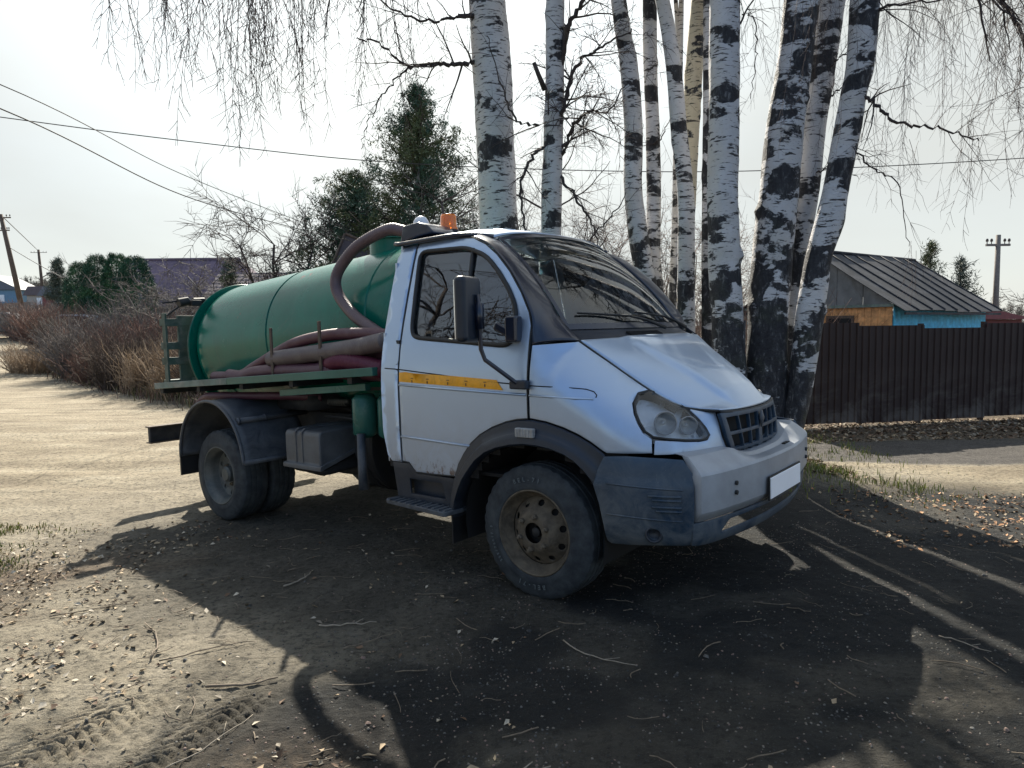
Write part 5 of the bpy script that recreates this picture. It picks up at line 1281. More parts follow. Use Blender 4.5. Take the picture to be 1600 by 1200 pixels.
TREES = [
 ('T1', 'birch', 'thick white birch trunk rising behind the cab roof, leftmost of the clump', [(-0.29, 9.3, 6.14, .227), (-0.27, 9.3, 5.67, .231), (-0.22, 9.3, 4.89, .244), (-0.19, 9.3, 4.1, .244), (-0.16, 9.3, 3.29, .244), (-0.14, 9.3, 2.8, .252), (-0.11, 9.3, 1.65, .261), (-0.09, 9.3, .38, .286), (-0.09, 9.3, -.1, .34)]),
 ('T2', 'birch', 'medium birch trunk with dark limbs, second from the left above the windscreen', [(.72, 10.6, 6.77, .125), (.68, 10.6, 6.24, .134), (.66, 10.6, 4.9, .139), (.61, 10.6, 3.53, .149), (.6, 10.6, 2.92, .149), (.56, 10.6, 1.84, .163), (.54, 10.6, .7, .182), (.54, 10.6, -.1, .24)]),
 ('T3', 'birch_dark', 'leaning birch that joins its straight neighbour low behind the windscreen', [(1.53, 10.6, 6.76, .105), (1.59, 10.6, 6.23, .11), (1.67, 10.6, 5.7, .12), (1.74, 10.6, 5.34, .129), (1.81, 10.6, 4.43, .134), (1.81, 10.6, 3.52, .139), (1.94, 10.6, 2.58, .149), (2.05, 10.6, 2.02, .144), (2.11, 10.6, .68, .163), (2.12, 10.6, -.1, .2)]),
 ('T4', 'birch_dark', 'slim straight birch just right of the leaning one behind the windscreen', [(2.05, 10.8, 6.86, .098), (2.08, 10.8, 6.32, .103), (2.09, 10.8, 5.41, .103), (2.13, 10.8, 4.48, .103), (2.15, 10.8, 3.55, .107), (2.15, 10.8, 2.6, .112), (2.19, 10.8, 2.03, .127), (2.23, 10.8, .66, .166), (2.24, 10.8, -.1, .2)]),
 ('T5', 'birch', 'slim birch leaning right and crossing the ochre trunk behind it', [(2.02, 10.2, 6.56, .092), (2.14, 10.2, 6.05, .097), (2.23, 10.2, 5.62, .101), (2.32, 10.2, 5.02, .106), (2.38, 10.2, 4.32, .111), (2.48, 10.2, 3.43, .115), (2.5, 10.2, 2.54, .12), (2.51, 10.2, 1.63, .124), (2.54, 10.2, .34, .148), (2.54, 10.2, -.1, .18)]),
 ('T6', 'birch_ochre', 'ochre tinted birch passing behind the slim leaning trunk', [(2.84, 10.7, 6.8, .106), (2.78, 10.7, 6.26, .116), (2.72, 10.7, 5.36, .126), (2.68, 10.7, 4.45, .121), (2.65, 10.7, 3.53, .111), (2.61, 10.7, 2.4, .106), (2.58, 10.7, .47, .116), (2.58, 10.7, -.1, .15)]),
 ('T7', 'birch_dark', 'thinnest small birch peeking out low left of the crossing trunks', [(2.69, 11.5, 5.46, .047), (2.66, 11.5, 4.37, .057), (2.65, 11.5, 3.37, .062), (2.62, 11.5, 2.16, .068), (2.61, 11.5, .39, .083), (2.6, 11.5, -.1, .1)]),
 ('T8', 'birch_black', 'thin nearly black trunk tucked against the left of the bright white birch', [(2.82, 10.4, 6.65, .056), (2.82, 10.4, 6.13, .061), (2.84, 10.4, 4.37, .066), (2.85, 10.4, 2.55, .075), (2.87, 10.4, 1.44, .08), (2.9, 10.4, .21, .094), (2.9, 10.4, -.1, .12)]),
 ('T9', 'birch', 'straight bright white birch with black chevrons above the hood', [(2.72, 9.3, 6.11, .181), (2.73, 9.3, 5.64, .185), (2.74, 9.3, 4.86, .189), (2.75, 9.3, 4.07, .189), (2.75, 9.3, 3.26, .193), (2.78, 9.3, 2.44, .202), (2.83, 9.3, 1.62, .198), (2.87, 9.3, .78, .219), (2.9, 9.3, .01, .269), (2.9, 9.3, -.1, .3)]),
 ('T10', 'birch_black', 'broad dark fissured birch trunk left of the two leaning right ones', [(3.8, 9.4, 6.15, .212), (3.75, 9.4, 5.68, .221), (3.71, 9.4, 5.28, .217), (3.67, 9.4, 4.89, .217), (3.57, 9.4, 4.09, .234), (3.51, 9.4, 3.27, .246), (3.44, 9.4, 2.45, .255), (3.4, 9.4, 1.61, .255), (3.39, 9.4, .76, .263), (3.42, 9.4, -.01, .314), (3.42, 9.4, -.15, .34)]),
 ('T11', 'birch_dark', 'leaning birch squeezed between the broad dark trunk and the rightmost birch', [(4.39, 9.7, 6.29, .175), (4.27, 9.7, 5.81, .18), (4.21, 9.7, 5.4, .184), (4.16, 9.7, 4.99, .175), (4.07, 9.7, 4.16, .149), (4.0, 9.7, 3.32, .149), (3.88, 9.7, 2.47, .136), (3.82, 9.7, 1.61, .132), (3.75, 9.7, .73, .149), (3.73, 9.7, .02, .175), (3.73, 9.7, -.1, .2)]),
 ('T12', 'birch_dark', 'rightmost birch leaning right with mossy foot beside the bumper and the brown fence', [(4.5, 9.2, 6.04, .166), (4.47, 9.2, 5.58, .17), (4.43, 9.2, 4.81, .17), (4.35, 9.2, 4.42, .158), (4.29, 9.2, 4.02, .158), (4.15, 9.2, 3.23, .154), (4.08, 9.2, 2.83, .175), (3.96, 9.2, 2.42, .158), (3.9, 9.2, 2.02, .17), (3.85, 9.2, 1.6, .175), (3.76, 9.2, .77, .154), (3.64, 9.2, .1, .154), (3.6, 9.2, -.11, .191), (3.58, 9.2, -.2, .22)])]
tops = {}
for i, (nm, mt, lab, path) in enumerate(TREES):
    x, y, z, r = path[0]; x1, y1, z1, r1 = path[2]
    dx, dy = (x - x1) / (z - z1), (y - y1) / (z - z1)
    top = []
    for k, zz in enumerate((14.5, 12.0, 9.5, 7.8)): top.append((x + dx * (zz - z) * .7, y + dy * (zz - z), zz, max(.02, r * (1 - (zz - z) / 9.5))))
    pb = [p for p in path if p[2] > .05]; (ax_, ay_, az_, ar_), (cx_, cy_, cz_, cr_) = pb[-2], pb[-1]; sx_ = (cx_ - ax_) / (az_ - cz_) * .9
    path = pb + [(cx_ + sx_ * (cz_ + .15), cy_, -.15, cr_ * 1.08), (cx_ + sx_ * (cz_ + .42), cy_, -.42, cr_ * 1.3), (cx_ + sx_ * (cz_ + .8), cy_, -.8, cr_ * 1.6)]
    full = top + path
    # every tree is drawn at a nominal size and set to its real size and place here
    bx, by = path[-1][0], path[-1][1]; kk = .88 if nm == 'T1' else .75
    px_, py_ = bx * kk, by * kk; root = empty('birch_tree', (0, 0, 0)); root.location = (px_, py_, gz(px_, py_))
    off = Matrix.Translation((0, 0, 1.546 - gz(px_, py_))) @ Matrix.Scale(kk, 4) @ Matrix.Translation((-bx, -by, -1.546))
    tag(root, lab, 'birch', 'birches growing in a clump behind the truck')
    me = trunk_mesh(full, 'trunk', M[mt], i + 1, 30 if r > .15 else 20); o = obj('trunk', me, root); me.transform(off)
    rg = np.random.RandomState(40 + i); T, W = Tubes(), Tubes()
    fx = np.array(full)
    def at_z(zz): return np.array([np.interp(zz, fx[::-1, 2], fx[::-1, q]) for q in range(4)])
    if i > 0:                                   # second stem added above the picture to shade the foreground
        sgn = 1 if i % 2 else -1; xb, yb, zb_ = path[0][:3]
        shade_fork = [(xb + sgn * 1.1, yb + .5, 13.0, .02), (xb + sgn * .75, yb + .3, 10.5, r * .42), (xb + sgn * .42, yb + .15, 8.6, r * .6), (xb + sgn * .12, yb + .05, 7.2, r * .7), (xb, yb, zb_ + .1, r * .75)]
        fm = trunk_mesh(shade_fork, 'shade_fork', M[mt], 70 + i, 14, .08); fo = obj('shade_fork', fm, root); fm.transform(off)
    # crown limbs above the picture
    for k in range(9 if r > .1 else 5):
        zz = rg.uniform(7.0, 13.5); q = at_z(zz); a = rg.uniform(0, 2 * np.pi); L = rg.uniform(1.6, 3.4)
        grow(T, W, q[:3], (math.cos(a), math.sin(a), .75), L, q[3] * .45, rg, 2, .6, .2, True, 5, .004)
    # low side limbs added just over the picture, twiggy to shade the ground
    for k in range(10 if i > 1 else 4):
        zz = rg.uniform(6.4, 9.0); q = at_z(zz); a = rg.uniform(0, 2 * np.pi); L = rg.uniform(1.2, 2.6)
        grow(T, W, q[:3], (math.cos(a), math.sin(a), .9), L, q[3] * .35, rg, 2, .1, .22, True, 7, .0045)
    tops[nm] = (root, off, T, W, at_z, rg)
def curvy(pts, n=10, wob=.03, rg=None):
    P = np.array(catm(pts, n)); P[1:-1] += rg.normal(0, wob, P[1:-1].shape) * .6; return P
def limb(T, W, pts, r0, r1, rg, kids, kl, droop, strands=0, sl=(.5, 1.2), lvl=1, tr=.0028):
    P = curvy(pts, 9, .025, rg); n = len(P); rad = np.linspace(r0, r1, n); T.add(P, rad, 6)
    for _ in range(kids):
        i = rg.randint(2, n - 1); d = P[i + 1] - P[i]; d /= np.linalg.norm(d); b = d + rg.normal(0, .7, 3); grow(T, W, P[i], b, rg.uniform(*kl), rad[i] * .5, rg, lvl, droop, .3, True, 5, tr)
    for _ in range(strands):
        i = rg.randint(3, n); strand(W, P[i] + rg.normal(0, .1, 3), rg.uniform(*sl), rg)
# --- T1: limb to the left and the hanging curtain at the upper left
root, off, T, W, at_z, rg = tops['T1']
limb(T, W, [(-.35, 9.25, 4.95), (-.62, 9.1, 4.82), (-.95, 9.0, 4.78), (-1.25, 8.95, 4.75), (-1.55, 8.9, 5.0), (-1.85, 8.9, 5.05)], .032, .008, rg, 10, (.5, 1.0), .9, 8, (.4, 1.0))
limb(T, W, [(-1.2, 8.97, 4.76), (-1.45, 8.9, 4.5), (-1.72, 8.9, 4.1), (-1.82, 8.9, 3.75)], .013, .004, rg, 8, (.25, .6), .9, 2, (.3, .6))
limb(T, W, [(-.40, 9.2, 5.5), (-.8, 9.0, 5.3), (-1.3, 8.9, 5.35), (-1.9, 8.8, 5.75)], .022, .007, rg, 9, (.4, .9), .9, 8, (.4, 1.0))
limb(T, W, [(-.3, 9.3, 7.2), (-1.5, 8.9, 7.6), (-2.8, 8.7, 7.4), (-4.2, 8.6, 6.9), (-5.3, 8.5, 6.3)], .07, .015, rg, 12, (.6, 1.2), .8, 0)
limb(T, W, [(-.3, 9.3, 6.3), (-1.2, 9.0, 6.7), (-2.2, 8.9, 6.7), (-3.2, 8.8, 6.4)], .05, .012, rg, 12, (.6, 1.2), .8, 0)
HANG = []
for (x0, x1, zlo, zhi, nn) in ((-4.58, -4.42, 4.30, 5.2, 9), (-4.22, -4.05, 4.35, 4.9, 6), (-3.98, -3.88, 4.3, 4.9, 4), (-3.66, -3.56, 4.2, 5.0, 11), (-3.24, -3.10, 3.25, 4.6, 14), (-3.04, -2.92, 3.5, 4.8, 12), (-2.78, -2.66, 3.8, 5.0, 10), (-2.5, -2.36, 3.85, 5.0, 12), (-2.2, -1.8, 4.4, 5.4, 9), (-1.8, -1.0, 4.6, 5.5, 12), (-1.72, -1.4, 3.75, 4.5, 8)):
    for _ in range(nn): HANG.append((rg.uniform(x0, x1), rg.uniform(8.2, 9.0), rg.uniform(zlo, zhi)))
for (x, y, zb) in HANG:
    zt_ = rg.uniform(6.1, 6.6); strand(W, (x + rg.normal(0, .03), 8.6 + (y - 8.6) * .4, zt_), zt_ - zb, rg, .0054)
# --- T2: dark crooked limbs to the right and the left
root, off, T, W, at_z, rg = tops['T2']
limb(T, W, [(.72, 10.55, 3.95), (.95, 10.5, 4.45), (1.15, 10.4, 4.62), (1.4, 10.4, 4.6), (1.65, 10.4, 4.95)], .032, .008, rg, 16, (.5, 1.0), .7, 4, tr=.0042, lvl=2)
limb(T, W, [(.74, 10.5, 4.6), (1.0, 10.5, 5.3), (1.3, 10.45, 5.5), (1.75, 10.4, 5.75)], .034, .01, rg, 16, (.5, 1.1), .7, 4, tr=.0042, lvl=2)
limb(T, W, [(.74, 10.55, 5.2), (.85, 10.5, 5.8), (1.1, 10.4, 6.2), (1.45, 10.3, 6.7)], .045, .02, rg, 8, (.5, 1.1), .7, 4)
limb(T, W, [(.68, 10.55, 3.85), (.95, 10.4, 3.4), (1.2, 10.4, 3.0), (1.3, 10.4, 2.5)], .026, .006, rg, 12, (.4, .9), .9, 4)
limb(T, W, [(.62, 10.6, 4.55), (.25, 10.4, 4.45), (-.02, 10.3, 4.7), (-.3, 10.2, 5.6)], .026, .006, rg, 9, (.4, .9), .8, 3)
limb(T, W, [(.60, 10.6, 4.2), (.32, 10.4, 4.0), (.15, 10.3, 3.5), (.22, 10.3, 2.8), (.10, 10.3, 2.4)], .03, .01, rg, 12, (.4, .8), .8, 2)
limb(T, W, [(.7, 10.6, 2.5), (1.1, 10.4, 2.75), (1.5, 10.4, 3.2), (1.75, 10.4, 3.6)], .02, .005, rg, 8, (.4, .8), .8, 2)
mb = MB(); mb.tube([(.52, 10.5, 4.95), (.42, 10.42, 5.15), (.36, 10.4, 5.3)], [.04, .032, .028], 8); o = mb.build('broken_stub', M['limb'], root, True); o.data.transform(off)
# --- T9 right side small limb, T10 left limb
root, off, T, W, at_z, rg = tops['T9']
limb(T, W, [(2.9, 9.25, 5.3), (3.1, 9.2, 5.7), (3.25, 9.2, 6.2)], .014, .006, rg, 6, (.3, .8), 1.0, 9, (.6, 1.4))
limb(T, W, [(2.95, 9.25, 5.45), (3.08, 9.2, 5.35), (3.1, 9.2, 4.9), (3.05, 9.2, 4.4)], .010, .004, rg, 6, (.3, .6), 1.0, 2)
# --- T11/T12: big limb over the upper right and the curtain there
root, off, T, W, at_z, rg = tops['T12']
limb(T, W, [(4.55, 9.15, 6.0), (5.2, 8.9, 5.82), (5.8, 8.7, 5.60), (6.4, 8.6, 5.45), (7.4, 8.5, 5.1)], .055, .02, rg, 16, (.6, 1.3), 1.0, 30, (.8, 2.2))
limb(T, W, [(5.75, 8.75, 5.6), (6.0, 8.7, 5.1), (6.25, 8.6, 4.5), (6.5, 8.6, 4.2), (6.6, 8.6, 3.6)], .022, .008, rg, 12, (.4, 1.0), 1.0, 14, (.5, 1.2))
limb(T, W, [(6.4, 8.6, 5.5), (6.55, 8.6, 4.9), (6.5, 8.5, 4.4), (6.2, 8.5, 4.0)], .02, .008, rg, 10, (.4, 1.0), 1.0, 8, (.5, 1.2))
limb(T, W, [(4.33, 9.1, 4.42), (4.55, 9.0, 4.25), (4.75, 8.9, 4.0), (5.2, 8.8, 3.92), (5.7, 8.8, 3.75)], .026, .008, rg, 10, (.4, .9), .9, 12, (.5, 1.1))
limb(T, W, [(4.42, 9.1, 5.35), (4.8, 9.0, 5.45), (5.4, 8.8, 5.4)], .02, .006, rg, 8, (.4, .9), .9, 8, (.6, 1.3))
limb(T, W, [(4.25, 9.1, 3.85), (4.5, 9.0, 3.5), (4.8, 8.9, 3.2), (4.95, 8.9, 2.5)], .014, .004, rg, 8, (.4, .8), .9, 4, (.4, .8))
for _ in range(70):
    x = rg.uniform(4.7, 7.3); zb = rg.uniform(2.3, 4.6) if rg.random_sample() < .5 else rg.uniform(3.4, 5.0); zt_ = rg.uniform(5.4, 6.6) if rg.random_sample() < .6 else zb + rg.uniform(.8, 1.6)
    strand(W, (x, rg.uniform(8.1, 9.0), zt_), max(.5, zt_ - zb), rg, .0036)
root, off, T, W, at_z, rg = tops['T11']
limb(T, W, [(4.25, 9.5, 6.2), (4.45, 9.1, 5.75), (4.6, 9.0, 5.4)], .016, .006, rg, 5, (.3, .7), 1.0, 8, (.8, 1.8))
for z0 in (4.9, 4.5, 3.55): limb(T, W, [(4.05 if z0 < 4 else 4.2, 9.55, z0), (4.3, 9.35, z0 + .08), (4.5, 9.3, z0 - .15)], .014, .004, rg, 4, (.3, .5), .9, 2)
root, off, T, W, at_z, rg = tops['T10']
for _ in range(16): strand(W, (rg.uniform(3.0, 3.9), rg.uniform(8.4, 8.9), rg.uniform(5.8, 6.6)), rg.uniform(1.2, 2.6), rg, .0026)
root, off, T, W, at_z, rg = tops['T4']
limb(T, W, [(2.1, 10.75, 4.2), (2.25, 10.6, 4.35), (2.35, 10.5, 4.6)], .012, .004, rg, 5, (.3, .6), .9, 1)
for nm, (root, off, T, W, at_z, rg) in tops.items():
    me = T.mesh('limbs', M['limb']); me.transform(off); tag(obj('branches', me, root), kind='stuff')
    me = W.mesh('twigs', M['twig']); me.transform(off); tag(obj('twigs', me, root), kind='stuff')
# broken sawn stub on the first birch
root, off = tops['T1'][:2]
mb = MB(); mb.tube([(-.42, 9.15, 5.42), (-.62, 9.1, 5.40)], [.03, .026], 8); o = mb.build('sawn_stub', M['limb'], root, True); o.data.transform(off)
# strip of moss and bare sapling shoot up the last birch
# ------------------------------------------------------------------ fence, hut, posts and wires on the right
def corrugated(w, h, z0, mat, rib=.115, dep=.018, name='fence_sheet'):
    """profiled steel sheet, local x along its width"""
    prof = []; n = int(round(w / rib)); rb = w / n
    for i in range(n):
        x = i * rb; prof += [(x, 0), (x + rb * .55, 0), (x + rb * .66, -dep), (x + rb * .89, -dep)]
    prof.append((w, 0)); V = []; F = []
    for (x, y) in prof:
        V += [(x, y, z0), (x, y, z0 + h)]
    for i in range(len(prof) - 1): F.append((2 * i, 2 * i + 2, 2 * i + 3, 2 * i + 1))
    me = mesh_np(name, V, F, mat); return me
def mk_fence():
    t = NT('brown_profiled_steel'); v = t.co()
    base = t.ramp(t.noise(1.5, 5, .6, v), [(.3, (.018, .010, .011)), (.7, (.030, .018, .018))])
    z = t.sep(v, 2); mr = t.n.new('ShaderNodeMapRange'); t.l.new(z, mr.inputs[0]); mr.inputs[1].default_value = .9; mr.inputs[2].default_value = .1; mr.inputs[3].default_value = 0; mr.inputs[4].default_value = 1
    d = t.ramp(t.noise(1.6, 7, .66, t.co(scale=(1, 1, 1.8)), .5), [(.46, 0.0), (.60, .45)]); base = t.mix(t.math('MULTIPLY', d, mr.outputs[0]), base, (.16, .15, .14))
    t.set(color=base, rough=.55, spec=.3); return t.m
M['fence'] = mk_fence()
def fence_run(a, b, z0, ztop_a, ztop_b, n, label, first_post=True):
    a, b = Vector(a), Vector(b); d = (b - a); L = d.length; ang = math.atan2(d.y, d.x)
    root = empty('sheet_metal_fence', (a.x, a.y, z0), (0, 0, ang)); tag(root, label, 'fence', 'brown sheet metal fence sections beyond the road')
    w = L / n
    for i in range(n):
        h = (ztop_a + (ztop_b - ztop_a) * i / max(1, n - 1)) - z0
        gap = .05 + .04 * rnd.random()
        me = corrugated(w + .01, h - gap, gap, M['fence']); o = obj('fence_sheet', me, root); o.location = (i * w, -.02 - .003 * (i % 2), 0); o.rotation_euler = (R(rnd.uniform(-.5, .5)), 0, 0)
    for i in range(0, n + 1, 2):
        mb = MB(); mb.box((i * w, .05, .75), (.06, .06, 1.55)); mb.build('fence_post', M['fence'], root)
    for z in (.35, 1.25):
        mb = MB(); mb.box((L / 2, .035, z), (L, .03, .04)); mb.build('rail', M['fence'], root)
    return root
fence_run((3.95, 10.10), (7.22, 10.80), .02, 1.565, 1.475, 3, 'brown profiled steel fence section in front of the hut')
fence_run((7.23, 10.80), (13.5, 12.1), .04, 1.54, 1.50, 6, 'slightly taller brown steel fence section running off the right edge')
mb = MB(); mb.tube([(3.66, 11.2, -.1), (3.66, 11.2, 1.62)], .035, 8); tag(mb.build('steel_post', M['dustblack'], smooth=True), 'thin dark steel post seen between the bright birch and the broad dark one', 'post')
# hut
M['roofing'] = simple('dark_sheet_roofing', (.016, .018, .024), .75, metal=0, var=.4, scale=3, dirt=(.09, .09, .10), dirt_amt=.6)
M['gable'] = simple('weathered_grey_sheet', (.12, .13, .14), .6, var=.3, scale=3, dirt=(.05, .045, .04), dirt_amt=.6)
M['orange_board'] = simple('orange_stained_board', (.60, .30, .12), .6, var=.35, scale=9, dirt=(.25, .12, .05), dirt_amt=.5)
M['blue_board'] = simple('bright_blue_board', (.05, .42, .68), .6, var=.3, scale=7, dirt=(.02, .20, .36), dirt_amt=.5)
hut = empty('wooden_hut', (7.792, 14.5, 0), (0, 0, R(35))); tag(hut, 'small wooden hut with dark sheet roof, blue side boards and orange front boards', 'hut')
HW, HL_, EZ, AZ_ = 1.75, 4.3, 1.95, 3.12    # half gable width, length, eave, apex ; local x along ridge, y away (left-back)
mb = MB()
for i in range(24):
    y = .02 + i * (2 * HW - .04) / 24; mb.box((0, y + .07, .97), (.03, .137, 1.92 + rnd.uniform(-.006, .006)))
o = mb.build('front_boards', M['orange_board'], hut); tag(o, kind='stuff')
mb = MB(); mb.box((-.03, 1.12, 1.50), (.05, .62, .46)); fr = mb.build('window_frame', M['rust'], hut); mb = MB(); mb.box((-.056, 1.12, 1.49), (.01, .52, .36)); mb.build('pane', M['black'], fr)
mb = MB()
for i in range(30):
    x = .02 + i * (HL_ - .04) / 30; mb.box((x + .07, 0, .97), (.137, .03, 1.92 + rnd.uniform(-.006, .006)))
o = mb.build('side_boards', M['blue_board'], hut); tag(o, kind='stuff')
mb = MB(); mb.box((HL_, HW, .88), (.03, 2 * HW, 1.76)); mb.box((HL_ / 2, 2 * HW, .88), (HL_, .03, 1.76)); mb.build('rear_wall', M['blue_board'], hut)
ps = [0, .62, 1.2, 1.75, 2.3, 2.9, 3.5]
for i in range(6):
    a, b = ps[i], ps[i + 1]; hz_ = lambda y: EZ + (AZ_ - EZ) * (1 - abs(y - HW) / HW)
    poly = [(a + .006, EZ - .0), (b - .006, EZ - .0), (b - .006, hz_(b))] + ([(HW, AZ_)] if a < HW < b else []) + [(a + .006, hz_(a))]
    mb = MB(); mb.prism(poly, lambda p, q: (-.045 - .006 * (i % 2), p, q), lambda p, q: (-.03, p, q)); mb.build('gable_sheet', M['gable'], hut)
mb = MB(); mb.box((-.06, HW, EZ - .03), (.05, 2 * HW + .1, .06)); mb.build('gable_ledge', M['railgrey'], hut)
# roof sheets on both slopes, standing seams
nS = 8; sl = math.atan2(AZ_ - EZ, HW); over = .30
for sidek in (0, 1):
    for i in range(nS):
        x0 = -.14 + i * (HL_ + .28) / nS; x1 = x0 + (HL_ + .28) / nS - .01
        if sidek == 0: P = lambda x, t: (x, HW - (HW + over) * t, AZ_ + .05 - (AZ_ - EZ) * (HW + over) / HW * t - .02 * math.sin(t * 3.1 + i))
        else: P = lambda x, t: (x, HW + (HW + over) * t, AZ_ + .05 - (AZ_ - EZ) * (HW + over) / HW * t)
        mb = MB(); mb.grid(lambda u, v: P(x0 + (x1 - x0) * u, v), 1, 10); o = mb.build('roof_sheet', M['roofing'], hut, solid=.015)
        mb = MB(); mb.tube([tuple(Vector(P(x1 + .005, t)) + Vector((0, 0, .022))) for t in (0, .25, .5, .75, 1)], .016, 5); mb.build('seam', M['roofing'], o, True)
mb = MB(); mb.tube([(-.16, HW, AZ_ + .07), (HL_ + .16, HW, AZ_ + .06)], .035, 8); mb.build('ridge_cap', M['roofing'], hut, True)
mb = MB(); mb.box((HL_ / 2, -over + .02, EZ - .2), (HL_ + .2, .03, .05)); mb.build('eave_board', M['roofing'], hut)
# red house behind the hut
M['redwall'] = simple('dark_red_boards', (.14, .03, .035), .6, var=.2); M['redroof'] = simple('red_roof', (.17, .04, .045), .5, var=.2)
rh = empty('red_house', (15.2, 24.5, 0)); tag(rh, 'dark red house corner with white edge just showing behind the hut', 'house')
mb = MB(); mb.box((0.9, 1.5, .8), (3.0, 3, 1.7)); mb.build('wall', M['redwall'], rh); mb = MB(); mb.prism([(-.9, 1.66), (2.7, 1.66), (.9, 2.1)], lambda a, b: (a, -.2, b), lambda a, b: (a, 3.2, b)); mb.build('roof', M['redroof'], rh)
mb = MB(); mb.box((-.6, -.03, .9), (.1, .04, 1.5)); mb.build('corner_board', M['whiteplastic'], rh)
mb = MB(); mb.box((.6, -.02, 1.1), (.5, .04, .6)); w_ = mb.build('window', M['whiteplastic'], rh); mb = MB(); mb.box((.6, -.05, 1.1), (.4, .02, .5)); mb.build('pane', M['black'], w_)

M['pole'] = simple('weathered_pole_wood', (.085, .06, .045), .85, var=.3, scale=10, bump=.4)
M['concrete'] = simple('grey_pole', (.16, .14, .125), .85, var=.2, scale=10)
M['wire'] = simple('wire_black', (.03, .03, .032), .6)
M['porcelain'] = simple('insulator', (.05, .035, .03), .4)
def pole(loc, top, r, label, arms, mat):
    root = empty('utility_pole', loc); tag(root, label, 'utility pole', 'utility poles carrying the overhead wires')
    d = Vector(top) - Vector(loc); mb = MB(); mb.tube([Vector((0, 0, -.2)), d * .5, d], [r * 1.25, r * 1.05, r * .85], 10); mb.build('mast', mat, root, True)
    for (z, w) in arms:
        c = d * z; mb = MB(); mb.box(c, (w, .09, .09)); a = mb.build('crossarm', mat, root)
        for k in (-1, -.6, .6, 1):
            mb = MB(); q = c + Vector((k * w * .46, 0, .04)); mb.lathe([(.018, 0), (.018, .10), (.05, .10), (.055, .16), (.035, .22), (.0005, .23)], 8, 'Z', tuple(q)); mb.build('insulator', M['porcelain'], a)
    return root
pole((20.42, 30.0, gz(20.4, 30)), (20.41, 30.0, 5.20), .11, 'tall wooden pole with double crossarm behind the hut at right', [(.92, 1.0)], M['concrete'])
pole((-42.4, 62.0, gz(-42.4, 62)), (-43.9, 62.0, 11.73), .19, 'dark leaning wooden pole at the left edge beside the dirt road', [(.97, 1.6), (.85, .9)], M['pole'])
p2 = pole((-91.76, 140.0, gz(-91.76, 140)), (-92.21, 140.0, 17.7), .26, 'more distant upright pole with street lamp further along the dirt road', [(.95, 3.2)], M['pole'])
mb = MB(); mb.tube([(-.3, 0, 5.6), (1.2, 0, 6.4)], .09, 6); mb.box((1.6, 0, 6.5), (1.3, .5, .35)); mb.build('street_lamp', M['concrete'], p2)
mb = MB(); mb.tube([(.35, .0, .0), (-1.2, 0, 9.0)], .03, 5); 
def wire(pts, r, label):
    mb = MB(); mb.tube(catm(pts, 12), r, 5); tag(mb.build('overhead_wire', M['wire'], smooth=True), label, 'wire', 'overhead wires')
wire([(-16.5, 13.6, 6.6), (-9.8, 14.0, 5.69), (-6.3, 14.25, 5.26), (-2.71, 14.5, 4.9), (1.2, 14.75, 4.74), (5.16, 15, 4.74), (10.67, 15.0, 4.94), (19, 15.5, 5.6)], .0095, 'long black wire sagging across the whole sky behind the birch trunks')
wire([(-8.6, 6.0, 5.25), (-6.27, 9.0, 4.6), (-5.94, 13.0, 4.38), (-5.0, 18, 4.15), (-4.45, 21.0, 4.06)], .007, 'thin wire descending from the left to the dark gable, upper of two')
wire([(-9.0, 6.5, 5.2), (-6.99, 10.0, 4.62), (-6.36, 14.0, 4.18), (-5.3, 18.5, 4.1), (-4.56, 21.5, 4.14)], .010, 'thick wire descending from the left to the dark gable, lower of two')
wire([(-43.3, 62, 8.9), (-37, 57, 6.6), (-30, 50.5, 4.6), (-22.98, 44, 3.4)], .03, 'pale service wire dropping from the leaning pole past the green thujas')
wire([(-43.8, 62, 11.6), (-60, 90, 12.5), (-92.1, 140, 17.3)], .04, 'line between the leaning pole and the far pole')

# ------------------------------------------------------------------ pines and spruces
M['needle'] = simple('pine_needles_dark', (.030, .070, .040), .75, var=.45, scale=3)
M['needle2'] = simple('pine_needles_olive', (.060, .078, .026), .75, var=.35, scale=3)
M['needle_far'] = simple('spruce_needles_far', (.05, .07, .055), .8, var=.3, scale=3)
M['pinebark'] = simple('pine_bark', (.045, .038, .032), .85, var=.3)
def needles(cs, size, n, rg, up=.5):
    """tufts of thin blades round each centre"""
    k = len(cs) * n; c = np.repeat(cs, n, 0) + rg.normal(0, size * .35, (k, 3))
    d = rg.normal(0, 1, (k, 3)); d[:, 2] += up; d /= np.linalg.norm(d, axis=1)[:, None]; l = size * rg.uniform(.5, 1.1, k)[:, None]
    s = np.cross(d, rg.normal(0, 1, (k, 3))); s /= np.linalg.norm(s, axis=1)[:, None] + 1e-9; w = size * .085
    P = np.stack([c - s * w, c + s * w, c + d * l], 1).reshape(-1, 3); F = np.arange(3 * k).reshape(-1, 3); return P, F
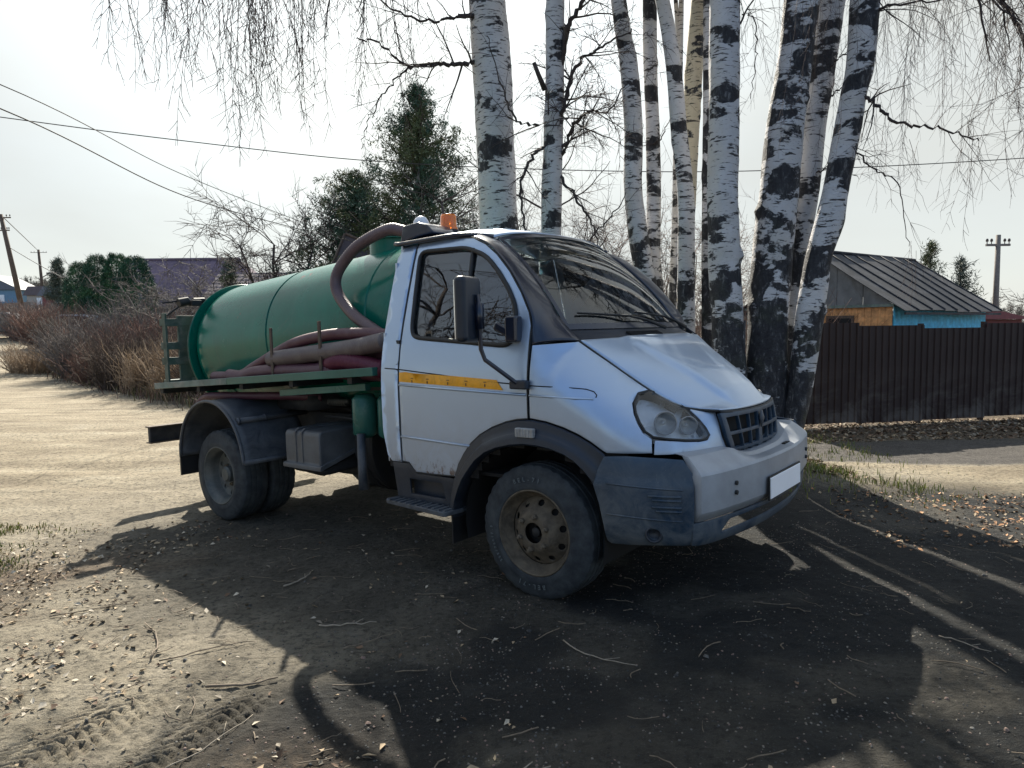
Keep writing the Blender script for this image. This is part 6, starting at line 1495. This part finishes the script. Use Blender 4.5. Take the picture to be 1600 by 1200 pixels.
def pine(loc, h, hw, label, seed, mats, name='pine_tree', shape=None, nb=90, size=.22, dens=9, cat='pine', grp=None, trunk=.12):
    rg = np.random.RandomState(seed); root = empty(name, loc); tag(root, label, cat, grp)
    mb = MB(); mb.tube([(0, 0, -.3), (rg.normal(0, .05), 0, h * .5), (0, 0, h)], [trunk, trunk * .6, .015], 8); mb.build('trunk', M['pinebark'], root, True)
    T = Tubes(); cs = []
    for i in range(nb):
        t = (i + rg.uniform(0, 1)) / nb; z = h * (.12 + .86 * t); a = rg.uniform(0, 2 * np.pi); L = hw * (shape(t) if shape else (1 - t) ** .8) * rg.uniform(.55, 1.15) + .15
        n = 6; P = [np.array([0, 0, z])]; d = np.array([math.cos(a), math.sin(a), .05 + .45 * t])
        for q in range(n): d = d + rg.normal(0, .10, 3) + np.array([0, 0, .05]); P.append(P[-1] + d / np.linalg.norm(d) * L / n)
        T.add(P, np.linspace(.035, .008, n + 1), 4)
        for q in range(1, n + 1):
            for _ in range(1 + int(L * 1.1)): cs.append(P[q] + rg.normal(0, 1, 3) * np.array([.16, .16, .10]) * (L ** .5) * 1.1)
    me = T.mesh('limbs', M['pinebark']); tag(obj('branches', me, root), kind='stuff')
    cs = np.array(cs); P, F = needles(cs, size, dens * 3, rg); mi = np.repeat((fbm(cs[:, 0] * 1.2 + 50, cs[:, 2] * 1.2 + 50, seed, 2) > .52).astype(int), dens * 3)
    tag(obj('foliage', mesh_np('foliage', P, F, mats=mats, midx=mi), root), kind='stuff'); return root
NM = [M['needle'], M['needle2']]
pine((-3.1, 24.5, 0), 9.7, 3.9, 'tall dark green pine rising behind the cab and the tank hose', 5, NM, nb=230, size=.20, dens=5, shape=lambda t: (1 - t) ** .85 * 1.05)
pine((-5.5, 25.5, 0), 7.0, 3.0, 'lower olive green pine left of the tall dark one', 6, NM, nb=150, size=.20, dens=5, shape=lambda t: (1 - t) ** .6 * 1.1)
pine((-12.2, 31, .3), 4.3, .75, 'small narrow spruce above the rear of the tank', 7, [M['needle2'], M['needle']], 'spruce_tree', nb=60, size=.16, dens=6, cat='spruce')
pine((17.6, 30, 0), 4.9, 1.0, 'young pine with loose crown directly behind the hut roof', 8, [M['needle2'], M['needle']], nb=45, size=.22, dens=4, grp='young pines behind the hut')
pine((19.2, 30.5, 0), 4.3, 1.1, 'young pine between the hut roof end and the utility pole', 9, [M['needle2'], M['needle_far']], nb=40, size=.22, dens=4, grp='young pines behind the hut')
pine((-38.0, 60, 2.6), 5.0, 1.2, 'pale distant spruce left of the thuja row', 10, [M['needle_far'], M['needle_far']], 'spruce_tree', nb=50, size=.35, dens=5, cat='spruce')
# thuja row: dense oval columns
M['thuja'] = simple('thuja_scales_dark', (.012, .060, .028), .7, var=.45, scale=2.5); M['thuja2'] = simple('thuja_scales_mid', (.03, .10, .035), .7, var=.35, scale=3)
for i, (x, y, h, w, lab) in enumerate(((-23.0, 38.3, 4.1, .95, 'leftmost and widest thuja of the dark green row'), (-21.95, 38.0, 4.45, .86, 'second thuja from the left in the dark green row'), (-20.95, 38.0, 4.5, .86, 'third thuja from the left in the dark green row'), (-19.85, 37.8, 4.35, .95, 'rightmost thuja of the row, in front of the purple roof'))):
    rg = np.random.RandomState(60 + i); z0 = 1.08; root = empty('thuja_shrub', (x, y, z0)); tag(root, lab, 'thuja', 'row of dark green thujas left of the purple roofed house')
    mb = MB(); mb.tube([(0, 0, -.2), (0, 0, h * .9)], [.08, .02], 6); mb.build('trunk', M['pinebark'], root)
    n = 2100; t = rg.uniform(0, 1, n); a = rg.uniform(0, 2 * np.pi, n); pr = np.sin(np.pi * np.clip(t * .90 + .08, 0, 1) ** .85) ** .42; rad = w * pr * rg.uniform(.72, 1.05, n) * (1 + .18 * (fbm(a * 1.3 + 9, t * 6 + 4, i, 2) - .5) * 2)
    cs = np.stack([rad * np.cos(a), rad * np.sin(a), t * h], 1); P, F = needles(cs, .17, 9, rg, .9); mi = np.repeat((fbm(cs[:, 0] * 2 + 50, cs[:, 2] * 2 + 50, i, 2) > .55).astype(int), 9)
    tag(obj('foliage', mesh_np('foliage', P, F, mats=[M['thuja'], M['thuja2']], midx=mi), root), kind='stuff')

# ------------------------------------------------------------------ bare trees, shrubs, dry growth
M['bush_red'] = simple('reddish_dry_stems', (.15, .082, .062), .85, var=.4, scale=4); M['bush_brown'] = simple('brown_dry_stems', (.085, .062, .048), .85, var=.4, scale=4)
M['bush_tan'] = simple('tan_dry_grass', (.27, .20, .135), .85, var=.35, scale=4); M['bush_grey'] = simple('grey_bare_twigs', (.12, .105, .098), .85, var=.3, scale=4)
M['bush_pale'] = simple('pale_hazy_twigs', (.21, .18, .155), .85, var=.2, scale=4)
def bare_tree(loc, h, label, seed, name='bare_tree', mat='limb', tmat='twig', r=.09, spread=.8, nl=9, lvl=2, tr=.006, kids=6, cat='bare tree', grp=None, stems=1):
    rg = np.random.RandomState(seed); root = empty(name, loc); tag(root, label, cat, grp); T, W = Tubes(), Tubes(); mbt = MB()
    for s_ in range(stems):
        a = rg.uniform(0, 6.28); lean = rg.uniform(.02, .16) * (1 if stems == 1 else 2.2); d = np.array([math.cos(a) * lean, math.sin(a) * lean, 1.0])
        P = [np.array([rg.normal(0, .1) * (stems > 1), 0, -.2])]
        for q in range(7): d = d + rg.normal(0, .07, 3); P.append(P[-1] + d / np.linalg.norm(d) * h * .12)
        rad = np.linspace(r, r * .35, 8); mbt.tube([tuple(p) for p in P], list(rad), 7)
        for _ in range(nl):
            i = rg.randint(2, 8); a = rg.uniform(0, 6.28); grow(T, W, P[i], (math.cos(a) * spread, math.sin(a) * spread, rg.uniform(.35, 1.0)), h * rg.uniform(.25, .5), rad[i] * .55, rg, lvl, .05, .26, True, kids, tr)
    mbt.build('trunk', M[mat], root, True)
    if T.V: tag(obj('branches', T.mesh('branches', M[mat]), root), kind='stuff')
    if W.V: tag(obj('twigs', W.mesh('twigs', M[tmat]), root), kind='stuff')
    return root
def dry_bush(loc, h, w, n, label, seed, mat, lean=(0, 0), r=.006, side=2, grp='dry roadside bushes left of the truck'):
    rg = np.random.RandomState(seed); W = Tubes()
    for _ in range(n):
        a = rg.uniform(0, 6.28); q = rg.uniform(0, 1) ** .5 * w * .6; p = np.array([math.cos(a) * q, math.sin(a) * q * .7, -.1]); d = np.array([math.cos(a) * .35 + lean[0], math.sin(a) * .35 + lean[1], 1.0]) + rg.normal(0, .22, 3); hh = h * rg.uniform(.45, 1.05)
        P = [p]
        for k in range(5): d = d + rg.normal(0, .13, 3) + np.array([0, 0, -.04]); P.append(P[-1] + d / np.linalg.norm(d) * hh / 5)
        W.add(P, np.linspace(r, r * .4, 6), 3)
        for k in range(side * 2):
            i = rg.randint(1, 5); b = d * .4 + rg.normal(0, .5, 3); b[2] = abs(b[2]) + .2; b /= np.linalg.norm(b); l = hh * rg.uniform(.12, .35); W.add([P[i], P[i] + b * l * .5 + rg.normal(0, .02, 3), P[i] + b * l], [r * .6, r * .45, r * .3], 3)
    root = tag(obj('dry_bush', W.mesh('dry_bush', M[mat], False)), label, 'dry bush', grp); root.location = loc; return root
BU = [((-6.2, 15.6), 1.7, 1.0, 260, 'brown', 'dark brown bush partly hidden behind the truck ladder', (-.1, 0)),
      ((-7.6, 16.2), 1.6, 1.0, 330, 'tan', 'tan dry grass tuft leaning right beside the truck ladder', (.5, 0)),
      ((-9.0, 17.6), 1.5, 1.1, 360, 'tan', 'largest fan of tan dry grass sloping over the roadside', (.6, 0)),
      ((-8.0, 18.0), 2.0, 1.2, 330, 'brown', 'tall dark brown bush behind the nearer tan grass tuft', (0, 0)),
      ((-10.4, 19.2), 1.9, 1.3, 420, 'brown', 'dense dark bush in the middle of the roadside growth', (.2, 0)),
      ((-12.0, 21.0), 1.5, 1.1, 300, 'red', 'low reddish bush before the thujas at the roadside edge', (.1, 0)),
      ((-11.2, 22.5), 2.3, 1.4, 420, 'red', 'rusty red bush with flat clipped top behind the roadside growth', (0, 0)),
      ((-8.6, 21.0), 2.1, 1.5, 420, 'red', 'rust coloured dense bush just left of the tank end', (0, 0)),
      ((-13.8, 23.2), 2.3, 1.4, 420, 'grey', 'grey green tangled bush below the thuja row', (.1, 0)),
      ((-15.6, 26.5), 1.9, 1.5, 400, 'red', 'reddish brown bush halfway along the left road bend', (0, 0)),
      ((-18.5, 30.0), 2.0, 1.7, 420, 'brown', 'brown bush beside the left road bend', (0, 0)),
      ((-21.8, 34.0), 2.3, 1.9, 460, 'red', 'pinkish brown bush near the foot of the leaning pole', (0, 0)),
      ((-26.0, 39.0), 2.3, 2.2, 460, 'grey', 'greyish far bush where the road bends away', (0, 0)),
      ((-31.0, 45.0), 2.2, 2.5, 460, 'red', 'farthest reddish bush next to the leaning pole', (0, 0)),
      ((-16.6, 24.6), 1.2, 1.3, 260, 'tan', 'low tan grass at the outer edge of the road bend', (.2, 0)),
      ((-14.0, 27.5), 3.0, 1.6, 300, 'grey', 'tall pale grey bush before the parked car', (0, 0))]
for i, ((x, y), h, w, n, mt, lab, ln) in enumerate(BU): dry_bush((x, y, gz(x, y)), h, w, int(n * 1.5), lab, 200 + i, 'bush_' + mt, ln, .0065 + .00022 * y)
# verge of dry litter under the bushes
p = []
rg = np.random.RandomState(9)
for i in range(24000):
    t = rg.uniform(0, 1); x = -5.6 - 14 * t; y0 = 14.6 - (x + 6.3) * 1.05; p.append((x + rg.normal(0, .3), y0 + abs(rg.normal(0, 1.5)) + rg.uniform(-.4, .1)))
grass('dry_verge_grass', np.array(p), .08, .40, [M['bush_tan'], M['bush_brown'], M['grass_olive'], M['bush_red']], 12, .009, .9)
bare_tree((-8.6, 24.5, .2), 5.4, 'bare fruit tree with arching crown above the tank', 311, r=.09, spread=.9, nl=14, tr=.009, grp=None, stems=3, kids=7)
bare_tree((-10.9, 27.0, .3), 4.6, 'smaller bare tree left of the arching fruit tree', 302, r=.07, spread=1.1, nl=13, tr=.009, tmat='bush_grey', mat='bush_grey')
bare_tree((-12.2, 25.0, .2), 3.4, 'low bare shrub tree before the purple roof', 303, r=.05, spread=1.3, nl=14, tr=.008, tmat='bush_grey', mat='bush_grey', stems=2)
bare_tree((-15.4, 33.0, .5), 3.3, 'bare shrub in front of the right end of the purple roof', 304, r=.05, spread=1.2, nl=12, tr=.011, tmat='bush_grey', mat='bush_grey', stems=2)
bare_tree((-27.8, 46.0, 1.5), 4.6, 'thin pale bare tree between the leaning pole and the thujas', 305, r=.07, spread=.6, nl=12, tr=.014, tmat='bush_pale', mat='bush_grey')
bare_tree((-1.2, 20.0, 0), 6.6, 'dense bare tree right of the tall pine', 306, r=.09, spread=1.0, nl=18, tr=.006, tmat='bush_grey')
bare_tree((.9, 16.5, 0), 6.0, 'dark crooked bare tree behind the second birch', 307, r=.10, spread=1.0, nl=13, tr=.005)
k = 0
TH = [(-.2, 18.5, 3.3), (1.2, 17.5, 3.8), (2.4, 19.0, 4.2), (3.5, 18.0, 3.9), (4.6, 19.5, 4.4), (5.6, 18.2, 3.9), (6.9, 20.0, 4.4), (3.0, 24.0, 5.2), (5.2, 25.0, 5.2), (1.0, 23.0, 5.0), (7.2, 26, 5.2)]
TL = ['behind the second birch', 'right behind the windscreen top', 'behind the joined pair of birches', 'between the joined pair and the crossing trunks', 'behind the bright white birch', 'between the bright and the broad dark birch', 'behind the broad dark birch', 'far back behind the crossing trunks', 'far back between the bright and dark birches', 'far back above the windscreen', 'far back behind the leaning birches']
for (x, y, h), wh in zip(TH, TL):
    bare_tree((x, y, 0), h, 'fine reddish bare thicket tree ' + wh, 320 + k, name='bare_sapling', r=.035, spread=.6, nl=9, tr=.0055, mat='bush_brown', tmat='bush_pale' if k % 2 else 'bush_red', stems=3, cat='sapling', kids=5, grp='bare saplings behind the birches'); k += 1
for i, (x, y, h, w, mt) in enumerate(((.4, 15.0, 2.3, 1.4, 'red'), (1.9, 14.6, 2.4, 1.4, 'brown'), (3.3, 14.8, 2.5, 1.4, 'red'), (4.8, 14.6, 2.4, 1.3, 'brown'), (6.0, 15.5, 2.4, 1.3, 'red'))):
    dry_bush((x, y, 0), h, w, 330, ['scrub right behind the second birch trunk', 'scrub behind the joined pair of birches', 'scrub behind the crossing slim trunks', 'scrub left of the broad dark birch', 'scrub between the leaning birches and the hut'][i], 240 + i, 'bush_' + mt, (0, 0), .007, grp='low scrub behind the birches')
bare_tree((24.5, 31, 0), 3.2, 'bare shrub at the right edge beyond the pole', 340, r=.05, spread=1.1, nl=12, tr=.011, tmat='bush_grey', mat='bush_grey', stems=2)

# ------------------------------------------------------------------ houses at the left
M['purpleroof'] = simple('purple_tile_roof', (.13, .095, .13), .95, var=.25, scale=1.2); M['greyroof'] = simple('grey_tile_roof', (.12, .10, .11), .98, var=.2); M['housewall'] = simple('pale_house_wall', (.34, .31, .28), .8, var=.15)
M['darkroof'] = simple('dark_violet_roof', (.04, .032, .045), .5, var=.3, scale=2)
def tiled_slope(P, nu, nv, amp):
    """wavy tile rows as real relief: P(u,v) base plane point, returns MB"""
    mb = MB(); a, b, c = Vector(P(0, 0)), Vector(P(1, 0)), Vector(P(0, 1)); n = (b - a).cross(c - a).normalized(); n = n if n.z > 0 else -n
    mb.grid(lambda u, v: tuple(Vector(P(u, v)) + n * amp * (math.sin(u * nu * 2 * math.pi) * .5 + 1 - ((v * nv) % 1.0))), nu * 4, nv * 3); return mb
h1 = empty('purple_roofed_house', (-24.2, 42.5, 0)); tag(h1, 'house with large purple metal tile roof behind the thuja row', 'house')
mb = MB(); mb.box((4.6, 3.5, 2.0), (9.4, 6.6, 3.0)); mb.build('wall', M['housewall'], h1)
mb = tiled_slope(lambda u, v: (-.6 + u * (10.6 - 1.7 * 2 * 0), -.3 + 3.8 * v, 3.0 + 3.05 * v), 34, 12, .03)
mb.v = [(min(x, 10.0 - 3.2 * (y + .3) / 3.8), y, z) for x, y, z in mb.v]; tag(mb.build('roof', M['purpleroof'], h1), kind='stuff')
mb = MB(); mb.add([(-.6, 7.3, 3.0), (10.0, 7.3, 3.0), (6.8, 3.5, 6.05), (-.6, 3.5, 6.05)], [(0, 1, 2, 3)]); mb.add([(10.0, -.3, 3.0), (10.0, 7.3, 3.0), (6.8, 3.5, 6.05)], [(0, 1, 2)]); mb.build('roof_rear', M['purpleroof'], h1)
mb = MB(); mb.tube([(-.6, 3.5, 6.14), (6.8, 3.5, 6.14)], .09, 6); mb.build('ridge_tile', M['purpleroof'], h1)
for x in (1.6, 4.6, 7.6):
    mb = MB(); mb.box((x, .17, 2.3), (1.1, .08, 1.1)); w_ = mb.build('window', M['whiteplastic'], h1); mb = MB(); mb.box((x, .12, 2.3), (.9, .03, .9)); mb.build('pane', M['black'], w_)
h2 = empty('grey_roofed_house', (-17.0, 40.0, 0)); tag(h2, 'low grey roofed house behind the bare fruit tree', 'house')
mb = MB(); mb.box((3.4, 2.5, 1.8), (7.4, 4.6, 2.8)); mb.build('wall', M['housewall'], h2)
mb = tiled_slope(lambda u, v: (-.4 + u * 7.8, -.2 + 2.8 * v, 3.2 + 1.75 * v), 26, 8, .02); tag(mb.build('roof', M['greyroof'], h2), kind='stuff')
mb = MB(); mb.add([(-.4, 5.4, 3.2), (7.4, 5.4, 3.2), (7.4, 2.6, 4.95), (-.4, 2.6, 4.95)], [(0, 1, 2, 3)]); mb.build('roof_rear', M['greyroof'], h2)
mb = MB(); mb.box((2.5, .15, 2.2), (1, .08, 1)); w_ = mb.build('window', M['whiteplastic'], h2); mb = MB(); mb.box((2.5, .1, 2.2), (.8, .03, .8)); mb.build('pane', M['black'], w_)
h3 = empty('dark_gabled_house', (-5.2, 22.6, 0), (0, 0, R(12))); tag(h3, 'dark steep roofed shed hidden behind the tank and the arching hose', 'shed')
mb = MB(); mb.prism([(-1.0, 2.2), (2.4, 2.2), (1.9, 3.75), (0, 4.52)], lambda a, b: (a, 0, b), lambda a, b: (a, 3.0, b)); mb.build('roof', M['darkroof'], h3)
mb = MB()
for i in range(9): mb.box((-.8 + i * .37, 0.0, 1.1), (.35, .06, 2.2))
tag(mb.build('front_boards', M['pole'], h3), kind='stuff')
mb = MB(); mb.tube([(-1.02, -.03, 2.2), (-.01, -.03, 4.55)], .04, 6); mb.tube([(0, -.03, 4.55), (1.92, -.03, 3.78)], .04, 6); mb.build('barge_board', M['pole'], h3, True)
# far hamlet
M['farroof'] = simple('far_slate_roof', (.10, .11, .14), .7, var=.2); M['farblue'] = simple('far_blue_wall', (.12, .22, .32), .7, var=.2)
for i, (x, y, w, h, rm, wm, lab) in enumerate(((-84, 118, 9, 5, 'farroof', 'farblue', 'blue walled house at the far left edge beyond the fence'), (-70, 112, 8, 3.4, 'greyroof', 'housewall', 'low pale house far down the dirt road'), (-58, 98, 9, 3.2, 'farroof', 'redwall', 'far dark house with reddish wall left of the thujas'))):
    z = float(ground_z(x, y)); r_ = empty('far_house', (x, y, z)); tag(r_, lab, 'house')
    mb = MB(); mb.box((0, 0, h * .3), (w, 6, h * .6)); mb.build('wall', M[wm], r_)
    mb = MB(); mb.prism([(-w * .56, h * .6), (w * .56, h * .6), (0, h * 1.1)] if i == 0 else [(-w * .56, h * .6), (w * .56, h * .6), (w * .45, h), (-w * .45, h)], lambda a, b: (a, -3.3, b), lambda a, b: (a, 3.3, b)); mb.build('roof', M[rm], r_)
    for x_ in (-w * .25, w * .2): mb = MB(); mb.box((x_, -3.03, h * .33), (1, .08, 1.1)); w_ = mb.build('window', M['whiteplastic'], r_)
fr_ = empty('picket_fence', (-57, 74, float(ground_z(-50, 72)))); tag(fr_, 'pale picket fence along the road at the left edge', 'fence')
for i in range(40):
    mb = MB() if i == 0 else mb
    if i == 0: mb.box((0, 0, .6), (.22, .04, 1.3)); o = mb.build('picket', M['concrete'], fr_); pk = o.data
    else: o = obj('picket', pk, fr_); o.location = (i * .30, -i * .18, 0)
mb = MB(); mb.beam((0, .05, .9), (12, -7.1, .9), .05, .1); mb.build('rail', M['concrete'], fr_)
# parked cars whose roofs show over the bushes
M['carwhite'] = simple('white_car_paint', (.62, .63, .64), .3, coat=.6, var=.05); M['cardark'] = simple('dark_car_paint', (.05, .05, .06), .3, coat=.6, var=.1)
def car(loc, rz, mat, label):
    r_ = empty('parked_car', loc, (0, 0, rz)); tag(r_, label, 'car', 'cars parked beyond the roadside bushes')
    body = [(-2.1, .35), (-2.15, .75), (-1.95, .92), (-1.5, .95), (1.0, .93), (1.9, .82), (2.15, .65), (2.1, .32)]
    mb = MB(); mb.prism(body, lambda a, b: (a, -.85, b), lambda a, b: (a, .85, b)); mb.build('body', mat, r_, bevel=.07, seg=3)
    mb = MB(); mb.prism([(-1.75, .92), (-1.25, 1.40), (-.9, 1.46), (.1, 1.44), (1.0, .92)], lambda a, b: (a, -.70 if b > 1.2 else -.78, b), lambda a, b: (a, .70 if b > 1.2 else .78, b)); cb = mb.build('cabin', mat, r_, bevel=.05, seg=3)
    for sg in (-1, 1): mb = MB(); mb.prism([(-1.45, .98), (-1.1, 1.36), (0.0, 1.36), (.75, .98)], lambda a, b: (a, sg * (.79 - .2 * (b - .98)), b), lambda a, b: (a, sg * (.77 - .2 * (b - .98)), b)); mb.build('window', M['black'], cb)
    wm = None
    for x in (-1.35, 1.35):
        for sg in (-1, 1):
            mb = MB(); mb.lathe([(.0005, -.1), (.2, -.1), (.31, -.09), (.31, .09), (.2, .1), (.0005, .1)], 20, 'Y'); o = mb.build('wheel', M['rubber'], r_, True); o.location = (x, sg * .78, .31)
car((-21.7, 36.6, gz(-21.7, 36.6) + .0), R(8), M['carwhite'], 'white car whose roof shows above the bushes left of the thujas')
car((-28.5, 40.5, gz(-28.5, 40.5)), R(10), M['cardark'], 'dark car half hidden behind the bushes below the far pole')
# ------------------------------------------------------------------ distant woods
def wood(name, x0, x1, y0, y1, n, hmin, hmax, seed, mats):
    rg = np.random.RandomState(seed); cs = []; 
    for _ in range(n):
        x, y = rg.uniform(x0, x1), rg.uniform(y0, y1); h = rg.uniform(hmin, hmax) * (1 + .5 * (fbm(np.array(x * .03), np.array(y * .03), seed, 2) - .5)); z = float(ground_z(x, y)); w = h * rg.uniform(.12, .22); k = 70; t = rg.uniform(0, 1, k); a = rg.uniform(0, 6.28, k); q = w * (1 - t) ** .7 * rg.uniform(.3, 1, k)
        cs.append(np.stack([x + q * np.cos(a), y + q * np.sin(a), z + t * h], 1))
    cs = np.concatenate(cs); P, F = needles(cs, (hmin + hmax) * .055, 5, rg, .8); return tag(obj(name, mesh_np(name, P, F, mats=mats, midx=np.repeat(rg.randint(0, len(mats), len(cs)), 5))), kind='stuff')
M['woodfar'] = simple('distant_wood', (.06, .065, .055), .9, var=.3, scale=.1); M['woodfar2'] = simple('distant_bare_wood', (.12, .10, .085), .9, var=.3, scale=.1)
wood('distant_wood', -420, -60, 250, 330, 900, 6, 9, 1, [M['woodfar'], M['woodfar2'], M['woodfar2']])
wood('distant_wood', -150, -95, 160, 230, 150, 4, 6, 3, [M['woodfar'], M['woodfar2']])
wood('distant_wood', 40, 160, 110, 160, 420, 3, 5, 2, [M['woodfar2'], M['woodfar'], M['woodfar2']])
wood('distant_wood', -25, 40, 70, 100, 200, 1.5, 3, 4, [M['woodfar2'], M['woodfar2'], M['woodfar']])
# bare trees standing behind the photographer (they show in the truck's glass)
for i, (x, y, h) in enumerate(((-9, -7, 9), (-3.5, -8, 11), (2, -7, 10), (7, -9, 11), (12, -6, 9))):
    bare_tree((x, y, 0), h, ['bare tree behind the camera far to the left', 'bare tree behind the camera left of centre', 'bare tree behind the camera at the centre', 'bare tree behind the camera right of centre', 'bare tree behind the camera far to the right'][i], 500 + i, r=.18, spread=1.0, nl=22, tr=.014, kids=6, grp='bare trees across the lane behind the camera')
for i, (x, y, h) in enumerate(((-9, 1.0, 9), (-8, -2, 8), (-12, 3.5, 10), (-13, -1, 10))):
    bare_tree((x, y, 0), h, ['bare tree on the verge left of the camera, nearest to the grass', 'bare tree left of the camera and a little behind it', 'bare tree farther left by the road', 'bare tree farthest to the left and behind'][i], 520 + i, r=.18, spread=1.0, nl=22, tr=.012, kids=6, grp='bare trees on the verge left of the camera')
